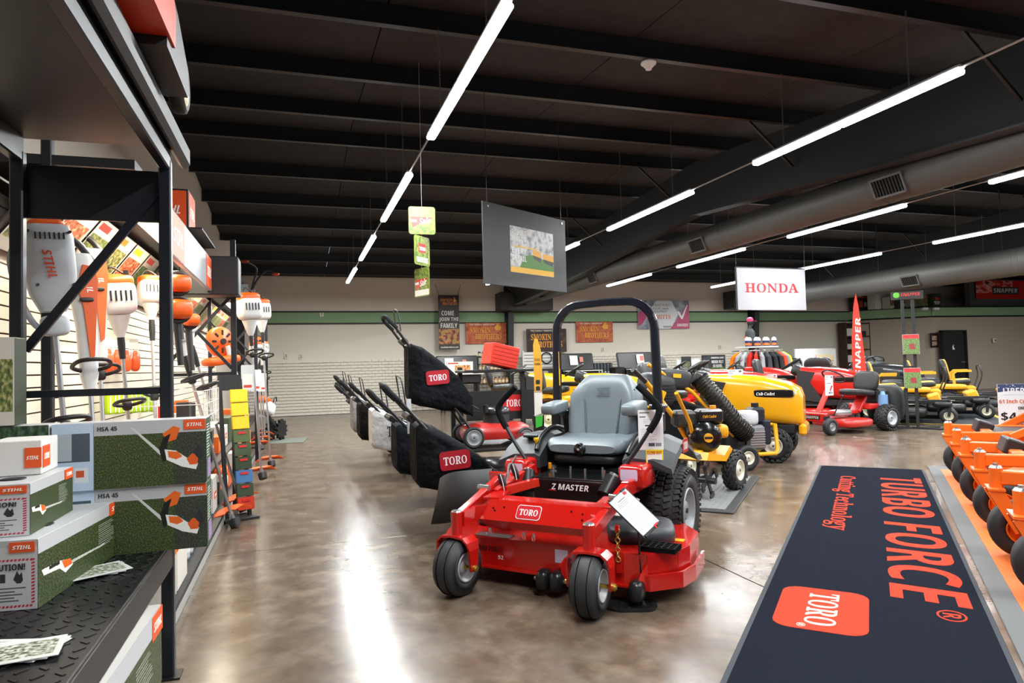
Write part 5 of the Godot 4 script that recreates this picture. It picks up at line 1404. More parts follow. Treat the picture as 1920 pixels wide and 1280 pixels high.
func build_signs_overhead():
	var g: G
	# angled dark board with a mower poster
	var pl := EYE + ray(905, 450) * 7.4; var pr := EYE + ray(1060, 478) * 8.56
	var d := pr - pl; d.y = 0
	var w := d.length(); var h := 0.92
	var t := thing("hanging_board", "dark grey hanging board with a mower poster, above the red mower", "sign", V((pl.x + pr.x) / 2, 2.215, (pl.z + pr.z) / 2), rad_to_deg(atan2(-d.z, d.x)))
	g = G.new(); g.box(V(0, h / 2, 0), V(w, h, 0.02), Basis.IDENTITY, 0.003); obj("board", g, m("3b3d3e", 0.6), t)
	var i := img(256, 176, "9a9ea0")
	inoise(i, 0, 0, 1, 0.86, ["6a7074", "a4a8aa", "c8cac8", "8a9090"], 0.02, 5)
	ipoly(i, [0.3, 0.62, 0.55, 0.55, 1, 0.75, 1, 0.88, 0.2, 0.88], "4a7a34")
	for q in [[0.5, 0.45, 0.2], [0.74, 0.5, 0.26]]: ipoly(i, [q[0], q[1], q[0] + q[2], q[1] + 0.02, q[0] + q[2], q[1] + 0.16, q[0], q[1] + 0.12], "d09a28"); ipoly(i, [q[0], q[1] + 0.12, q[0] + q[2], q[1] + 0.16, q[0] + q[2] * 0.9, q[1] + 0.26, q[0] + 0.03, q[1] + 0.2], "3a3a38")
	irect(i, 0, 0.88, 1, 0.12, "d8a83a"); irect(i, 0.08, 0.42, 0.55, 0.03, "d8a83a")
	g = G.new(); g.card(V(-0.32, 0.71, 0.012), V(0.5, 0.71, 0.012), V(0.5, 0.17, 0.012), V(-0.32, 0.17, 0.012)); var po = obj("poster", g, print_mat(i, 0.5), t)
	for q in [["ROBUST", 0.64], ["BUILT", 0.57], ["EVERY", 0.43], ["DETAIL", 0.34]]: text(q[0], 0.26, 0.062, m("d4d8d8", 0.5), po, T(V(-0.16, q[1], 0.014)))
	for x in [-w / 2 + 0.08, w / 2 - 0.08]:
		chain_to_roof(t, x, h - 0.04, 0)
		g = G.new(); g.cyl(V(x, h - 0.05, 0), V(x, h - 0.05, 0.02), 0.012, -1, 8); obj("bolt", g, m("c8c8c8", 0.3, 0.8), t)
	# string of three sale cards
	for k in 3:
		var px = [[791, 413, 50, 52, 14, "square grassy sale card with red pennant, topmost of the string"], [791, 470, 21, 55, 62, "grassy sale card turned edgewise, middle of the string"], [791, 529, 26, 54, -50, "grassy sale card with white foot, lowest of the string"]][k]
		var p := EYE + ray(px[0], px[1]) * 6.6
		var hh: float = px[3] / 1260.0 * 6.6; var ww := 0.262
		t = thing("sale_card", px[5], "sign", p - V(0, hh / 2, 0), px[4] - 17, "hanging sale cards")
		i = img(96, 96, "7a9a30")
		inoise(i, 0, 0, 1, 1, ["3a5418", "5c7a26", "849238", "a0a048"], 0.05, 60 + k)
		if k == 2: irect(i, 0, 0.78, 1, 0.22, "e4e8e0")
		if k != 1: ipoly(i, [0.04, 0.36, 0.96, 0.38, 0.12, 0.78], "c82420")
		else: irect(i, 0.25, 0.24, 0.5, 0.34, "c82420")
		var mt := print_mat(i, 0.3)
		plate("card", ww, hh, 0.025, 0.004, m("7f9038", 0.4), t, T(V(0, hh / 2, 0)))
		for s in [0, 180]:
			var b := ry(s)
			g = G.new(); var e := 0.0035; var cc := V(0, hh / 2, 0)
			g.card(cc + b * V(-ww * 0.47, hh * 0.47, e), cc + b * V(ww * 0.47, hh * 0.47, e), cc + b * V(ww * 0.47, -hh * 0.47, e), cc + b * V(-ww * 0.47, -hh * 0.47, e)); obj("print", g, mt, t)
			if k == 1: text("TORO", 0.1, 0.035, m("f0f0ec", 0.5), t, T(cc + b * V(0, 0.02, e + 0.001), b), "serifb"); text("BIGGEST SALES", 0.18, 0.05, m("f0f0ec", 0.5), t, T(cc + b * V(0, -0.09, e + 0.001), b))
			else: text("Sale", 0.11, 0.06, m("f0f0ec", 0.5), t, T(cc + b * V(0.03, -0.002, e + 0.001), b * rz(8)), "serifb", 0.0015, 0.3); text("TORO DAYS", 0.07, 0.025, m("f0f0ec", 0.5), t, T(cc + b * V(-0.085, -0.005, e + 0.001), b))
		g = G.new(); g.cyl(V(0, hh, 0), V(0, hh + (0.16 if k else roof(p.z) - p.y - hh / 2), 0), 0.0015, -1, 4); obj("thread", g, m("c8c8c8", 0.5), t)
	# white sign with red word
	var p2 = panel("hanging_sign", "white hanging sign with one word in red serif letters", "sign", 1382, 503, 1510, 581, RIDGE, null, 0.02, "9c9da2")
	ptext(p2, "HONDA", 0.5, 0.47, 0.78, 0.22, "c4161c", "serifb", 0.012)
	for x in [-0.75, 0.75]: chain_to_roof(p2[0], x, p2[2], 0)
	g = G.new(); g.box(V(-p2[1] / 2 - 0.012, p2[2] / 2, 0), V(0.02, p2[2] + 0.02, 0.03)); g.box(V(0, p2[2] + 0.006, 0), V(p2[1] + 0.04, 0.02, 0.03)); obj("frame", g, m("1c1c1e", 0.5), p2[0])

func smokin(label, x0, y0, x1, y1, z, dark = false):
	var i := img(160, 84, "b85a30")
	inoise(i, 0, 0, 1, 1, (["180f0c", "2c1a12", "5a3418"] if dark else ["8a3418", "b0502c", "c06a40", "a84a28"]), 0.03, 70)
	ipoly(i, [0.74, 0.36, 0.7, 0.22, 0.76, 0.1, 0.8, 0.02, 0.84, 0.14, 0.88, 0.2, 0.86, 0.36], "e0a030")
	var p = panel("wall_banner", label, "banner", x0, y0, x1, y1, z, print_mat(i, 0.6), 0.008, "3a2018", "smokehouse banners")
	ptext(p, "THE FAMILY TRADITION", 0.4, 0.08, 0.6, 0.06, "e4ddd0")
	for k in 2:
		ptext(p, ["SMOKIN", "BROTHERS"][k], [0.36, 0.56][k] + 0.006, [0.35, 0.66][k] + 0.015, [0.5, 0.66][k], 0.25, "5a1408", "serifb", 0.0055)
		ptext(p, ["SMOKIN", "BROTHERS"][k], [0.36, 0.56][k], [0.35, 0.66][k], [0.5, 0.66][k], 0.25, "e89a24", "serifb", 0.007)
	ptext(p, "A FAMILY TRADITION", 0.6, 0.9, 0.5, 0.05, "2c100a")
	return p
func build_back_wall_goods():
	var g: G; var t; var i: Image; var p
	var zw := ZB + 0.06
	smokin("rust orange barbecue banner left of the first wall column", 873, 605, 949, 644, zw)
	smokin("rust orange barbecue banner right of the first wall column", 1080, 603, 1149, 641, zw)
	p = smokin("dark barbecue banner above the white slatwall panel", 987, 616, 1062, 660, zw + 0.12, true)
	i = img(80, 200, "2c1c14"); inoise(i, 0, 0.62, 1, 0.28, ["2c140c", "7a3418", "c8843c", "5a7a2c"], 0.06, 81); inoise(i, 0, 0, 1, 0.6, ["1c120e", "38241a"], 0.04, 82); ipoly(i, [0.72, 0.12, 0.78, 0.03, 0.9, 0.12], "e0a030")
	p = panel("wall_banner", "tall dark banner reading COME JOIN THE FAMILY", "banner", 822, 553, 861, 655, zw + 0.3, print_mat(i, 0.5), 0.008, "2c1c14", "smokehouse banners")
	ptext(p, "SMOKIN", 0.4, 0.09, 0.6, 0.05, "d87a20", "serifb"); ptext(p, "BROTHERS", 0.56, 0.155, 0.7, 0.05, "d87a20", "serifb")
	ptext(p, "COME", 0.45, 0.33, 0.6, 0.085, "d8d4cc"); ptext(p, "JOIN THE", 0.5, 0.45, 0.95, 0.085, "d8d4cc"); ptext(p, "FAMILY", 0.5, 0.56, 0.8, 0.085, "d8d4cc"); ptext(p, "smokinbrothers.com", 0.5, 0.955, 0.85, 0.03, "e8e4dc")
	for s in [-1, 1]:
		g = G.new(); g.cyl(V(s * p[1] * 0.45, p[2], 0), V(s * p[1] * 0.62, p[2] + 0.35, -0.05), 0.006, -1, 5); obj("cord", g, m("26221e", 0.6), p[0])
	# award banner
	i = img(192, 108, "c8ccd2"); inoise(i, 0, 0, 1, 1, ["5a6470", "8a929c", "b8bec6"], 0.03, 85)
	ipoly(i, [0.0, 0.45, 0.12, 0.28, 0.2, 0.5, 0.08, 0.82, 0.0, 0.9], "b02c6a"); ipoly(i, [0.14, 0.5, 0.42, -0.1, 0.66, 0.0, 0.78, 0.5, 0.62, 1.05, 0.3, 1.05], "dcdfe3"); ipoly(i, [0.62, 1.0, 0.8, 0.55, 1.0, 0.05, 1.0, 1.0], "b83264")
	ipoly(i, [0.76, 0.4, 0.8, 0.38, 0.85, 0.55, 0.96, 0.15, 0.98, 0.16, 0.87, 0.66, 0.84, 0.66], "f0f0f0")
	p = panel("award_banner", "pink and white award banner with a tick on the back wall", "banner", 1196, 563, 1292, 616, zw + 0.02, print_mat(i, 0.4), 0.008, "c8ccd2")
	ptext(p, "BEST PLACE TO BUY", 0.42, 0.17, 0.4, 0.08, "4a4e54", "sans"); ptext(p, "YOUR LAWN", 0.44, 0.29, 0.3, 0.08, "4a4e54", "sans"); ptext(p, "EQUIPMENT", 0.44, 0.4, 0.25, 0.08, "4a4e54", "sans")
	ptext(p, "SMITTS", 0.46, 0.58, 0.34, 0.14, "d8641c", "serifb"); ptext(p, "WINNER", 0.56, 0.93, 0.16, 0.07, "4a4e54"); ptext(p, "AWARDS", 0.86, 0.87, 0.22, 0.1, "f0f0f0")
	# black sauce shelf with jars, grills with open lids and side shelves
	t = thing("sauce_shelf", "black three-tier shelf of sauce jars by the first wall column", "shelf", az(925, 745, -19.5) * V(1, 0, 1))
	for y in [0.3, 0.75, 1.15, 1.55]:
		g = G.new(); g.box(V(0, y, 0), V(1.0, 0.03, 0.35)); obj("shelf_board", g, m("161616", 0.5), t)
	for s in [-1, 1]:
		g = G.new(); g.box(V(0.5 * s, 0.8, 0), V(0.04, 1.6, 0.36)); obj("side_panel", g, m("161616", 0.5), t)
	var sb := t.position as Vector3
	for k in 24:
		var jy: float = [0.765, 1.165, 1.565][k / 8]
		var j := thing("sauce_jar", "amber sauce jar with dark lid on the black three-tier shelf" if k < 16 else "black capped sauce bottle on top of the three-tier shelf", "jar", V(sb.x - 0.42 + (k % 8) * 0.12, jy, sb.z + 0.06), 0, "sauce jars")
		g = G.new(); g.lathe([[0.0, 0.0], [0.045, 0.0], [0.048, 0.01], [0.048, 0.13], [0.03, 0.16], [0.03, 0.17]], T(Vector3.ZERO), 12); obj("glass", g, m("8a5a24" if k < 16 else "1c1816", 0.25), j)
		g = G.new(); g.cyl(V(0, 0.17, 0), V(0, 0.2, 0), 0.033, -1, 12); obj("lid", g, m("1a1a1a" if k < 16 else "c8c4bc", 0.4), j)
		g = G.new(); g.cyl(V(0, 0.03, 0), V(0, 0.11, 0), 0.0485, -1, 12, false); obj("label_band", g, m("c8b490", 0.5), j)
	var grills := [[862, "black pellet grill with raised lid and a food poster"], [1085, "black pellet grill with raised lid right of the roll bar post"], [1200, "black pellet grill with papers on its raised lid"]]
	for k in 3:
		var gp := az(grills[k][0], 740, -18.9); gp.y = 0
		t = thing("pellet_grill", grills[k][1], "grill", gp, 0, "pellet grills")
		var kb := m("131314", 0.35)
		g = G.new(); g.box(V(0, 0.95, 0), V(1.15, 0.3, 0.6), Basis.IDENTITY, 0.04); obj("barrel", g, kb, t)
		g = G.new(); g.box(V(0, 1.34, -0.26), V(1.25, 0.55, 0.1), rx(-14), 0.03); var ld = obj("raised_lid", g, kb, t)
		g = G.new(); g.box(V(0.0, 1.08, 0.38), V(1.2, 0.025, 0.22), Basis.IDENTITY, 0.005); obj("front_shelf", g, m("c4c4c0", 0.35), t)
		for s in [-1, 1]:
			for zz in [-0.22, 0.22]:
				g = G.new(); g.bar(V(0.5 * s, 0.0, zz), V(0.5 * s, 0.85, zz), 0.05, 0.05); obj("leg", g, kb, t)
		g = G.new(); g.box(V(-0.75, 0.9, 0), V(0.32, 0.5, 0.4), Basis.IDENTITY, 0.02); obj("pellet_hopper", g, kb, t)
		g = G.new(); g.box(V(0, 0.4, 0), V(1.0, 0.03, 0.5)); obj("lower_shelf", g, kb, t)
		plate("paper_notice", 0.26, 0.3, 0.004, 0.003, m("d8d4cc", 0.5), ld, T(V(-0.25 + 0.2 * k, 1.4, -0.19), rx(-14)))
		plate("red_card", 0.12, 0.16, 0.004, 0.003, m("c07060", 0.5), ld, T(V(0.2, 1.42, -0.185), rx(-14)))
	t = carton("food_box", "printed food carton standing on the first pellet grill", az(862, 690, -18.5) * V(1, 0, 1) + V(0, 1.095, 0), V(0.75, 0.34, 0.06), 0, m("d0ccc4", 0.5), {"front": TMX_food()})
	for k in 7:
		var gp := az(1108 + k * 6, 706, -19.2)
		t = thing("grill_cover_pack", "folded dark grill cover standing in a row on the low shelf", "grill cover", V(gp.x, 0.9, -19.2), 0, "grill cover packs")
		g = G.new(); g.sup(V(0, 0.2, 0), V(0.05, 0.2, 0.13), Basis.IDENTITY, 0.4); obj("folded_cover", g, m("2c3034", 0.55), t); plate("size_label", 0.05, 0.04, 0.003, 0.002, m("b4b4b0", 0.5), t, T(V(0, 0.12, 0.131)))
	t = thing("low_counter", "low black counter carrying the folded grill covers", "counter", az(1130, 740, -19.2) * V(1, 0, 1) , 0)
	g = G.new(); g.box(V(0, 0.875, 0), V(1.3, 0.05, 0.45), Basis.IDENTITY, 0.005); obj("counter_top", g, m("1a1a1c", 0.4), t)
	for s in [-1, 1]:
		g = G.new(); g.box(V(0.6 * s, 0.425, 0), V(0.05, 0.85, 0.42)); obj("side_panel", g, m("161618", 0.5), t)
	# white slatwall panel with hanging accessories
	var a := az(987, 662, -19.9); var b := az(1045, 662, -19.9)
	t = thing("slat_panel_stand", "white slatwall panel stand under the dark barbecue banner", "display stand", V((a.x + b.x) / 2, 0, -19.95))
	var w := b.x - a.x + 0.2
	g = G.new(); g.box(V(0, 0.85, -0.02), V(w, 1.7, 0.02)); obj("back_board", g, m("5a5854", 0.7), t)
	for k in 16:
		g = G.new(); g.box(V(0, 0.15 + k * 0.1, 0), V(w, 0.08, 0.02)); obj("slat", g, m("d8d6d0", 0.5), t)
	for s in [-1, 1]:
		g = G.new(); g.box(V(s * w / 2, 0.87, 0), V(0.05, 1.74, 0.06)); obj("side_post", g, m("d4d2cc", 0.5), t)
	g = G.new(); g.torus(T(V(0.15, 1.5, 0.05), rx(90)), 0.17, 0.02, 24, 8); tag(obj("cable_ring", g, m("1a1a1a", 0.5), self, T(t.position)), "black ring hung on the white slatwall panel", "ring")
	# yellow blade-shaped cardboard standee behind the mower seat
	var bp := EYE + ray(1008, 705) * 6.3
	t = thing("blade_standee", "tall yellow blade-shaped standee with white and green foot", "standee", V(bp.x, 0, bp.z), -17)
	g = G.new(); g.prism(PackedVector2Array([Vector2(-0.035, 1.05), Vector2(-0.035, 1.5), Vector2(-0.02, 1.56), Vector2(0.01, 1.55), Vector2(0.035, 1.45), Vector2(0.045, 1.2), Vector2(0.035, 1.05)]), 0.006, T(Vector3.ZERO)); obj("blade_card", g, m("dca02c", 0.45), t)
	plate("white_card", 0.075, 0.24, 0.004, 0.006, m("e0e0d8", 0.4), t, T(V(0.0, 0.95, 0)))
	g = G.new(); g.prism(PackedVector2Array([Vector2(-0.03, 0.72), Vector2(0.03, 0.74), Vector2(0.04, 0.86), Vector2(-0.03, 0.84)]), 0.006, T(Vector3.ZERO)); obj("green_tip", g, m("3cb43c", 0.45), t)
	g = G.new(); g.box(V(0, 0.42, -0.03), V(0.1, 0.84, 0.05)); g.box(V(0, 0.01, -0.03), V(0.3, 0.02, 0.3)); obj("stand", g, m("141414", 0.5), t)
	text("BLADE", 0.05, 0.025, m("7a5a14", 0.5), t, T(V(0, 1.36, 0.0045))); text("XCHANGE", 0.055, 0.02, m("7a5a14", 0.5), t, T(V(0, 1.32, 0.0045)))
	for y in [1.15, 1.09]: plate("dark_mark", 0.04, 0.04, 0.01, 0.002, m("2a2a28", 0.5), t, T(V(0, y, 0.0045)))
	# posters and cards further right on the wall
	i = img(128, 100, "1a1c1e"); inoise(i, 0.4, 0.6, 0.6, 0.4, ["2c4a1c", "5a7a2c"], 0.06, 91); ipoly(i, [0.05, 0.1, 0.35, 0.05, 0.4, 0.9, 0.05, 0.95], "303234")
	p = panel("dark_poster", "dark poster reading NEVER FELT SO GOOD by the clothes rack", "poster", 1316, 665, 1360, 703, -16.5, print_mat(i, 0.4), 0.02, "1a1a1a")
	for k in 3: ptext(p, ["COMMERCIAL GRADE", "NEVER FELT", "SO GOOD."][k], 0.66, [0.14, 0.34, 0.54][k], [0.55, 0.5, 0.4][k], [0.08, 0.14, 0.14][k], "d4d6d4", "sansb", 0.012)
	g = G.new(); g.box(V(0, -p[0].position.y / 2, -0.05), V(0.5, p[0].position.y, 0.04)); obj("stand", g, m("2a2a2a", 0.5), p[0])
	i = img(64, 128, "26282a"); inoise(i, 0.1, 0.25, 0.8, 0.6, ["3a4a2c", "8a9458", "2c2c2c", "9ab0c0"], 0.08, 95)
	p = panel("narrow_poster", "narrow dark product poster on a white panel at the wall", "poster", 1278, 668, 1296, 706, -17.0, print_mat(i, 0.4), 0.02, "26282a")
	g = G.new(); g.box(V(0.1, -p[0].position.y / 2 + 0.25, -0.06), V(0.75, p[0].position.y + 0.5, 0.05)); obj("white_panel", g, m("d8dadc", 0.5), p[0])
	i = img(128, 72, "d8c4a0"); inoise(i, 0, 0.2, 1, 0.6, ["7a2c18", "d88a3c", "f0dca8", "c8642c"], 0.05, 97)
	p = panel("food_poster", "orange and cream printed poster leaning by the back wall", "poster", 1532, 664, 1562, 692, -17.5, print_mat(i, 0.4), 0.02, "d8d4cc")
	g = G.new(); g.box(V(-0.3, -p[0].position.y / 2 + 0.3, -0.08), V(1.6, p[0].position.y + 0.75, 0.05)); obj("white_panel", g, m("cfcdc8", 0.5), p[0])
	# sockets on the wall
	for q in [[536, 667, "rack end"], [564, 668, "left brick corner"], [763, 660, "tall handle mower"], [1130, 655, "second orange banner"], [1350, 650, "second wall column"], [603, 588, "green band"]]:
		var sp := az(q[0], q[1], ZB + 0.012)
		t = thing("wall_socket", "small pale wall plate near the " + q[2], "socket", sp, 0, "wall plates")
		plate("plate", 0.1, 0.15, 0.01, 0.02, m("cfc8b4" if q[2] != "green band" else "e0e0dc", 0.5), t, T(V(0, 0, 0.01))); g = G.new(); g.box(V(0, 0.025, 0.021), V(0.03, 0.03, 0.004)); g.box(V(0, -0.025, 0.021), V(0.03, 0.03, 0.004)); obj("outlets", g, m("3a3632", 0.6), t)
	build_clothes_rack()
	build_office_goods()
func TMX_food() -> StandardMaterial3D:
	if not TMX.has("food"):
		var i := img(128, 64, "d4d0c8"); inoise(i, 0.3, 0.3, 0.6, 0.6, ["5a2410", "b8602c", "e0b878", "3a4a20"], 0.07, 44); irect(i, 0.04, 0.08, 0.4, 0.12, "a83a20")
		TMX["food"] = print_mat(i)
	return TMX["food"]

func build_clothes_rack():
	var g: G
	var c := az(1422, 745, -15.0); c.y = 0
	var t := thing("clothes_rack", "round chrome clothes rack with a white top tray", "clothes rack", c)
	var chrome := m("c8cacc", 0.2, 0.9)
	g = G.new(); g.torus(T(V(0, 1.52, 0)), 0.62, 0.014, 36, 6); obj("hanging_ring", g, chrome, t)
	for k in 4:
		var a: float = TAU * k / 4
		g = G.new(); g.cyl(V(0, 1.55, 0), V(cos(a) * 0.62, 1.52, sin(a) * 0.62), 0.01, -1, 6); g.cyl(V(0, 0.1, 0), V(cos(a) * 0.5, 0.02, sin(a) * 0.5), 0.014, -1, 6); obj("spoke", g, chrome, t)
	g = G.new(); g.cyl(V(0, 0.0, 0), V(0, 1.62, 0), 0.025, -1, 12); obj("pole", g, chrome, t)
	g = G.new(); g.cyl(V(0, 1.6, 0), V(0, 1.63, 0), 0.55, -1, 28); obj("top_tray", g, m("d4d6d8", 0.3), t)
	var cols := ["d86a18", "8e9092", "9a9c9e", "a8241c", "c03020", "8a8c90", "3a3c3e", "26282a", "2a2a2c", "c8442c", "808488", "d4d838", "d4dc2c", "d8661c", "b8441c", "707478"]
	var nm := ["orange", "light grey", "pale grey", "dark red", "red", "mid grey", "charcoal", "black", "near black", "coral", "slate", "lime yellow", "neon yellow", "deep orange", "rust", "steel grey"]
	for k in 16:
		var a: float = PI * (1.0 - (k + 0.5) / 16.0)
		var p := c + V(cos(a) * 0.62, 0.78, sin(a) * 0.62)
		var s := thing("hanging_shirt", nm[k] + " shirt hanging on the round clothes rack", "shirt", p, 90 - rad_to_deg(a), "shirts on the round rack")
		g = G.new()
		# seen from the side: a folded sleeve edge hanging
		g.loft([[V(-0.035, 0.0, 0.22), V(0.035, 0.0, 0.22), V(0.035, 0, -0.22), V(-0.035, 0, -0.22)], [V(-0.045, 0.45, 0.23), V(0.045, 0.45, 0.23), V(0.045, 0.45, -0.23), V(-0.045, 0.45, -0.23)], [V(-0.04, 0.6, 0.2), V(0.04, 0.6, 0.2), V(0.04, 0.6, -0.2), V(-0.04, 0.6, -0.2)], [V(-0.015, 0.7, 0.05), V(0.015, 0.7, 0.05), V(0.015, 0.7, -0.05), V(-0.015, 0.7, -0.05)]])
		obj("shirt_body", g, m(cols[k], 0.75), s)
		g = G.new(); g.loft([[V(-0.05, 0.25, 0.3), V(0.05, 0.25, 0.3), V(0.05, 0.27, 0.2), V(-0.05, 0.27, 0.2)], [V(-0.045, 0.58, 0.22), V(0.045, 0.58, 0.22), V(0.04, 0.6, 0.1), V(-0.04, 0.6, 0.1)]]); obj("sleeve", g, m(cols[k], 0.75), s)
		g = G.new(); g.tube([V(0, 0.69, 0.0), V(0, 0.75, 0.0), V(0.0, 0.765, 0.015)], 0.004, 5); obj("hanger", g, chrome, s)
	for k in 7:
		var tp := c + V(-0.42 + k * 0.14, 1.631, 0.18 - 0.1 * (k % 2))
		t = thing("foam_tub", "white domed tub with navy and orange band on the rack tray", "tub", tp, 0, "tubs on the clothes rack")
		g = G.new(); g.lathe([[0.0, 0.0], [0.055, 0.0], [0.06, 0.15], [0.06, 0.16]], T(Vector3.ZERO), 16); obj("tub", g, m("26305a", 0.4), t)
		g = G.new(); g.lathe([[0.065, 0.155], [0.06, 0.2], [0.03, 0.24], [0.0, 0.25]], T(Vector3.ZERO), 16); obj("lid", g, m("e4e4e4", 0.4), t)
		g = G.new(); g.cyl(V(0, 0.03, 0), V(0, 0.09, 0), 0.0585, 0.0605, 16, false); obj("orange_band", g, m("d8641c", 0.5), t)
	# mannequin bust in grey shirt and pink cap
	var mp := c + V(0.0, 1.631, -0.25)
	t = thing("mannequin", "black mannequin bust in grey shirt and pink cap on the rack", "mannequin", mp, 75)
	g = G.new()
	var secs := []
	for q in [[0.0, 0.15, 0.11], [0.15, 0.16, 0.115], [0.3, 0.19, 0.12], [0.4, 0.2, 0.11], [0.45, 0.14, 0.09], [0.49, 0.07, 0.07]]:
		var rr := []
		for j in 16:
			var a: float = TAU * j / 16
			rr.append(V(cos(a) * q[1], q[0], sin(a) * q[2]))
		rr.reverse(); secs.append(rr)
	g.loft(secs); obj("shirt", g, m("4a4c4e", 0.75), t)
	plate("orange_print", 0.16, 0.14, 0.004, 0.004, m("c8542c", 0.6), t, T(V(0, 0.22, -0.12), ry(180)))
	g = G.new(); g.cyl(V(0, 0.46, 0.0), V(0, 0.58, 0.02), 0.055, 0.05, 14); g.ell(V(0, 0.66, 0.03), V(0.075, 0.115, 0.095)); g.ell(V(0, 0.64, 0.12), V(0.014, 0.025, 0.02)); g.ell(V(0, 0.6, 0.1), V(0.03, 0.012, 0.015)); obj("head", g, m("141416", 0.4), t)
	g = G.new()
	g.lathe([[0.085, 0.0], [0.088, 0.04], [0.07, 0.085], [0.03, 0.11], [0.0, 0.115]], T(V(0, 0.69, 0.02), rx(-8)), 20); obj("cap_crown", g, m("e0306c", 0.6), t)
	g = G.new(); g.sup(V(0, 0.695, 0.13), V(0.07, 0.008, 0.07), rx(8), 0.8); obj("cap_brim", g, m("c8285c", 0.6), t)

func build_office_goods():
	var g: G; var t; var p; var i: Image
	# dark bookcase with goods
	var a := az(1579, 700, -20.1); var b := az(1624, 700, -20.1)
	var w := b.x - a.x
	t = thing("bookcase", "dark brown bookcase of books and boxes by the office corner", "bookcase", V((a.x + b.x) / 2, 0, -20.0))
	var wood := m("3a2418", 0.5)
	for s in [-1, 1]:
		g = G.new(); g.box(V(s * w / 2, 1.28, 0.0), V(0.06, 2.56, 0.36)); obj("side_panel", g, wood, t)
	g = G.new(); g.box(V(0, 1.28, -0.16), V(w, 2.5, 0.03)); obj("back_panel", g, m("2a1810", 0.6), t)
	for k in 6:
		g = G.new(); g.box(V(0, 0.1 + k * 0.485, 0), V(w, 0.04, 0.34)); obj("shelf_board", g, wood, t)
	var rng := RandomNumberGenerator.new(); rng.seed = 15
	for k in 10:
		var sy: float = 0.12 + 0.485 * (k / 2 if k < 8 else 4)
		carton("shelf_item", "%s on the brown bookcase" % ["white booklet stack", "grey boxed part", "pale box of manuals", "brown hat on a block", "white carton", "folded grey cap", "cream booklet row", "small tan box", "round white jar box", "dark trophy box"][k], V(t.position.x - w * 0.25 + (k % 2) * w * 0.45, sy, -19.98), V(w * 0.36, 0.16 + rng.randf() * 0.14, 0.2), 0, m(["d8d4cc", "8e8e8c", "c8d0d8", "6a4a34", "dcdcd8", "8a8680", "cfc8b8", "a88a64", "e0dcd0", "2c2420"][k], 0.6), {}, "goods on the bookcase", "box")
	# cartons on the office roof
	var bx := [[1596, 1628, 556, 587, "black carton with orange stripe on the office roof", "1c1a1a"], [1629, 1673, 546, 586, "large white appliance carton with orange logo on the office roof", "c8c8c6"], [1659, 1681, 558, 580, "carton with a mower picture beside the white appliance carton", "a8b0a0"], [1682, 1700, 556, 577, "dark green carton with red badge, first of the green pair", "26301e"], [1701, 1723, 553, 577, "carton printed with workers outdoors on the office roof", "8a8a70"], [1722, 1742, 550, 573, "carton with a tractor picture at the office corner", "7a8a60"], [1743, 1759, 549, 573, "dark green carton with red badge at the office corner", "26301e"]]
	for k in bx.size():
		var q = bx[k]
		var zc: float = lerp(-20.0, -18.35, clampf((q[0] - 1590) / 155.0, 0, 1)) - 0.12
		var l := az(q[0], q[3], zc); var r := az(q[1], q[3], zc); var hh: float = (q[3] - q[2]) / 1260.0 * 24.5
		i = img(64, 64, q[5])
		if k in [2, 4, 5]: inoise(i, 0, 0.15, 1, 0.6, ["8aa0b0", "4a6a30", "a83a2c", "c8c8b8"], 0.06, 100 + k)
		elif k == 0: irect(i, 0, 0.18, 1, 0.08, "c8482c"); ipoly(i, [0.2, 0.45, 0.5, 0.4, 0.5, 0.8, 0.2, 0.85], "a83a20"); irect(i, 0.6, 0.5, 0.25, 0.3, "c8c8c8")
		elif k == 1: irect(i, 0.5, 0.06, 0.36, 0.14, "e0601c"); ipoly(i, [0.7, 0.5, 0.8, 0.45, 0.85, 0.75, 0.7, 0.8], "8a8a88")
		else: ipoly(i, [0.3, 0.3, 0.7, 0.3, 0.7, 0.5, 0.3, 0.5], "c8201c"); irect(i, 0.15, 0.62, 0.7, 0.1, "d8d8d4"); irect(i, 0.2, 0.76, 0.6, 0.08, "c8c8c4")
		carton("roof_carton", q[4], V((l.x + r.x) / 2, 3.026, zc), V(r.x - l.x - 0.02, hh, 0.3), 12 if k < 5 else 0, m(q[5], 0.55), {"front": print_mat(i)}, "cartons on the office roof")
	# snapper banner on the bulkhead
	i = img(192, 90, "c01c14"); inoise(i, 0, 0, 0.5, 0.7, ["8a1410", "c83a34", "e0a8a4", "5a0c0a"], 0.03, 111)
	p = panel("red_banner", "shiny creased red banner on the dark bulkhead over the office", "banner", 1830, 526, 1965, 560, -18.42, print_mat(i, 0.25), 0.012, "a01c18")
	plate("name_plate", p[1] * 0.36, p[2] * 0.4, 0.03, 0.006, m("2a2c2e", 0.4), p[0], T(V(-p[1] * 0.1, p[2] * 0.45, 0.01)))
	ptext(p, "SNAPPER", 0.4, 0.55, 0.33, 0.24, "d4d6d8", "sansb", 0.014, 0.15)
	# framed photo, exit lamps, socket beside the office door
	i = img(48, 64, "2c1a14"); inoise(i, 0.15, 0.2, 0.7, 0.3, ["8a6a5a", "d8c0b0"], 0.1, 120); inoise(i, 0.15, 0.58, 0.7, 0.3, ["8a5a4a", "d0b8a8"], 0.1, 121)
	panel("framed_picture", "small dark framed photo collage left of the office door", "picture", 1745, 624, 1759, 651, -18.36, print_mat(i), 0.03, "241612")
	for k in 2:
		t = thing("spot_lamp", ["small white spot lamp under the green band at the office corner", "small white spot lamp over the office side wall"][k], "lamp", az(1732 + k * 21, 577, -18.2), 0, "office spot lamps")
		g = G.new(); g.sup(V(0, -0.03, 0.05), V(0.13, 0.05, 0.06), Basis.IDENTITY, 0.5); obj("housing", g, m("d8d8d4", 0.5), t)
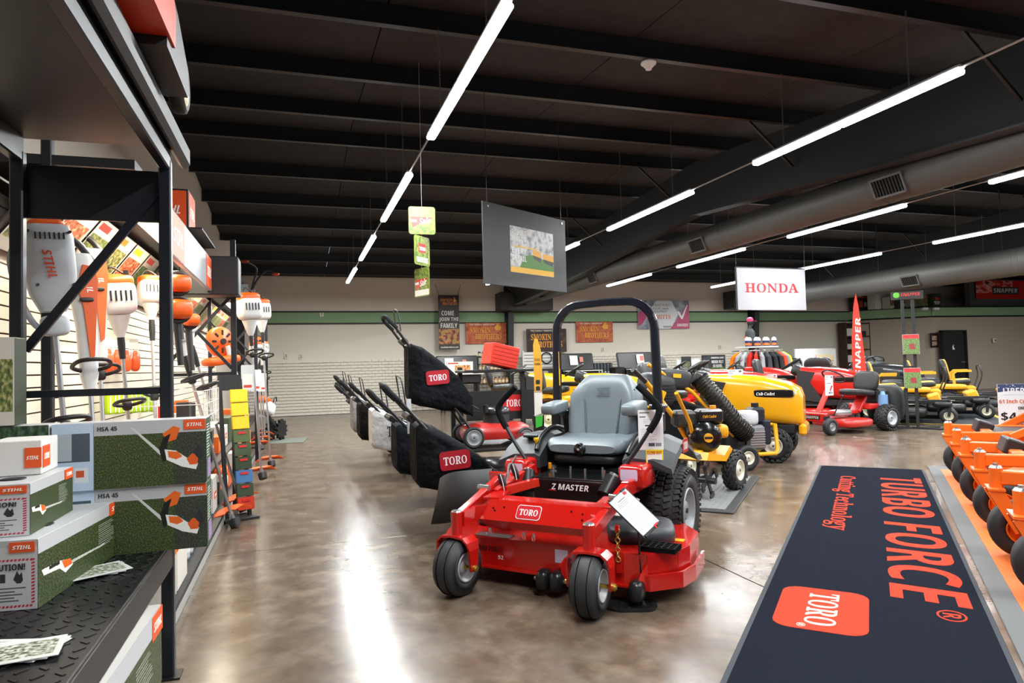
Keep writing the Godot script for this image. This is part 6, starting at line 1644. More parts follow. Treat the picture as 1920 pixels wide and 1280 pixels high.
	t = thing("wall_socket", "pale wall plate right of the office door", "socket", az(1864, 638, -18.2), 0, "wall plates"); plate("plate", 0.16, 0.16, 0.01, 0.02, m("d8d4cc", 0.5), t, T(V(0, 0, 0.02))); plate("dark_centre", 0.06, 0.08, 0.004, 0.004, m("4a4a48", 0.5), t, T(V(0.03, 0, 0.031)))
	# red feather flag with white word
	var fp := fl(1612, 770)
	t = thing("feather_flag", "tall red feather flag with white upright lettering among the riders", "flag", V((EYE + ray(1611, 700) * 13.2).x, 0, (EYE + ray(1611, 700) * 13.2).z), -48)
	g = G.new(); var pl := PackedVector2Array([Vector2(-0.11, 0.55), Vector2(0.16, 0.55), Vector2(0.13, 1.0), Vector2(0.08, 1.7), Vector2(0.04, 2.3), Vector2(0.0, 2.56), Vector2(-0.05, 2.3), Vector2(-0.1, 1.7), Vector2(-0.12, 1.1)])
	g.prism(pl, 0.012, T(Vector3.ZERO)); obj("sail", g, m("d8331c", 0.55), t)
	text("SNAPPER", 1.15, 0.09, m("e8e4e0", 0.5), t, T(V(0.0, 1.5, 0.0075), rz(88)), "sansb", 0.002, 0.2)
	g = G.new(); g.cyl(V(-0.11, 0, 0), V(-0.11, 1.2, 0), 0.012, -1, 8); g.box(V(-0.1, 0.01, 0), V(0.4, 0.02, 0.4)); obj("pole", g, m("3a3a3c", 0.5), t)
	# black post display with sign head and brochure holders
	t = thing("brochure_stand", "black twin post stand with a sign head and two brochure holders", "display stand", fl(1712, 803), -42)
	var blk := m("17181a", 0.5)
	for s in [-1, 1]:
		g = G.new(); g.box(V(0.08 * s, 1.15, 0), V(0.05, 2.3, 0.05)); obj("post", g, blk, t)
	for y in [0.25, 0.6, 1.1, 1.95]:
		g = G.new(); g.box(V(0, y, 0), V(0.16, 0.03, 0.03)); obj("rung", g, blk, t)
	for s in [-25, 25]:
		g = G.new(); g.box(V(0, 0.015, 0), V(0.95, 0.03, 0.05), ry(s)); obj("foot", g, blk, t)
	g = G.new(); g.box(V(0, 2.38, 0.0), V(0.5, 0.15, 0.06), Basis.IDENTITY, 0.005); var sh = obj("sign_head", g, m("101010", 0.4), t)
	text("SNAPPER", 0.3, 0.06, m("c8202c", 0.4), sh, T(V(0.05, 2.395, 0.032)), "sansb", 0.002, 0.15); g = G.new(); g.sup(V(-0.17, 2.39, 0.032), V(0.05, 0.05, 0.004), Basis.IDENTITY, 0.8); obj("green_mark", g, m("5ab42c", 0.4), sh)
	i = img(64, 96, "5a8a34"); inoise(i, 0, 0.2, 1, 0.8, ["3a5424", "5a7838", "7a8c50"], 0.12, 131); irect(i, 0, 0, 1, 0.2, "c8141c"); ipoly(i, [0.35, 0.5, 0.7, 0.45, 0.75, 0.75, 0.4, 0.75], "8a1c24")
	var bm := print_mat(i)
	for y in [1.5, 0.9]:
		g = G.new(); g.box(V(0.02, y, 0.06), V(0.26, 0.36, 0.05), rx(-8), 0.004); var hd = obj("brochure_holder", g, m("8a9090", 0.3), t)
		g = G.new(); var cc := V(0.02, y, 0.088); g.card(cc + rx(-8) * V(-0.125, 0.175, 0), cc + rx(-8) * V(0.125, 0.175, 0), cc + rx(-8) * V(0.125, -0.175, 0), cc + rx(-8) * V(-0.125, -0.175, 0)); obj("brochure", g, bm, hd)

# ================================================================ walk-behind mowers
var cloth_bump := bump_tex(0.012, 77, 14.0)
func push_mower(label, at: Vector3, turn, deck_col, bag_col, side = -1, htop = 1.1, mark = "badge", accent = "1c4fb0", bag = true):
	var t := thing("push_mower", label, "push mower", at, turn, "walk-behind mowers")
	var red := m(deck_col, 0.3, 0.0, {"clearcoat_enabled": true, "clearcoat": 0.5})
	var blk := m("151618", 0.45)
	var g := G.new()
	var secs := []
	for q in [[0.08, 0.25, 0.36], [0.14, 0.27, 0.38], [0.2, 0.26, 0.36], [0.235, 0.2, 0.3], [0.245, 0.12, 0.2]]:
		var rr := []
		for j in 24:
			var a: float = TAU * j / 24
			rr.append(V(signf(cos(a)) * pow(absf(cos(a)), 0.6) * q[1], q[0], signf(sin(a)) * pow(absf(sin(a)), 0.6) * q[2]))
		rr.reverse(); secs.append(rr)
	g.loft(secs); obj("deck", g, red, t)
	for p in [V(0.29, 0.1, 0.27), V(-0.29, 0.1, 0.27), V(0.29, 0.115, -0.3), V(-0.29, 0.115, -0.3)]:
		wheel(t, p, p.y, 0.055, p.y * 0.72, "83888c", 0, "wheel", 0.15)
	g = G.new(); g.cyl(V(0, 0.24, 0.02), V(0, 0.34, 0.02), 0.15, 0.14, 20); var en = obj("engine", g, blk, t)
	g = G.new(); g.lathe([[0.15, 0.34], [0.155, 0.37], [0.12, 0.41], [0.0, 0.42]], T(V(0, 0, 0.02)), 20); obj("engine_shroud", g, m("1b1c1f", 0.3), en)
	g = G.new(); g.box(V(0.13, 0.33, 0.12), V(0.14, 0.12, 0.12), Basis.IDENTITY, 0.015); obj("air_filter", g, blk, en)
	g = G.new(); g.cyl(V(-0.1, 0.36, -0.12), V(-0.1, 0.44, -0.12), 0.03, -1, 12); obj("fuel_cap", g, blk, en)
	var top := V(0, htop, -1.12)
	for s in [-1, 1]:
		g = G.new(); g.tube([V(0.21 * s, 0.18, -0.3), V(0.205 * s, lerp(0.18, htop, 0.55), -0.3 - 0.82 * 0.55), V(0.2 * s, htop, -1.12)], 0.0135, 8); obj("handle_tube", g, blk, t)
		g = G.new(); g.cyl(V(0.235 * s, lerp(0.18, htop, 0.5), -0.71), V(0.18 * s, lerp(0.18, htop, 0.5), -0.71), 0.022, -1, 10); obj("handle_knob", g, m(accent, 0.4), t)
		g = G.new(); g.tube(bez([V(0.2 * s, htop - 0.07, -1.06), V(0.2 * s, htop, -1.13), V(0.16 * s, htop + 0.05, -1.17), V(0.0, htop + 0.06, -1.18)], 5), 0.02, 10); obj("grip", g, m("26282b", 0.7), t)
	g = G.new(); g.box(V(0.0, htop - 0.2, -0.98), V(0.36, 0.05, 0.07), rx(45), 0.01); obj("control_panel", g, blk, t)
	g = G.new(); g.tube(bez([V(-0.18, htop - 0.1, -1.02), V(-0.17, htop + 0.1, -1.05), V(0, htop + 0.13, -1.07), V(0.17, htop + 0.1, -1.05), V(0.18, htop - 0.1, -1.02)], 5), 0.006, 6); obj("bail", g, m("3a3c40", 0.4, 0.5), t)
	g = G.new(); g.tube(bez([V(0.19, htop - 0.15, -1.0), V(0.24, 0.75, -0.75), V(0.15, 0.4, -0.3), V(0.1, 0.35, 0.0)], 6), 0.004, 5); obj("cable", g, blk, t); g = G.new(); g.tube(bez([V(-0.19, htop - 0.15, -1.0), V(-0.16, 0.75, -0.7), V(-0.12, 0.4, -0.2)], 6), 0.004, 5); obj("cable", g, blk, t)
	if bag:
		g = G.new(); secs = []
		var k: float = (htop - 0.3) / 0.8
		for q in [[-0.28, 0.2, 0.25, 0.42], [-0.42, 0.24, 0.3, 0.58], [-0.6, 0.255, 0.31, 0.7], [-0.8, 0.255, 0.34, 0.82], [-0.92, 0.24, 0.38, 0.86], [-0.95, 0.2, 0.42, 0.84]]:
			var rr := []
			for j in 28:
				var a: float = TAU * j / 28
				var cx := signf(cos(a)) * pow(absf(cos(a)), 0.35); var sy := signf(sin(a)) * pow(absf(sin(a)), 0.35)
				var yc: float = (q[2] + q[3]) / 2 * k; var hh: float = (q[3] - q[2]) / 2 * k
				rr.append(V(cx * q[1] + 0.008 * sin(j * 2.3 + q[0] * 17.0), yc + sy * hh + 0.01 * sin(q[0] * 23.0 + j), q[0]))
			rr.reverse(); secs.append(rr)
		g.loft(secs); var bg = obj("grass_bag", g, m(bag_col, 0.75, 0.0, {"normal_enabled": true, "normal_texture": cloth_bump, "normal_scale": 0.9, "uv1_triplanar": true, "uv1_scale": V(1.6, 1.6, 1.6)}), t)
		if mark == "badge": badge(bg, T(V(side * 0.268, 0.58 * k, -0.66), ry(90 * side) * rz(-4 * side)), 0.24, 0.145, "a31726", false)
		elif mark == "word":
			text("TORO", 0.26, 0.12, m("1c1c1e", 0.5), bg, T(V(side * 0.27, 0.58 * k, -0.65), ry(90 * side)), "serifb")
	return t
func build_push_mowers():
	push_mower("black bagged push mower with red badge, next to the red mower's chute", V(1.82, 0, -5.35), 88, "a3140f", "121417", -1, 1.12)
	push_mower("plain dark bagged push mower behind the black bagged one", V(1.80, 0, -6.35), 90, "a3140f", "14181f", -1, 1.05, "")
	push_mower("push mower with a white grass bag and black lettering", V(1.78, 0, -8.3), 90, "2a2c2e", "c8ccd0", -1, 1.08, "word", "c8301c")
	push_mower("push mower with small black bag, last but one in the row", V(1.72, 0, -9.3), 91, "a3140f", "141414", -1, 1.1)
	push_mower("push mower with grey bag at the far end of the row", V(1.70, 0, -10.2), 92, "8a8c8e", "8a8e92", -1, 1.15, "")
	push_mower("bagless push mower with blue handle knobs, past the grey bagged one", V(1.75, 0, -10.95), 92, "a3140f", "141414", -1, 1.0, "", "1c58c8", false)
	push_mower("bagless push mower last in the row toward the brick wall", V(1.8, 0, -11.7), 92, "a3140f", "141414", -1, 1.02, "", "1c58c8", false)
	# mower on a display stand
	push_mower("red push mower raised on the black display stand with tall handle", V(2.05, 0.452, -7.1), 88, "a8180f", "141619", -1, 1.34)
	var t := thing("display_stand", "black steel display stand carrying a raised push mower and sign", "display stand", V(2.1, 0, -7.15), 0)
	var blk := m("131415", 0.45)
	var g: G
	for x in [-0.42, 0.42]:
		for z in [-0.36, 0.36]:
			g = G.new(); g.box(V(x, 0.62 if z < 0 else 0.22, z), V(0.05, 1.24 if z < 0 else 0.44, 0.05), Basis.IDENTITY, 0.004); obj("post", g, blk, t)
	g = G.new(); g.box(V(0, 0.437, 0), V(0.95, 0.03, 0.8), Basis.IDENTITY, 0.005); obj("platform", g, blk, t)
	g = G.new(); g.box(V(0.25, 1.25, -0.5), V(1.1, 0.03, 0.5), Basis.IDENTITY, 0.005); obj("top_shelf", g, blk, t)
	for x in [-0.25, 0.75]:
		g = G.new(); g.box(V(x, 0.65, -0.7), V(0.05, 1.3, 0.05)); obj("post", g, blk, t)
	g = G.new(); g.box(V(0.2, 0.85, -0.42), V(0.9, 0.34, 0.03)); obj("sign_panel", g, blk, t)
	badge(t, T(V(0.32, 0.87, -0.4)), 0.27, 0.19, "c01c22", false)
	var c := thing("red_crate", "bright red ridged crate tilted on top of the display stand", "crate", V(2.3, 1.282, -7.65), 12)
	g = G.new(); g.box(V(0, 0.14, 0), V(0.36, 0.26, 0.26), rz(-12), 0.012); obj("crate_body", g, m("d4311c", 0.4), c)
	for k in 5:
		g = G.new(); g.box(rz(-12) * V(0, -0.09 + k * 0.045, 0.132) + V(0, 0.14, 0), V(0.34, 0.014, 0.008), rz(-12)); obj("ridge", g, m("c82a16", 0.4), c)
	# sale tag hanging from a handle
	var hp := EYE + ray(767, 780) * 5.6
	t = thing("paper_strip", "narrow white paper strip hanging from a mower handle", "tag", hp, -17)
	plate("strip", 0.035, 0.29, 0.002, 0.002, m("d8dce4", 0.4), t, T(Vector3.ZERO)); plate("pink_mark", 0.02, 0.05, 0.002, 0.003, m("d89a9c", 0.5), t, T(V(0, 0.03, 0)))

# ================================================================ riding machines
func seat(t, at: Vector3, col, accent = "", w = 0.24, h = 0.42):
	var g := G.new(); g.sup(at + V(0, 0.05, 0.02), V(w, 0.06, 0.23), rx(-4), 0.5); var s = obj("seat_cushion", g, m(col, 0.45), t)
	var b := rx(-12)
	g = G.new(); g.sup(at + V(0, 0.06 + h * 0.5, -0.24), V(w * 0.95, h * 0.52, 0.06), b, 0.55); var k = obj("backrest", g, m(col, 0.45), t)
	if accent:
		g = G.new(); g.sup(at + V(0, 0.08 + h * 0.5, -0.215), V(w * 0.5, h * 0.47, 0.06), b, 0.5); obj("backrest_panel", g, m(accent, 0.45), k)
		g = G.new(); g.sup(at + V(0, 0.065, 0.03), V(w * 0.8, 0.06, 0.2), rx(-4), 0.5); obj("cushion_panel", g, m(accent, 0.45), s)
	return s
func tractor(label, at, turn, col, o = {}):
	var t := thing("lawn_tractor", label, "tractor", at, turn, "lawn tractors")
	t.transform.basis = t.transform.basis.scaled(V(1.12, 1.12, 1.12))
	var pm := m(col, 0.25, 0.0, {"clearcoat_enabled": true, "clearcoat": 0.6, "clearcoat_roughness": 0.1})
	var blk := m("17181a", 0.45)
	var rim: String = o.get("rim", "d0ccb8")
	var g := G.new(); var secs := []
	for q in [[-0.05, 0.25, 0.5, 1.0], [0.25, 0.26, 0.46, 1.0], [0.6, 0.26, 0.42, 0.97], [0.88, 0.25, 0.4, 0.9], [1.0, 0.22, 0.4, 0.83], [1.03, 0.17, 0.42, 0.74]]:
		var rr := []
		for j in 24:
			var a: float = TAU * j / 24
			rr.append(V(signf(cos(a)) * pow(absf(cos(a)), 0.42) * q[1], (q[2] + q[3]) / 2 + signf(sin(a)) * pow(absf(sin(a)), 0.5) * (q[3] - q[2]) / 2, q[0]))
		secs.append(rr)
	g.loft(secs); var hood = obj("hood", g, pm, t)
	for s in [-1, 1]:
		g = G.new(); g.prism(PackedVector2Array([Vector2(-0.1, 0.42), Vector2(0.35, 0.36), Vector2(0.12, 0.72), Vector2(0.2, 0.9), Vector2(-0.1, 0.95)]), 0.02, T(V(s * 0.256, 0, 0), Basis(V(0, 0, 1), V(0, 1, 0), V(-1, 0, 0)))); obj("side_panel", g, m("202224", 0.5), hood)
		g = G.new(); g.sup(V(s * 0.245, 0.77, 0.72), V(0.016, 0.045, 0.22), Basis.IDENTITY, 0.3); obj("light_strip", g, m("0d0e10", 0.2), hood)
		g = G.new(); g.sup(V(s * 0.235, 0.77, 0.9), V(0.02, 0.03, 0.05), Basis.IDENTITY, 0.5); obj("headlight", g, m("b8babc", 0.15, 0.5), hood)
		if o.has("word"): text(o.word, 0.2, 0.035, m("e8e8e8", 0.4), hood, T(V(s * 0.263, 0.768, 0.64), ry(90 * s)), "serifb", 0.002, 0.2)
		g = G.new(); secs = []
		for k in 9:
			var a: float = PI * (0.02 + 0.96 * k / 8.0)
			var c := V(0, 0.30 + 0.34 * sin(a), -0.62 + 0.42 * cos(a))
			secs.append([c + V(s * 0.22, 0.02, 0), c + V(s * 0.46, 0.0, 0), c + V(s * 0.46, -0.02, 0), c + V(s * 0.22, 0.0, 0)] if s > 0 else [c + V(s * 0.46, 0, 0), c + V(s * 0.22, 0.02, 0), c + V(s * 0.22, 0, 0), c + V(s * 0.46, -0.02, 0)])
		g.loft(secs, true, true, false); obj("fender", g, pm, t)
		wheel(t, V(s * 0.36, 0.27, -0.62), 0.27, 0.24, 0.13, rim, 22, "rear_wheel")
		wheel(t, V(s * 0.36, 0.19, 0.72), 0.19, 0.16, 0.1, rim, 18, "front_wheel")
		g = G.new(); g.box(V(s * 0.3, 0.32, 0.05), V(0.16, 0.03, 0.6), Basis.IDENTITY, 0.01); obj("foot_rest", g, blk, t)
	g = G.new(); g.box(V(0, 0.58, -0.6), V(0.5, 0.12, 0.7), Basis.IDENTITY, 0.04); obj("seat_deck", g, pm if o.get("deckcol", true) else blk, t)
	g = G.new(); g.box(V(0, 0.36, 0.1), V(0.4, 0.12, 1.7), Basis.IDENTITY, 0.02); obj("chassis", g, blk, t)
	g = G.new(); g.box(V(0, 0.36, 1.02), V(0.52, 0.14, 0.08), Basis.IDENTITY, 0.03); obj("front_bumper", g, pm, t)
	g = G.new(); g.sup(V(0, 0.2, 0.08), V(0.56, 0.08, 0.36), Basis.IDENTITY, 0.35); obj("mower_deck", g, pm if o.get("reddeck", true) else blk, t)
	g = G.new(); g.sup(V(0, 0.93, -0.1), V(0.2, 0.1, 0.12), rx(20), 0.5); obj("dash", g, blk, t)
	g = G.new(); g.cyl(V(0, 0.9, -0.12), V(0, 1.05, -0.22), 0.03, 0.025, 10); var st = obj("steering_column", g, blk, t)
	g = G.new(); g.torus(T(V(0, 1.06, -0.23), rx(-32)), 0.18, 0.015, 28, 8); obj("steering_wheel", g, blk, st)
	for k in 3:
		var a: float = TAU * k / 3
		g = G.new(); g.bar(V(0, 1.055, -0.225), V(0, 1.06, -0.23) + rx(-32) * V(cos(a) * 0.18, 0, sin(a) * 0.18), 0.03, 0.012); obj("wheel_spoke", g, blk, st)
	seat(t, V(0, 0.68, -0.58), o.get("seat", "1b1c1e"), "", 0.25, o.get("backh", 0.42))
	if o.has("tagat"): tag_card(t, T(o.tagat, ry(o.get("tagturn", 0))), 0.2, 0.26, 2)
	return t
func rider_zt(label, at, turn, col, o = {}):
	var t := thing("zero_turn_rider", label, "mower", at, turn, "zero-turn riders")
	var pm := m(col, 0.28, 0.0, {"clearcoat_enabled": true, "clearcoat": 0.5})
	var blk := m("17181a", 0.45)
	var g: G
	for s in [-1, 1]:
		g = G.new(); g.cyl(V(0.38 * s, 0.26, 0.95), V(0.38 * s, 0.44, 0.95), 0.03, -1, 12); obj("caster_pivot", g, blk, t)
		g = G.new(); g.bar(V(0.38 * s + 0.08, 0.28, 0.95), V(0.38 * s + 0.08, 0.14, 0.93), 0.012, 0.05, V(0, 0, 1)); g.bar(V(0.38 * s - 0.08, 0.28, 0.95), V(0.38 * s - 0.08, 0.14, 0.93), 0.012, 0.05, V(0, 0, 1)); g.box(V(0.38 * s, 0.285, 0.95), V(0.17, 0.012, 0.06)); obj("caster_fork", g, blk, t)
		wheel(t, V(0.38 * s, 0.15, 0.93), 0.15, 0.12, 0.08, "cfcab4", 0, "caster_wheel")
		wheel(t, V(0.46 * s, 0.26, -0.35), 0.26, 0.24, 0.13, "cfcab4", 22, "drive_wheel")
		g = G.new(); g.sup(V(0.44 * s, 0.58, -0.35), V(0.15, 0.06, 0.36), Basis.IDENTITY, 0.4); obj("fender", g, pm, t)
		g = G.new(); g.loft(_tubebox2([V(0.33 * s, 0.62, -0.2), V(0.34 * s, 0.86, -0.22), V(0.34 * s, 0.92, -0.15), V(0.33 * s, 0.92, 0.12)], 0.05), true, true, false); obj("arm_rest", g, pm, t)
		g = G.new(); g.tube(bez([V(0.3 * s, 0.5, 0.2), V(0.33 * s, 0.8, 0.3), V(0.3 * s, 1.0, 0.28), V(0.08 * s, 1.02, 0.3)], 5), 0.014, 8); obj("lap_bar", g, blk, t)
		g = G.new(); g.bar(V(0.3 * s, 0.4, 0.3), V(0.36 * s, 0.42, 0.95), 0.06, 0.07, Vector3.UP, 0.008); obj("front_rail", g, blk, t)
	g = G.new(); g.box(V(0, 0.47, 0.72), V(0.66, 0.14, 0.2), rx(-18), 0.02); var fp = obj("front_cover", g, pm, t)
	text("Cub Cadet" if col != "b5140c" else "Z", 0.24, 0.04, m("26221a", 0.5), fp, T(V(0, 0.48, 0.826), rx(-18)), "serifb", 0.002, 0.2)
	g = G.new(); g.sup(V(0, 0.36, 0.85), V(0.46, 0.06, 0.16), Basis.IDENTITY, 0.4); obj("front_bumper", g, blk, t)
	g = G.new(); g.box(V(0, 0.5, -0.2), V(0.58, 0.18, 0.8), Basis.IDENTITY, 0.04); var bd = obj("body", g, pm, t)
	text("Z-FORCE", 0.3, 0.05, m("26221a", 0.5), bd, T(V(-0.292, 0.5, -0.1), ry(-90)), "sansb")
	g = G.new(); g.sup(V(0, 0.22, 0.25), V(0.62, 0.09, 0.36), Basis.IDENTITY, 0.35); obj("mower_deck", g, blk if o.get("blackdeck", true) else pm, t)
	g = G.new(); g.sup(V(0, 0.62, -0.65), V(0.3, 0.16, 0.22), Basis.IDENTITY, 0.4); obj("engine_cover", g, blk, t)
	g = G.new(); g.box(V(0, 0.4, 0.45), V(0.5, 0.03, 0.5)); obj("floor_pan", g, blk, t)
	seat(t, V(0, 0.62, -0.12), "1a1b1d", o.get("accent", "dca420"), 0.25, 0.5)
	return t
func _tubebox2(path: Array, w) -> Array:
	var o := []
	for i in path.size():
		var tn: Vector3 = (path[min(i + 1, path.size() - 1)] - path[max(i - 1, 0)]).normalized()
		var x := V(1, 0, 0); var n := tn.cross(x).normalized()
		var p: Vector3 = path[i]
		o.append([p + x * w / 2 + n * w / 2, p - x * w / 2 + n * w / 2, p - x * w / 2 - n * w / 2, p + x * w / 2 - n * w / 2])
	return o

func small_engine(t, c: Vector3, b: Basis, col, s = 1.0):      # horizontal-shaft engine with recoil cover
	var blk := m("141518", 0.3)
	var B := b.scaled(V(s, s, s))
	var g := G.new(); g.box(c, V(0.24, 0.22, 0.2) * s, b, 0.03 * s); var e = obj("engine_block", g, blk, t)
	g = G.new(); g.lathe([[0.135 * s, 0.0], [0.13 * s, 0.05 * s], [0.09 * s, 0.075 * s], [0.0, 0.08 * s]], T(c + B * V(0, -0.01, 0.1), b * Basis(V(1, 0, 0), V(0, 0, 1), V(0, -1, 0))), 24); obj("recoil_cover", g, m("0c0d0f", 0.2), e)
	g = G.new(); g.cyl(c + B * V(0, -0.01, 0.175), c + B * V(0, -0.01, 0.19), 0.04 * s, -1, 20); obj("recoil_badge", g, m("d89a18", 0.4), e)
	g = G.new(); g.box(c + B * V(0, -0.01, 0.19), V(0.07, 0.02, 0.004) * s, b); obj("badge_bar", g, m("17181a", 0.4), e)
	g = G.new(); g.box(c + B * V(0.06, 0.17, 0.02), V(0.22, 0.12, 0.18) * s, b, 0.02 * s); var tk = obj("fuel_tank", g, blk, e)
	text("Cub Cadet", 0.12 * s, 0.025 * s, m("d8a020", 0.4), tk, T(c + B * V(0.04, 0.17, 0.112), b), "serifb", 0.002, 0.2)
	g = G.new(); g.cyl(c + B * V(0.1, 0.23, 0.02), c + B * V(0.1, 0.26, 0.02), 0.028 * s, -1, 14); obj("fuel_cap", g, m("d88a14", 0.4), e)
	g = G.new(); g.box(c + B * V(-0.17, 0.15, 0.02), V(0.2, 0.15, 0.18) * s, b, 0.03 * s); obj("air_cleaner", g, m("1b1c1e", 0.5), e)
	g = G.new(); g.sup(c + B * V(0.17, 0.03, 0.04), V(0.05, 0.06, 0.06) * s, b, 0.6); obj("muffler_guard", g, m("dc9c14", 0.4), e)
	g = G.new(); g.cyl(c + B * V(-0.15, 0.0, 0.1), c + B * V(-0.08, 0.02, 0.1), 0.012 * s, -1, 8); obj("carburettor", g, m("b8babc", 0.3, 0.8), e)

func build_yellow_machines():
	var yel := "e0a010"
	var g: G; var t
	tractor("yellow lawn tractor with black cheek panels and price sheet, behind the chipper vacuum", V(5.45, 0, -8.0), 45, yel, {"word": "Cub Cadet", "rim": "d8d4c8", "reddeck": false, "tagat": V(-0.15, 0.92, 0.3), "tagturn": -45, "seat": "202224"})
	tractor("yellow lawn tractor with cream rims near the sauce shelf", V(4.95, 0, -14.2), 75, yel, {"rim": "d8cfa8", "reddeck": false})
	tractor("yellow lawn tractor directly behind the grey mower seat", V(5.2, 0, -11.6), 60, yel, {"rim": "d8cfa8", "reddeck": false})
	tractor("yellow lawn tractor far back by the dark poster", V(8.3, 0, -13.0), 50, yel, {"rim": "d8cfa8", "reddeck": false})
	# tread plate ramp under the tiller
	t = thing("tread_plate", "grey tread pattern floor plate with dark border under the tiller", "floor plate", V(0, 0, 0))
	var a := fl(1310, 966); var b := fl(1375, 964); var c := fl(1418, 903); var d := b - a
	var ax1 := (c - b).normalized(); var ax2 := V(ax1.z, 0, -ax1.x)
	if ax2.dot(a - b) < 0: ax2 = -ax2
	var bs := Basis(ax1, Vector3.UP, ax1.cross(Vector3.UP))
	var L := (c - b).length() + 0.3; var W := 1.1
	var ctr := b + ax1 * L * 0.5 + ax2 * W * 0.5
	g = G.new(); g.box(ctr + V(0, 0.008, 0), V(L, 0.016, W), bs, 0.006); obj("border", g, m("2e3032", 0.5, 0.2), t)
	g = G.new(); g.box(ctr + V(0, 0.018, 0), V(L - 0.16, 0.006, W - 0.16), bs); obj("plate", g, m("8a8d8c", 0.45, 0.4), t)
	g = G.new()
	for i in int((L - 0.16) / 0.05):
		for j in int((W - 0.16) / 0.05):
			g.box(ctr + bs * V(-(L - 0.2) / 2 + i * 0.05, 0.022, -(W - 0.2) / 2 + j * 0.05), V(0.032, 0.003, 0.01), bs * ry(45 if (i + j) % 2 else -45))
	var st = obj("tread_lugs", g, m("9a9d9c", 0.4, 0.4), t); st.set_meta("kind", "stuff")
	# tiller
	var tp := V(3.76, 0.021, -5.86)
	t = thing("garden_tiller", "yellow tiller with black engine, cream wheel rims and black tines", "tiller", tp, 32)
	var ym := m(yel, 0.3); var blk := m("141517", 0.4)
	for s in [-1, 1]: wheel(t, V(0.3, 0.19, 0.02 + 0.26 * s), 0.19, 0.13, 0.105, "d8d3c0", 16, "drive_wheel", 0.3).transform = T(V(0.3, 0.19, 0.02 + 0.26 * s), ry(90))
	g = G.new(); g.prism(PackedVector2Array([Vector2(-0.34, 0.36), Vector2(0.1, 0.3), Vector2(0.26, 0.40), Vector2(0.2, 0.44), Vector2(0.06, 0.36), Vector2(-0.3, 0.43)]), 0.4, T(V(0, 0, 0.08))); obj("tine_shield", g, ym, t)
	g = G.new(); g.box(V(-0.05, 0.38, 0.05), V(0.4, 0.1, 0.22), Basis.IDENTITY, 0.01); obj("frame", g, ym, t)
	small_engine(t, V(0.0, 0.56, 0.08), ry(-48), yel, 1.1)
	for s in [-1, 1]:
		for k in 2:
			g = G.new()
			for q in 4:
				var bb := Basis(V(0, 0, 1), TAU * q / 4 + k * 0.5)
				var base := V(-0.3, 0.17, 0.07 + s * (0.1 + 0.09 * k))
				g.box(base + bb * V(0.0, 0.08, 0), V(0.045, 0.16, 0.012), bb, 0.002); g.box(base + bb * V(0.03, 0.15, 0.02 * s), V(0.09, 0.045, 0.012), bb, 0.002)
			obj("tine_rotor", g, m("0e0f10", 0.35), t)
	g = G.new(); g.cyl(V(-0.3, 0.17, -0.2), V(-0.3, 0.17, 0.34), 0.03, -1, 10); obj("tine_shaft", g, blk, t)
	g = G.new(); g.tube([V(0.0, 0.45, -0.05), V(-0.2, 0.75, -0.12), V(-0.52, 1.12, -0.25)], 0.024, 10); g.tube([V(0.0, 0.45, 0.0), V(-0.3, 0.7, 0.1), V(-0.6, 1.0, 0.12)], 0.02, 8); obj("handlebar", g, ym, t)
	g = G.new(); g.cyl(V(-0.50, 1.1, -0.245), V(-0.68, 1.22, -0.28), 0.026, -1, 10); obj("grip", g, blk, t)
	# chipper vacuum with coiled hose
	var cp := fl(1392, 874); cp.y = 0
	t = thing("chipper_vacuum", "yellow framed leaf vacuum with coiled black hose and grey engine", "leaf vacuum", cp, -5)
	g = G.new(); g.tube([V(-0.1, 0.17, 0.22), V(0.32, 0.17, 0.22), V(0.36, 0.21, 0.2), V(0.36, 0.52, 0.16)], 0.026, 10); g.tube([V(-0.1, 0.17, -0.14), V(0.32, 0.17, -0.14), V(0.36, 0.21, -0.12), V(0.36, 0.52, -0.08)], 0.026, 10); g.cyl(V(0.36, 0.5, 0.16), V(0.36, 0.5, -0.08), 0.024, -1, 8); obj("frame", g, ym, t)
	g = G.new(); g.box(V(0.12, 0.36, 0.04), V(0.26, 0.3, 0.24), Basis.IDENTITY, 0.03); var e = obj("engine_block", g, m("8e9296", 0.35, 0.4), t)
	for k in 6:
		g = G.new(); g.box(V(0.12, 0.28 + k * 0.03, 0.165), V(0.2, 0.01, 0.02)); obj("cooling_fin", g, m("b4b8bc", 0.3, 0.6), e)
	g = G.new(); g.sup(V(0.05, 0.6, 0.06), V(0.11, 0.09, 0.11), Basis.IDENTITY, 0.45); obj("engine_cover", g, m("c4c8cc", 0.35), e)
	g = G.new(); g.box(V(0.2, 0.62, 0.0), V(0.18, 0.2, 0.2), Basis.IDENTITY, 0.03); obj("fuel_tank", g, m("1b2027", 0.35), e)
	g = G.new(); g.cyl(V(0.2, 0.72, 0), V(0.2, 0.77, 0), 0.045, -1, 14); obj("fuel_cap", g, blk, e)
	g = G.new(); g.box(V(0.26, 0.42, 0.1), V(0.1, 0.3, 0.14), Basis.IDENTITY, 0.02); obj("air_cleaner", g, m("1c2430", 0.35), e)
	g = G.new(); g.sup(V(-0.16, 0.38, 0.0), V(0.14, 0.26, 0.16), Basis.IDENTITY, 0.4); obj("impeller_housing", g, m("1a1d21", 0.45), t)
	for s in [-1, 1]: wheel(t, V(-0.12, 0.15, 0.3 * s), 0.15, 0.09, 0.08, "d0ccb8", 0, "wheel").transform = T(V(-0.12, 0.15, 0.3 * s), ry(90))
	var h0 := V(-0.05, 0.42, 0.2); var h1 := V(-0.62, 1.1, 0.14)
	var hp := bez([h0, V(-0.26, 0.6, 0.24), V(-0.48, 0.88, 0.22), h1], 10)
	g = G.new(); g.tube(hp, 0.105, 14); var hose = obj("hose", g, m("26221c", 0.35), t)
	g = G.new()
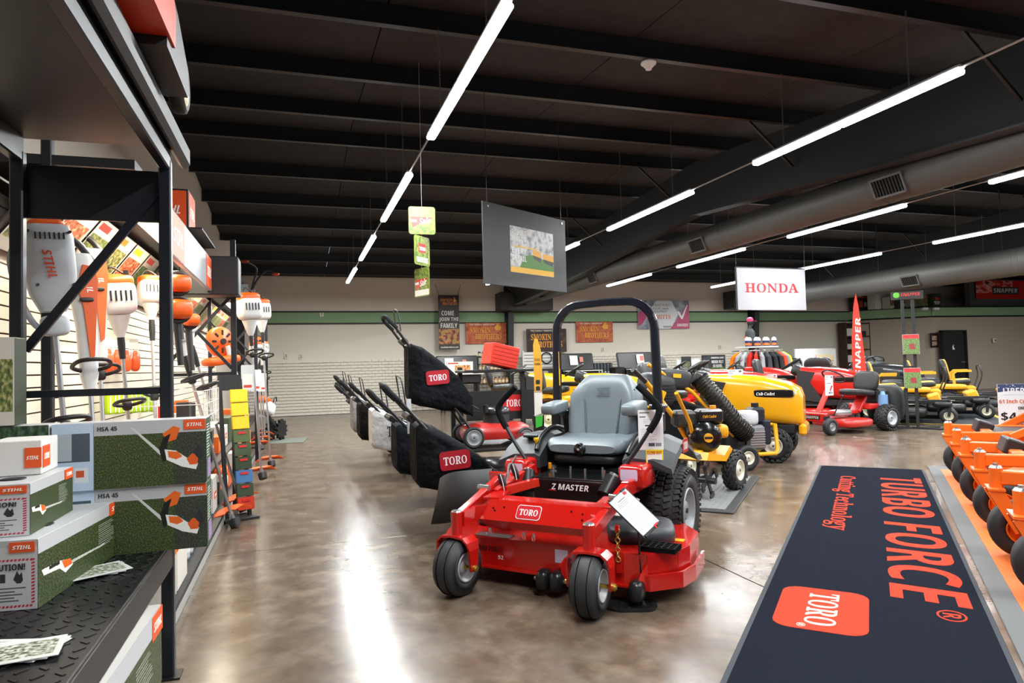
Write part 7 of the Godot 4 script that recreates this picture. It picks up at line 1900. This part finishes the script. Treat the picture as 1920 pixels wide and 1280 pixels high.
	var cv := []
	for i in 560:
		var u := i / 559.0 * (hp.size() - 1.001)
		var k := int(u); var p0: Vector3 = hp[k]; var p1: Vector3 = hp[k + 1]; var p := p0.lerp(p1, u - k)
		var z := (p1 - p0).normalized(); var x := z.cross(V(0, 0, 1)).normalized(); var y := z.cross(x)
		var an := TAU * i / 20.0
		cv.append(p + (x * cos(an) + y * sin(an)) * 0.113)
	g.tube(cv, 0.007, 5); obj("hose_coil", g, m("0f0f10", 0.2), hose)
	g = G.new(); g.sup(V(-0.95, 1.1, 0.08), V(0.22, 0.12, 0.16), rz(-8), 0.45); g.sup(V(-1.15, 0.98, 0.08), V(0.2, 0.2, 0.2), rz(-8), 0.5); obj("nozzle_hood", g, m("25272a", 0.5), t)
	plate("yellow_label", 0.1, 0.045, 0.004, 0.003, m("dca818", 0.4), t, T(V(-0.95, 1.14, 0.245), rz(-5)))
	g = G.new()
	for k in 6: g.box(V(-1.1 + k * 0.0, 0.86 + k * 0.035, 0.29), V(0.22, 0.012, 0.006))
	obj("vent_louvre", g, m("0f1011", 0.5), t)
	g = G.new(); g.tube([V(-0.2, 0.4, 0.16), V(-0.75, 0.95, 0.2), V(-1.3, 1.28, 0.22)], 0.022, 10); obj("handlebar", g, ym, t)
	g = G.new(); g.sup(V(-0.75, 0.5, -0.1), V(0.4, 0.32, 0.22), rz(-20), 0.5); obj("leaf_bag", g, m("141517", 0.8), t)
	g = G.new(); g.bar(V(-1.35, 1.0, 0.3), V(-1.15, 0.9, 0.3), 0.06, 0.12, V(0.4, 1, 0).normalized(), 0.01); obj("yellow_bracket", g, ym, t)
	plate("price_sheet", 0.14, 0.1, 0.004, 0.003, m("dcdcd8", 0.4), t, T(V(-0.32, 0.72, 0.27), rx(-40)))
	# zero-turn riders beyond the brochure stand
	rider_zt("yellow zero-turn rider with black seat just right of the brochure stand", V(11.15, 0.0145, -10.4), 42, yel)
	rider_zt("yellow zero-turn rider with tall yellow seat stripe before the office door", V(12.55, 0.0145, -10.75), 44, yel)
	rider_zt("yellow zero-turn rider partly cut off beside the price poster", V(14.1, 0.0145, -11.2), 44, yel)
	tractor("dark grey and yellow tractor between the flag and the brochure stand", V(11.2, 0, -12.2), 130, "26282a", {"rim": "d8d4c8", "reddeck": false})
	tractor("black tractor with steering wheel behind the first yellow rider", V(13.2, 0, -12.9), 60, "1d1f22", {"rim": "d8d4c8", "reddeck": false})
	g = G.new(); var my := fl(1770, 788); g.box(V(my.x + 0.6, 0.006, my.z - 0.9), V(4.2, 0.012, 2.6), ry(44), 0.004); var mt = tag(obj("display_mat", g, m("3a3d40", 0.8)), "dark display mat with yellow edge under the yellow riders", "mat")
	g = G.new()
	for s in [-1, 1]:
		g.box(V(my.x + 0.6, 0.0125, my.z - 0.9) + ry(44) * V(0, 0, 1.22 * s), V(4.1, 0.003, 0.07), ry(44)); g.box(V(my.x + 0.6, 0.0125, my.z - 0.9) + ry(44) * V(2.0 * s, 0, 0), V(0.07, 0.003, 2.5), ry(44))
	obj("yellow_edge", g, m("d0a81c", 0.6), mt)

# ================================================================ red riders, orange mowers, mats
func build_red_riders():
	var red := "c01a10"
	var g: G; var t
	tractor("red lawn tractor with black dash behind the yellow tractor", V(7.05, 0, -10.3), 45, red, {"rim": "b8babc"})
	tractor("second red lawn tractor with grey quilted seat cover", V(8.0, 0, -11.9), 47, red, {"rim": "b8babc", "seat": "5a5c60", "backh": 0.55})
	tractor("red tractor with price sheet on its fender, past the grey seat", V(9.9, 0, -11.3), 40, red, {"rim": "b8babc", "tagat": V(-0.46, 0.75, -0.5), "tagturn": -70})
	tractor("red and black tractor at the back near the bookcase", V(10.2, 0, -13.6), 60, red, {"rim": "b8babc"})
	tractor("pale green and white tractor with red trim left of the flag", V(12.4, 0, -14.6), -40, "a8b4a8", {"rim": "b8babc", "reddeck": false})
	tractor("black garden tractor with steering wheel right of the flag", V(14.2, 0, -13.6), -35, "1c1d1f", {"rim": "b8babc", "reddeck": false})
	# rear-engine rider with round front mast
	var f1 := fl(1560, 820); var r1 := fl(1665, 808)
	t = thing("rear_engine_rider", "small red rear-engine rider with black bucket seat and name bar", "mower", V(9.25, 0, -9.55), -82)
	var pm := m(red, 0.25, 0.0, {"clearcoat_enabled": true, "clearcoat": 0.6}); var blk := m("17181a", 0.4)
	for s in [-1, 1]:
		wheel(t, V(0.3 * s, 0.145, 0.82), 0.145, 0.11, 0.07, "8a8c8e", 0, "front_wheel", 0.4)
		wheel(t, V(0.36 * s, 0.225, -0.55), 0.225, 0.22, 0.125, "b4b8bc", 20, "rear_wheel", 0.4)
	g = G.new(); g.box(V(0, 0.29, 0.84), V(0.5, 0.15, 0.08), Basis.IDENTITY, 0.012); var fb = obj("front_bar", g, pm, t)
	g = G.new(); g.box(V(0, 0.29, 0.883), V(0.3, 0.07, 0.006)); obj("name_plate", g, m("17181a", 0.4), fb); text("SNAPPER", 0.26, 0.045, m("c8c4bc", 0.4), fb, T(V(0, 0.29, 0.8875)), "sansb", 0.002, 0.1)
	plate("side_name_plate", 0.16, 0.06, 0.004, 0.004, m("17181a", 0.4), fb, T(V(0.252, 0.29, 0.84), ry(90)))
	g = G.new(); g.bar(V(0, 0.3, 0.78), V(0, 0.82, 0.42), 0.1, 0.05, Vector3.UP, 0.01); g.bar(V(0, 0.36, 0.75), V(0, 0.33, -0.2), 0.14, 0.06, Vector3.UP, 0.01); obj("mast", g, pm, t)
	g = G.new(); g.bar(V(0, 0.33, -0.2), V(0, 0.6, -0.4), 0.2, 0.06, Vector3.UP, 0.01); g.box(V(0, 0.42, -0.55), V(0.44, 0.1, 0.5), Basis.IDENTITY, 0.02); obj("frame", g, pm, t)
	g = G.new(); g.sup(V(0, 0.17, 0.15), V(0.42, 0.075, 0.34), Basis.IDENTITY, 0.35); obj("mower_deck", g, pm, t)
	g = G.new(); g.cyl(V(0, 0.8, 0.44), V(0, 0.96, 0.33), 0.018, -1, 8); var sc = obj("steering_column", g, blk, t)
	g = G.new(); g.torus(T(V(0, 0.97, 0.32), rx(-35)), 0.19, 0.014, 28, 8); obj("steering_wheel", g, blk, sc)
	g = G.new(); g.bar(V(-0.18, 0.97, 0.32), V(0.18, 0.97, 0.32), 0.03, 0.012); obj("wheel_spoke", g, blk, sc)
	g = G.new(); g.sup(V(0, 0.33, 0.2), V(0.12, 0.06, 0.22), Basis.IDENTITY, 0.5); obj("engine_guard", g, m("9a9c9e", 0.3, 0.5), t)
	seat(t, V(0, 0.62, -0.28), "141517", "", 0.25, 0.36)
	g = G.new(); g.box(V(0, 0.58, -0.72), V(0.4, 0.28, 0.3), Basis.IDENTITY, 0.05); obj("engine", g, m("1e1f22", 0.4), t)
	g = G.new(); g.cyl(V(0.24, 0.42, -0.62), V(0.24, 0.62, -0.62), 0.085, 0.08, 16); g.cyl(V(0.24, 0.62, -0.62), V(0.24, 0.68, -0.62), 0.05, 0.03, 12); obj("fuel_bottle", g, m("6f96c0", 0.2), t)
	g = G.new(); g.cyl(V(0.1, 0.3, 0.48), V(0.22, 0.62, 0.4), 0.01, -1, 6); g.ell(V(0.22, 0.64, 0.4), V(0.022, 0.022, 0.022)); obj("lift_lever", g, blk, t)
	g = G.new(); g.sup(V(0, 0.44, -1.02), V(0.3, 0.34, 0.2), Basis.IDENTITY, 0.5); obj("grass_catcher", g, m("17181a", 0.6), t)
	tag_card(t, T(V(0.05, 0.82, 0.5), ry(95)), 0.22, 0.34, 0)

func build_orange_mowers():
	var org := m("e0660e", 0.28, 0.0, {"clearcoat_enabled": true, "clearcoat": 0.5})
	var blk := m("16181b", 0.4)
	var steel := m("c4c6c8", 0.25, 0.9)
	var g: G
	var row := V(-0.722, 0, 0.692)
	var c0 := fl(1800, 893)
	var names := ["orange zero-turn mower at the far end of the orange mat", "orange zero-turn mower beside the sale price poster", "orange zero-turn mower at the mat's end by the door mat"]
	var base: Node3D = null
	for k in 3:
		var fwd := V(-0.697, 0, -0.717)
		var lat := V(0.72, 0, -0.697)
		var mid := c0 + row * 0.40 + row * (1.66 * k)
		var at := mid - fwd * 1.2
		var turn := rad_to_deg(atan2(fwd.x, fwd.z))
		if base:
			copy(base, "orange_mower", at + V(0, 0.0125, 0), turn, names[k], "orange mowers")
			continue
		var t := thing("orange_mower", names[k], "mower", at + V(0, 0.0125, 0), turn, "orange mowers")
		base = t
		for s in [-1, 1]:
			g = G.new(); g.cyl(V(0.42 * s, 0.42, 1.28), V(0.42 * s, 0.56, 1.28), 0.04, -1, 16); var pv = obj("caster_pivot", g, org, t)
			g = G.new(); g.cyl(V(0.42 * s, 0.56, 1.28), V(0.42 * s, 0.575, 1.28), 0.038, 0.03, 14); g.cyl(V(0.42 * s, 0.575, 1.28), V(0.42 * s, 0.59, 1.28), 0.014, -1, 8); obj("pivot_cap", g, steel, pv)
			for e in [-1, 1]:
				g = G.new(); g.bar(V(0.42 * s + 0.09 * e, 0.43, 1.3), V(0.42 * s + 0.1 * e, 0.18, 1.17), 0.014, 0.08, V(0, 0.4, 1).normalized()); obj("fork_leg", g, org, t)
			g = G.new(); g.box(V(0.42 * s, 0.43, 1.29), V(0.21, 0.014, 0.09)); obj("fork_top", g, org, t)
			var w = wheel(t, V(0.42 * s, 0.18, 1.16), 0.18, 0.15, 0.09, "e0660e", 0, "caster_wheel", 0.5)
			g = G.new(); g.bar(V(0.42 * s, 0.5, 1.26), V(0.36 * s, 0.5, 0.85), 0.07, 0.09, Vector3.UP, 0.008); obj("caster_arm", g, org, t)
			g = G.new(); g.bar(V(0.34 * s, 0.5, 0.9), V(0.34 * s, 0.52, -0.4), 0.07, 0.1, Vector3.UP, 0.008); obj("frame_rail", g, org, t)
			wheel(t, V(0.52 * s, 0.3, 0), 0.3, 0.28, 0.15, "e0660e", 24, "drive_wheel")
			g = G.new(); g.sup(V(0.45 * s, 0.68, 0.0), V(0.16, 0.1, 0.36), Basis.IDENTITY, 0.4); obj("fender_tank", g, m("1e2a3c", 0.45), t)
			g = G.new(); g.tube(bez([V(0.28 * s, 0.6, 0.42), V(0.36 * s, 0.85, 0.45), V(0.38 * s, 1.02, 0.42), V(0.1 * s, 1.1, 0.4)], 5), 0.016, 8); obj("drive_lever", g, blk, t)
			g = G.new(); g.bar(V(0.4 * s, 0.5, 0.85), V(0.47 * s, 0.72, 0.45), 0.05, 0.07, Vector3.UP, 0.006); obj("support_arm", g, org, t)
		g = G.new(); g.box(V(0, 0.5, 1.02), V(0.72, 0.11, 0.09), Basis.IDENTITY, 0.01); obj("front_beam", g, org, t)
		g = G.new(); g.box(V(0.0, 0.56, 1.02), V(0.3, 0.12, 0.14), rx(-20), 0.01); obj("front_weight", g, m("1c1d20", 0.4), t)
		g = G.new(); g.box(V(0, 0.53, 0.72), V(0.6, 0.02, 0.5), Basis.IDENTITY, 0.004); obj("foot_plate", g, m("26282a", 0.5), t)
		g = G.new()
		var outl := PackedVector2Array([Vector2(-0.74, -0.9), Vector2(-0.5, -1.0), Vector2(0.5, -1.0), Vector2(0.74, -0.9), Vector2(0.76, -0.35), Vector2(-0.76, -0.35)])
		g.prism(outl, 0.16, T(V(0, 0.22, 0), Basis(V(1, 0, 0), V(0, 0, -1), V(0, 1, 0)))); obj("mower_deck", g, org, t)
		g = G.new(); g.box(V(0, 0.5, -0.1), V(0.6, 0.24, 0.8), Basis.IDENTITY, 0.03); obj("chassis", g, blk, t)
		seat(t, V(0, 0.68, 0.08), "17181a", "", 0.26, 0.5)
		g = G.new(); g.sup(V(0, 0.68, -0.5), V(0.3, 0.2, 0.22), Basis.IDENTITY, 0.45); obj("engine", g, blk, t)
	# price poster held on the middle mower
	var pp := EYE + ray(1918, 778) * 7.0
	var t2 := thing("price_poster", "white price poster with orange writing and starry blue top", "poster", pp - V(0, 0.2, 0), -30)
	var i := img(128, 160, "dfe0e2"); irect(i, 0, 0, 1, 0.17, "3a4468")
	var r := RandomNumberGenerator.new(); r.seed = 3
	for k in 30: irect(i, r.randf() * 0.96, r.randf() * 0.14, 0.02, 0.016, "d8dce4")
	ipoly(i, [0, 0.16, 0.3, 0.13, 0.7, 0.17, 1, 0.12, 1, 0.2, 0, 0.2], "dfe0e2")
	g = G.new(); g.box(V(0, 0.26, -0.006), V(0.44, 0.53, 0.01)); obj("board", g, m("c8c8c8", 0.5), t2)
	g = G.new(); g.card(V(-0.22, 0.525, 0), V(0.22, 0.525, 0), V(0.22, 0, 0), V(-0.22, 0, 0)); obj("print", g, print_mat(i, 0.35), t2)
	text("LIBERTY Z", 0.34, 0.07, m("e4e6ea", 0.4), t2, T(V(0, 0.45, 0.002))); text("61 Inch Cut - 24hp", 0.42, 0.055, m("d8561c", 0.4), t2, T(V(0, 0.34, 0.002))); text("ONLY", 0.08, 0.03, m("3a3a3a", 0.4), t2, T(V(0, 0.275, 0.002)))
	text("$4,999", 0.4, 0.1, m("1e1e20", 0.4), t2, T(V(0, 0.185, 0.002))); text("CASH PROMO", 0.38, 0.055, m("d8561c", 0.4), t2, T(V(0, 0.085, 0.002)))
	g = G.new(); g.bar(V(-0.1, 0.0, -0.03), V(-0.1, -0.35, -0.1), 0.02, 0.02); g.bar(V(0.1, 0.0, -0.03), V(0.1, -0.35, -0.1), 0.02, 0.02); obj("holder", g, blk, t2)
	# orange mat with grey border
	var a := fl(1775, 890); var b := fl(1920, 1130); var d := (b - a).normalized(); var n := V(-d.z, 0, d.x)
	if n.x < 0: n = -n
	var bs := Basis(d, Vector3.UP, d.cross(Vector3.UP))
	var ctr := a + d * 2.6 + n * 1.6
	g = G.new(); g.box(ctr - d * 0.05 + n * 0.04 + V(0, 0.004, 0), V(6.3, 0.008, 3.56), bs, 0.003); var om = tag(obj("orange_mat", g, m("6a6c6c", 0.75)), "orange display mat with grey border under the orange mowers", "mat")
	g = G.new(); g.box(ctr + d * 0.1 + n * 0.02 + V(0, 0.0095, 0), V(6.1, 0.003, 3.3), bs); obj("orange_field", g, m("d8661c", 0.6), om)

func build_mats():
	var g: G
	var d := V(0.7165, 0, -0.6976); var n := V(0.6976, 0, 0.7165)
	var tl := fl(1537, 873)
	# local x runs across the mat, local z back toward the photographer
	var W := 1.08; var L := 6.6
	var t := thing("door_mat", "long charcoal floor mat with red lettering in the aisle", "mat", tl + n * (W / 2) - d * (L / 2), 0)
	t.transform = Transform3D(Basis(n, Vector3.UP, -d), t.position)
	var pile := StandardMaterial3D.new()
	pile.albedo_texture = noise_tex(0.25, ["14171e", "1d212a", "272b35"], 41, 512, 3)
	pile.uv1_triplanar = true; pile.uv1_scale = V(1.6, 1.6, 1.6); pile.roughness = 0.95; pile.metallic_specular = 0.1
	pile.normal_enabled = true; pile.normal_texture = bump_tex(0.5, 42, 6.0, 512); pile.normal_scale = 0.6
	g = G.new(); g.box(V(0, 0.004, 0), V(W, 0.008, L), Basis.IDENTITY, 0.003); obj("rubber_edge", g, m("3f4348", 0.7), t)
	g = G.new(); g.box(V(0, 0.0075, 0), V(W - 0.05, 0.009, L - 0.05), Basis.IDENTITY, 0.003); obj("pile", g, pile, t)
	var red := m("c43a26", 0.9)
	# words read across, with their tops toward the right-hand edge
	var up := Basis(V(0, 0, 1), V(1, 0, 0), V(0, -1, 0))
	up = Basis(V(0, 0, 1), V(1, 0, 0), V(0, 0, 1).cross(V(1, 0, 0)))
	var z0 := -L / 2
	text("TURBO FORCE", 4.12, 0.37, red, t, T(V(0.82 - W / 2, 0.0125, z0 + 2.72), up), "sansb", 0.002, 0.12)
	text("Cutting Technology", 2.55, 0.2, red, t, T(V(0.31 - W / 2, 0.0125, z0 + 2.03), up), "serifb", 0.002, 0.12)
	text("®", 0.16, 0.13, red, t, T(V(0.9 - W / 2, 0.0125, z0 + 4.95), up), "sans", 0.002)
	plate("red_patch", 0.64, 0.43, 0.09, 0.002, red, t, T(V(0.32 - W / 2, 0.0125, z0 + 5.1), up))
	text("TORO", 0.49, 0.145, m("d8c8bc", 0.9), t, T(V(0.32 - W / 2, 0.014, z0 + 5.1), up), "serifb", 0.002)
	text("®", 0.05, 0.04, m("d8c8bc", 0.9), t, T(V(0.24 - W / 2, 0.014, z0 + 5.37), up), "sans", 0.002)
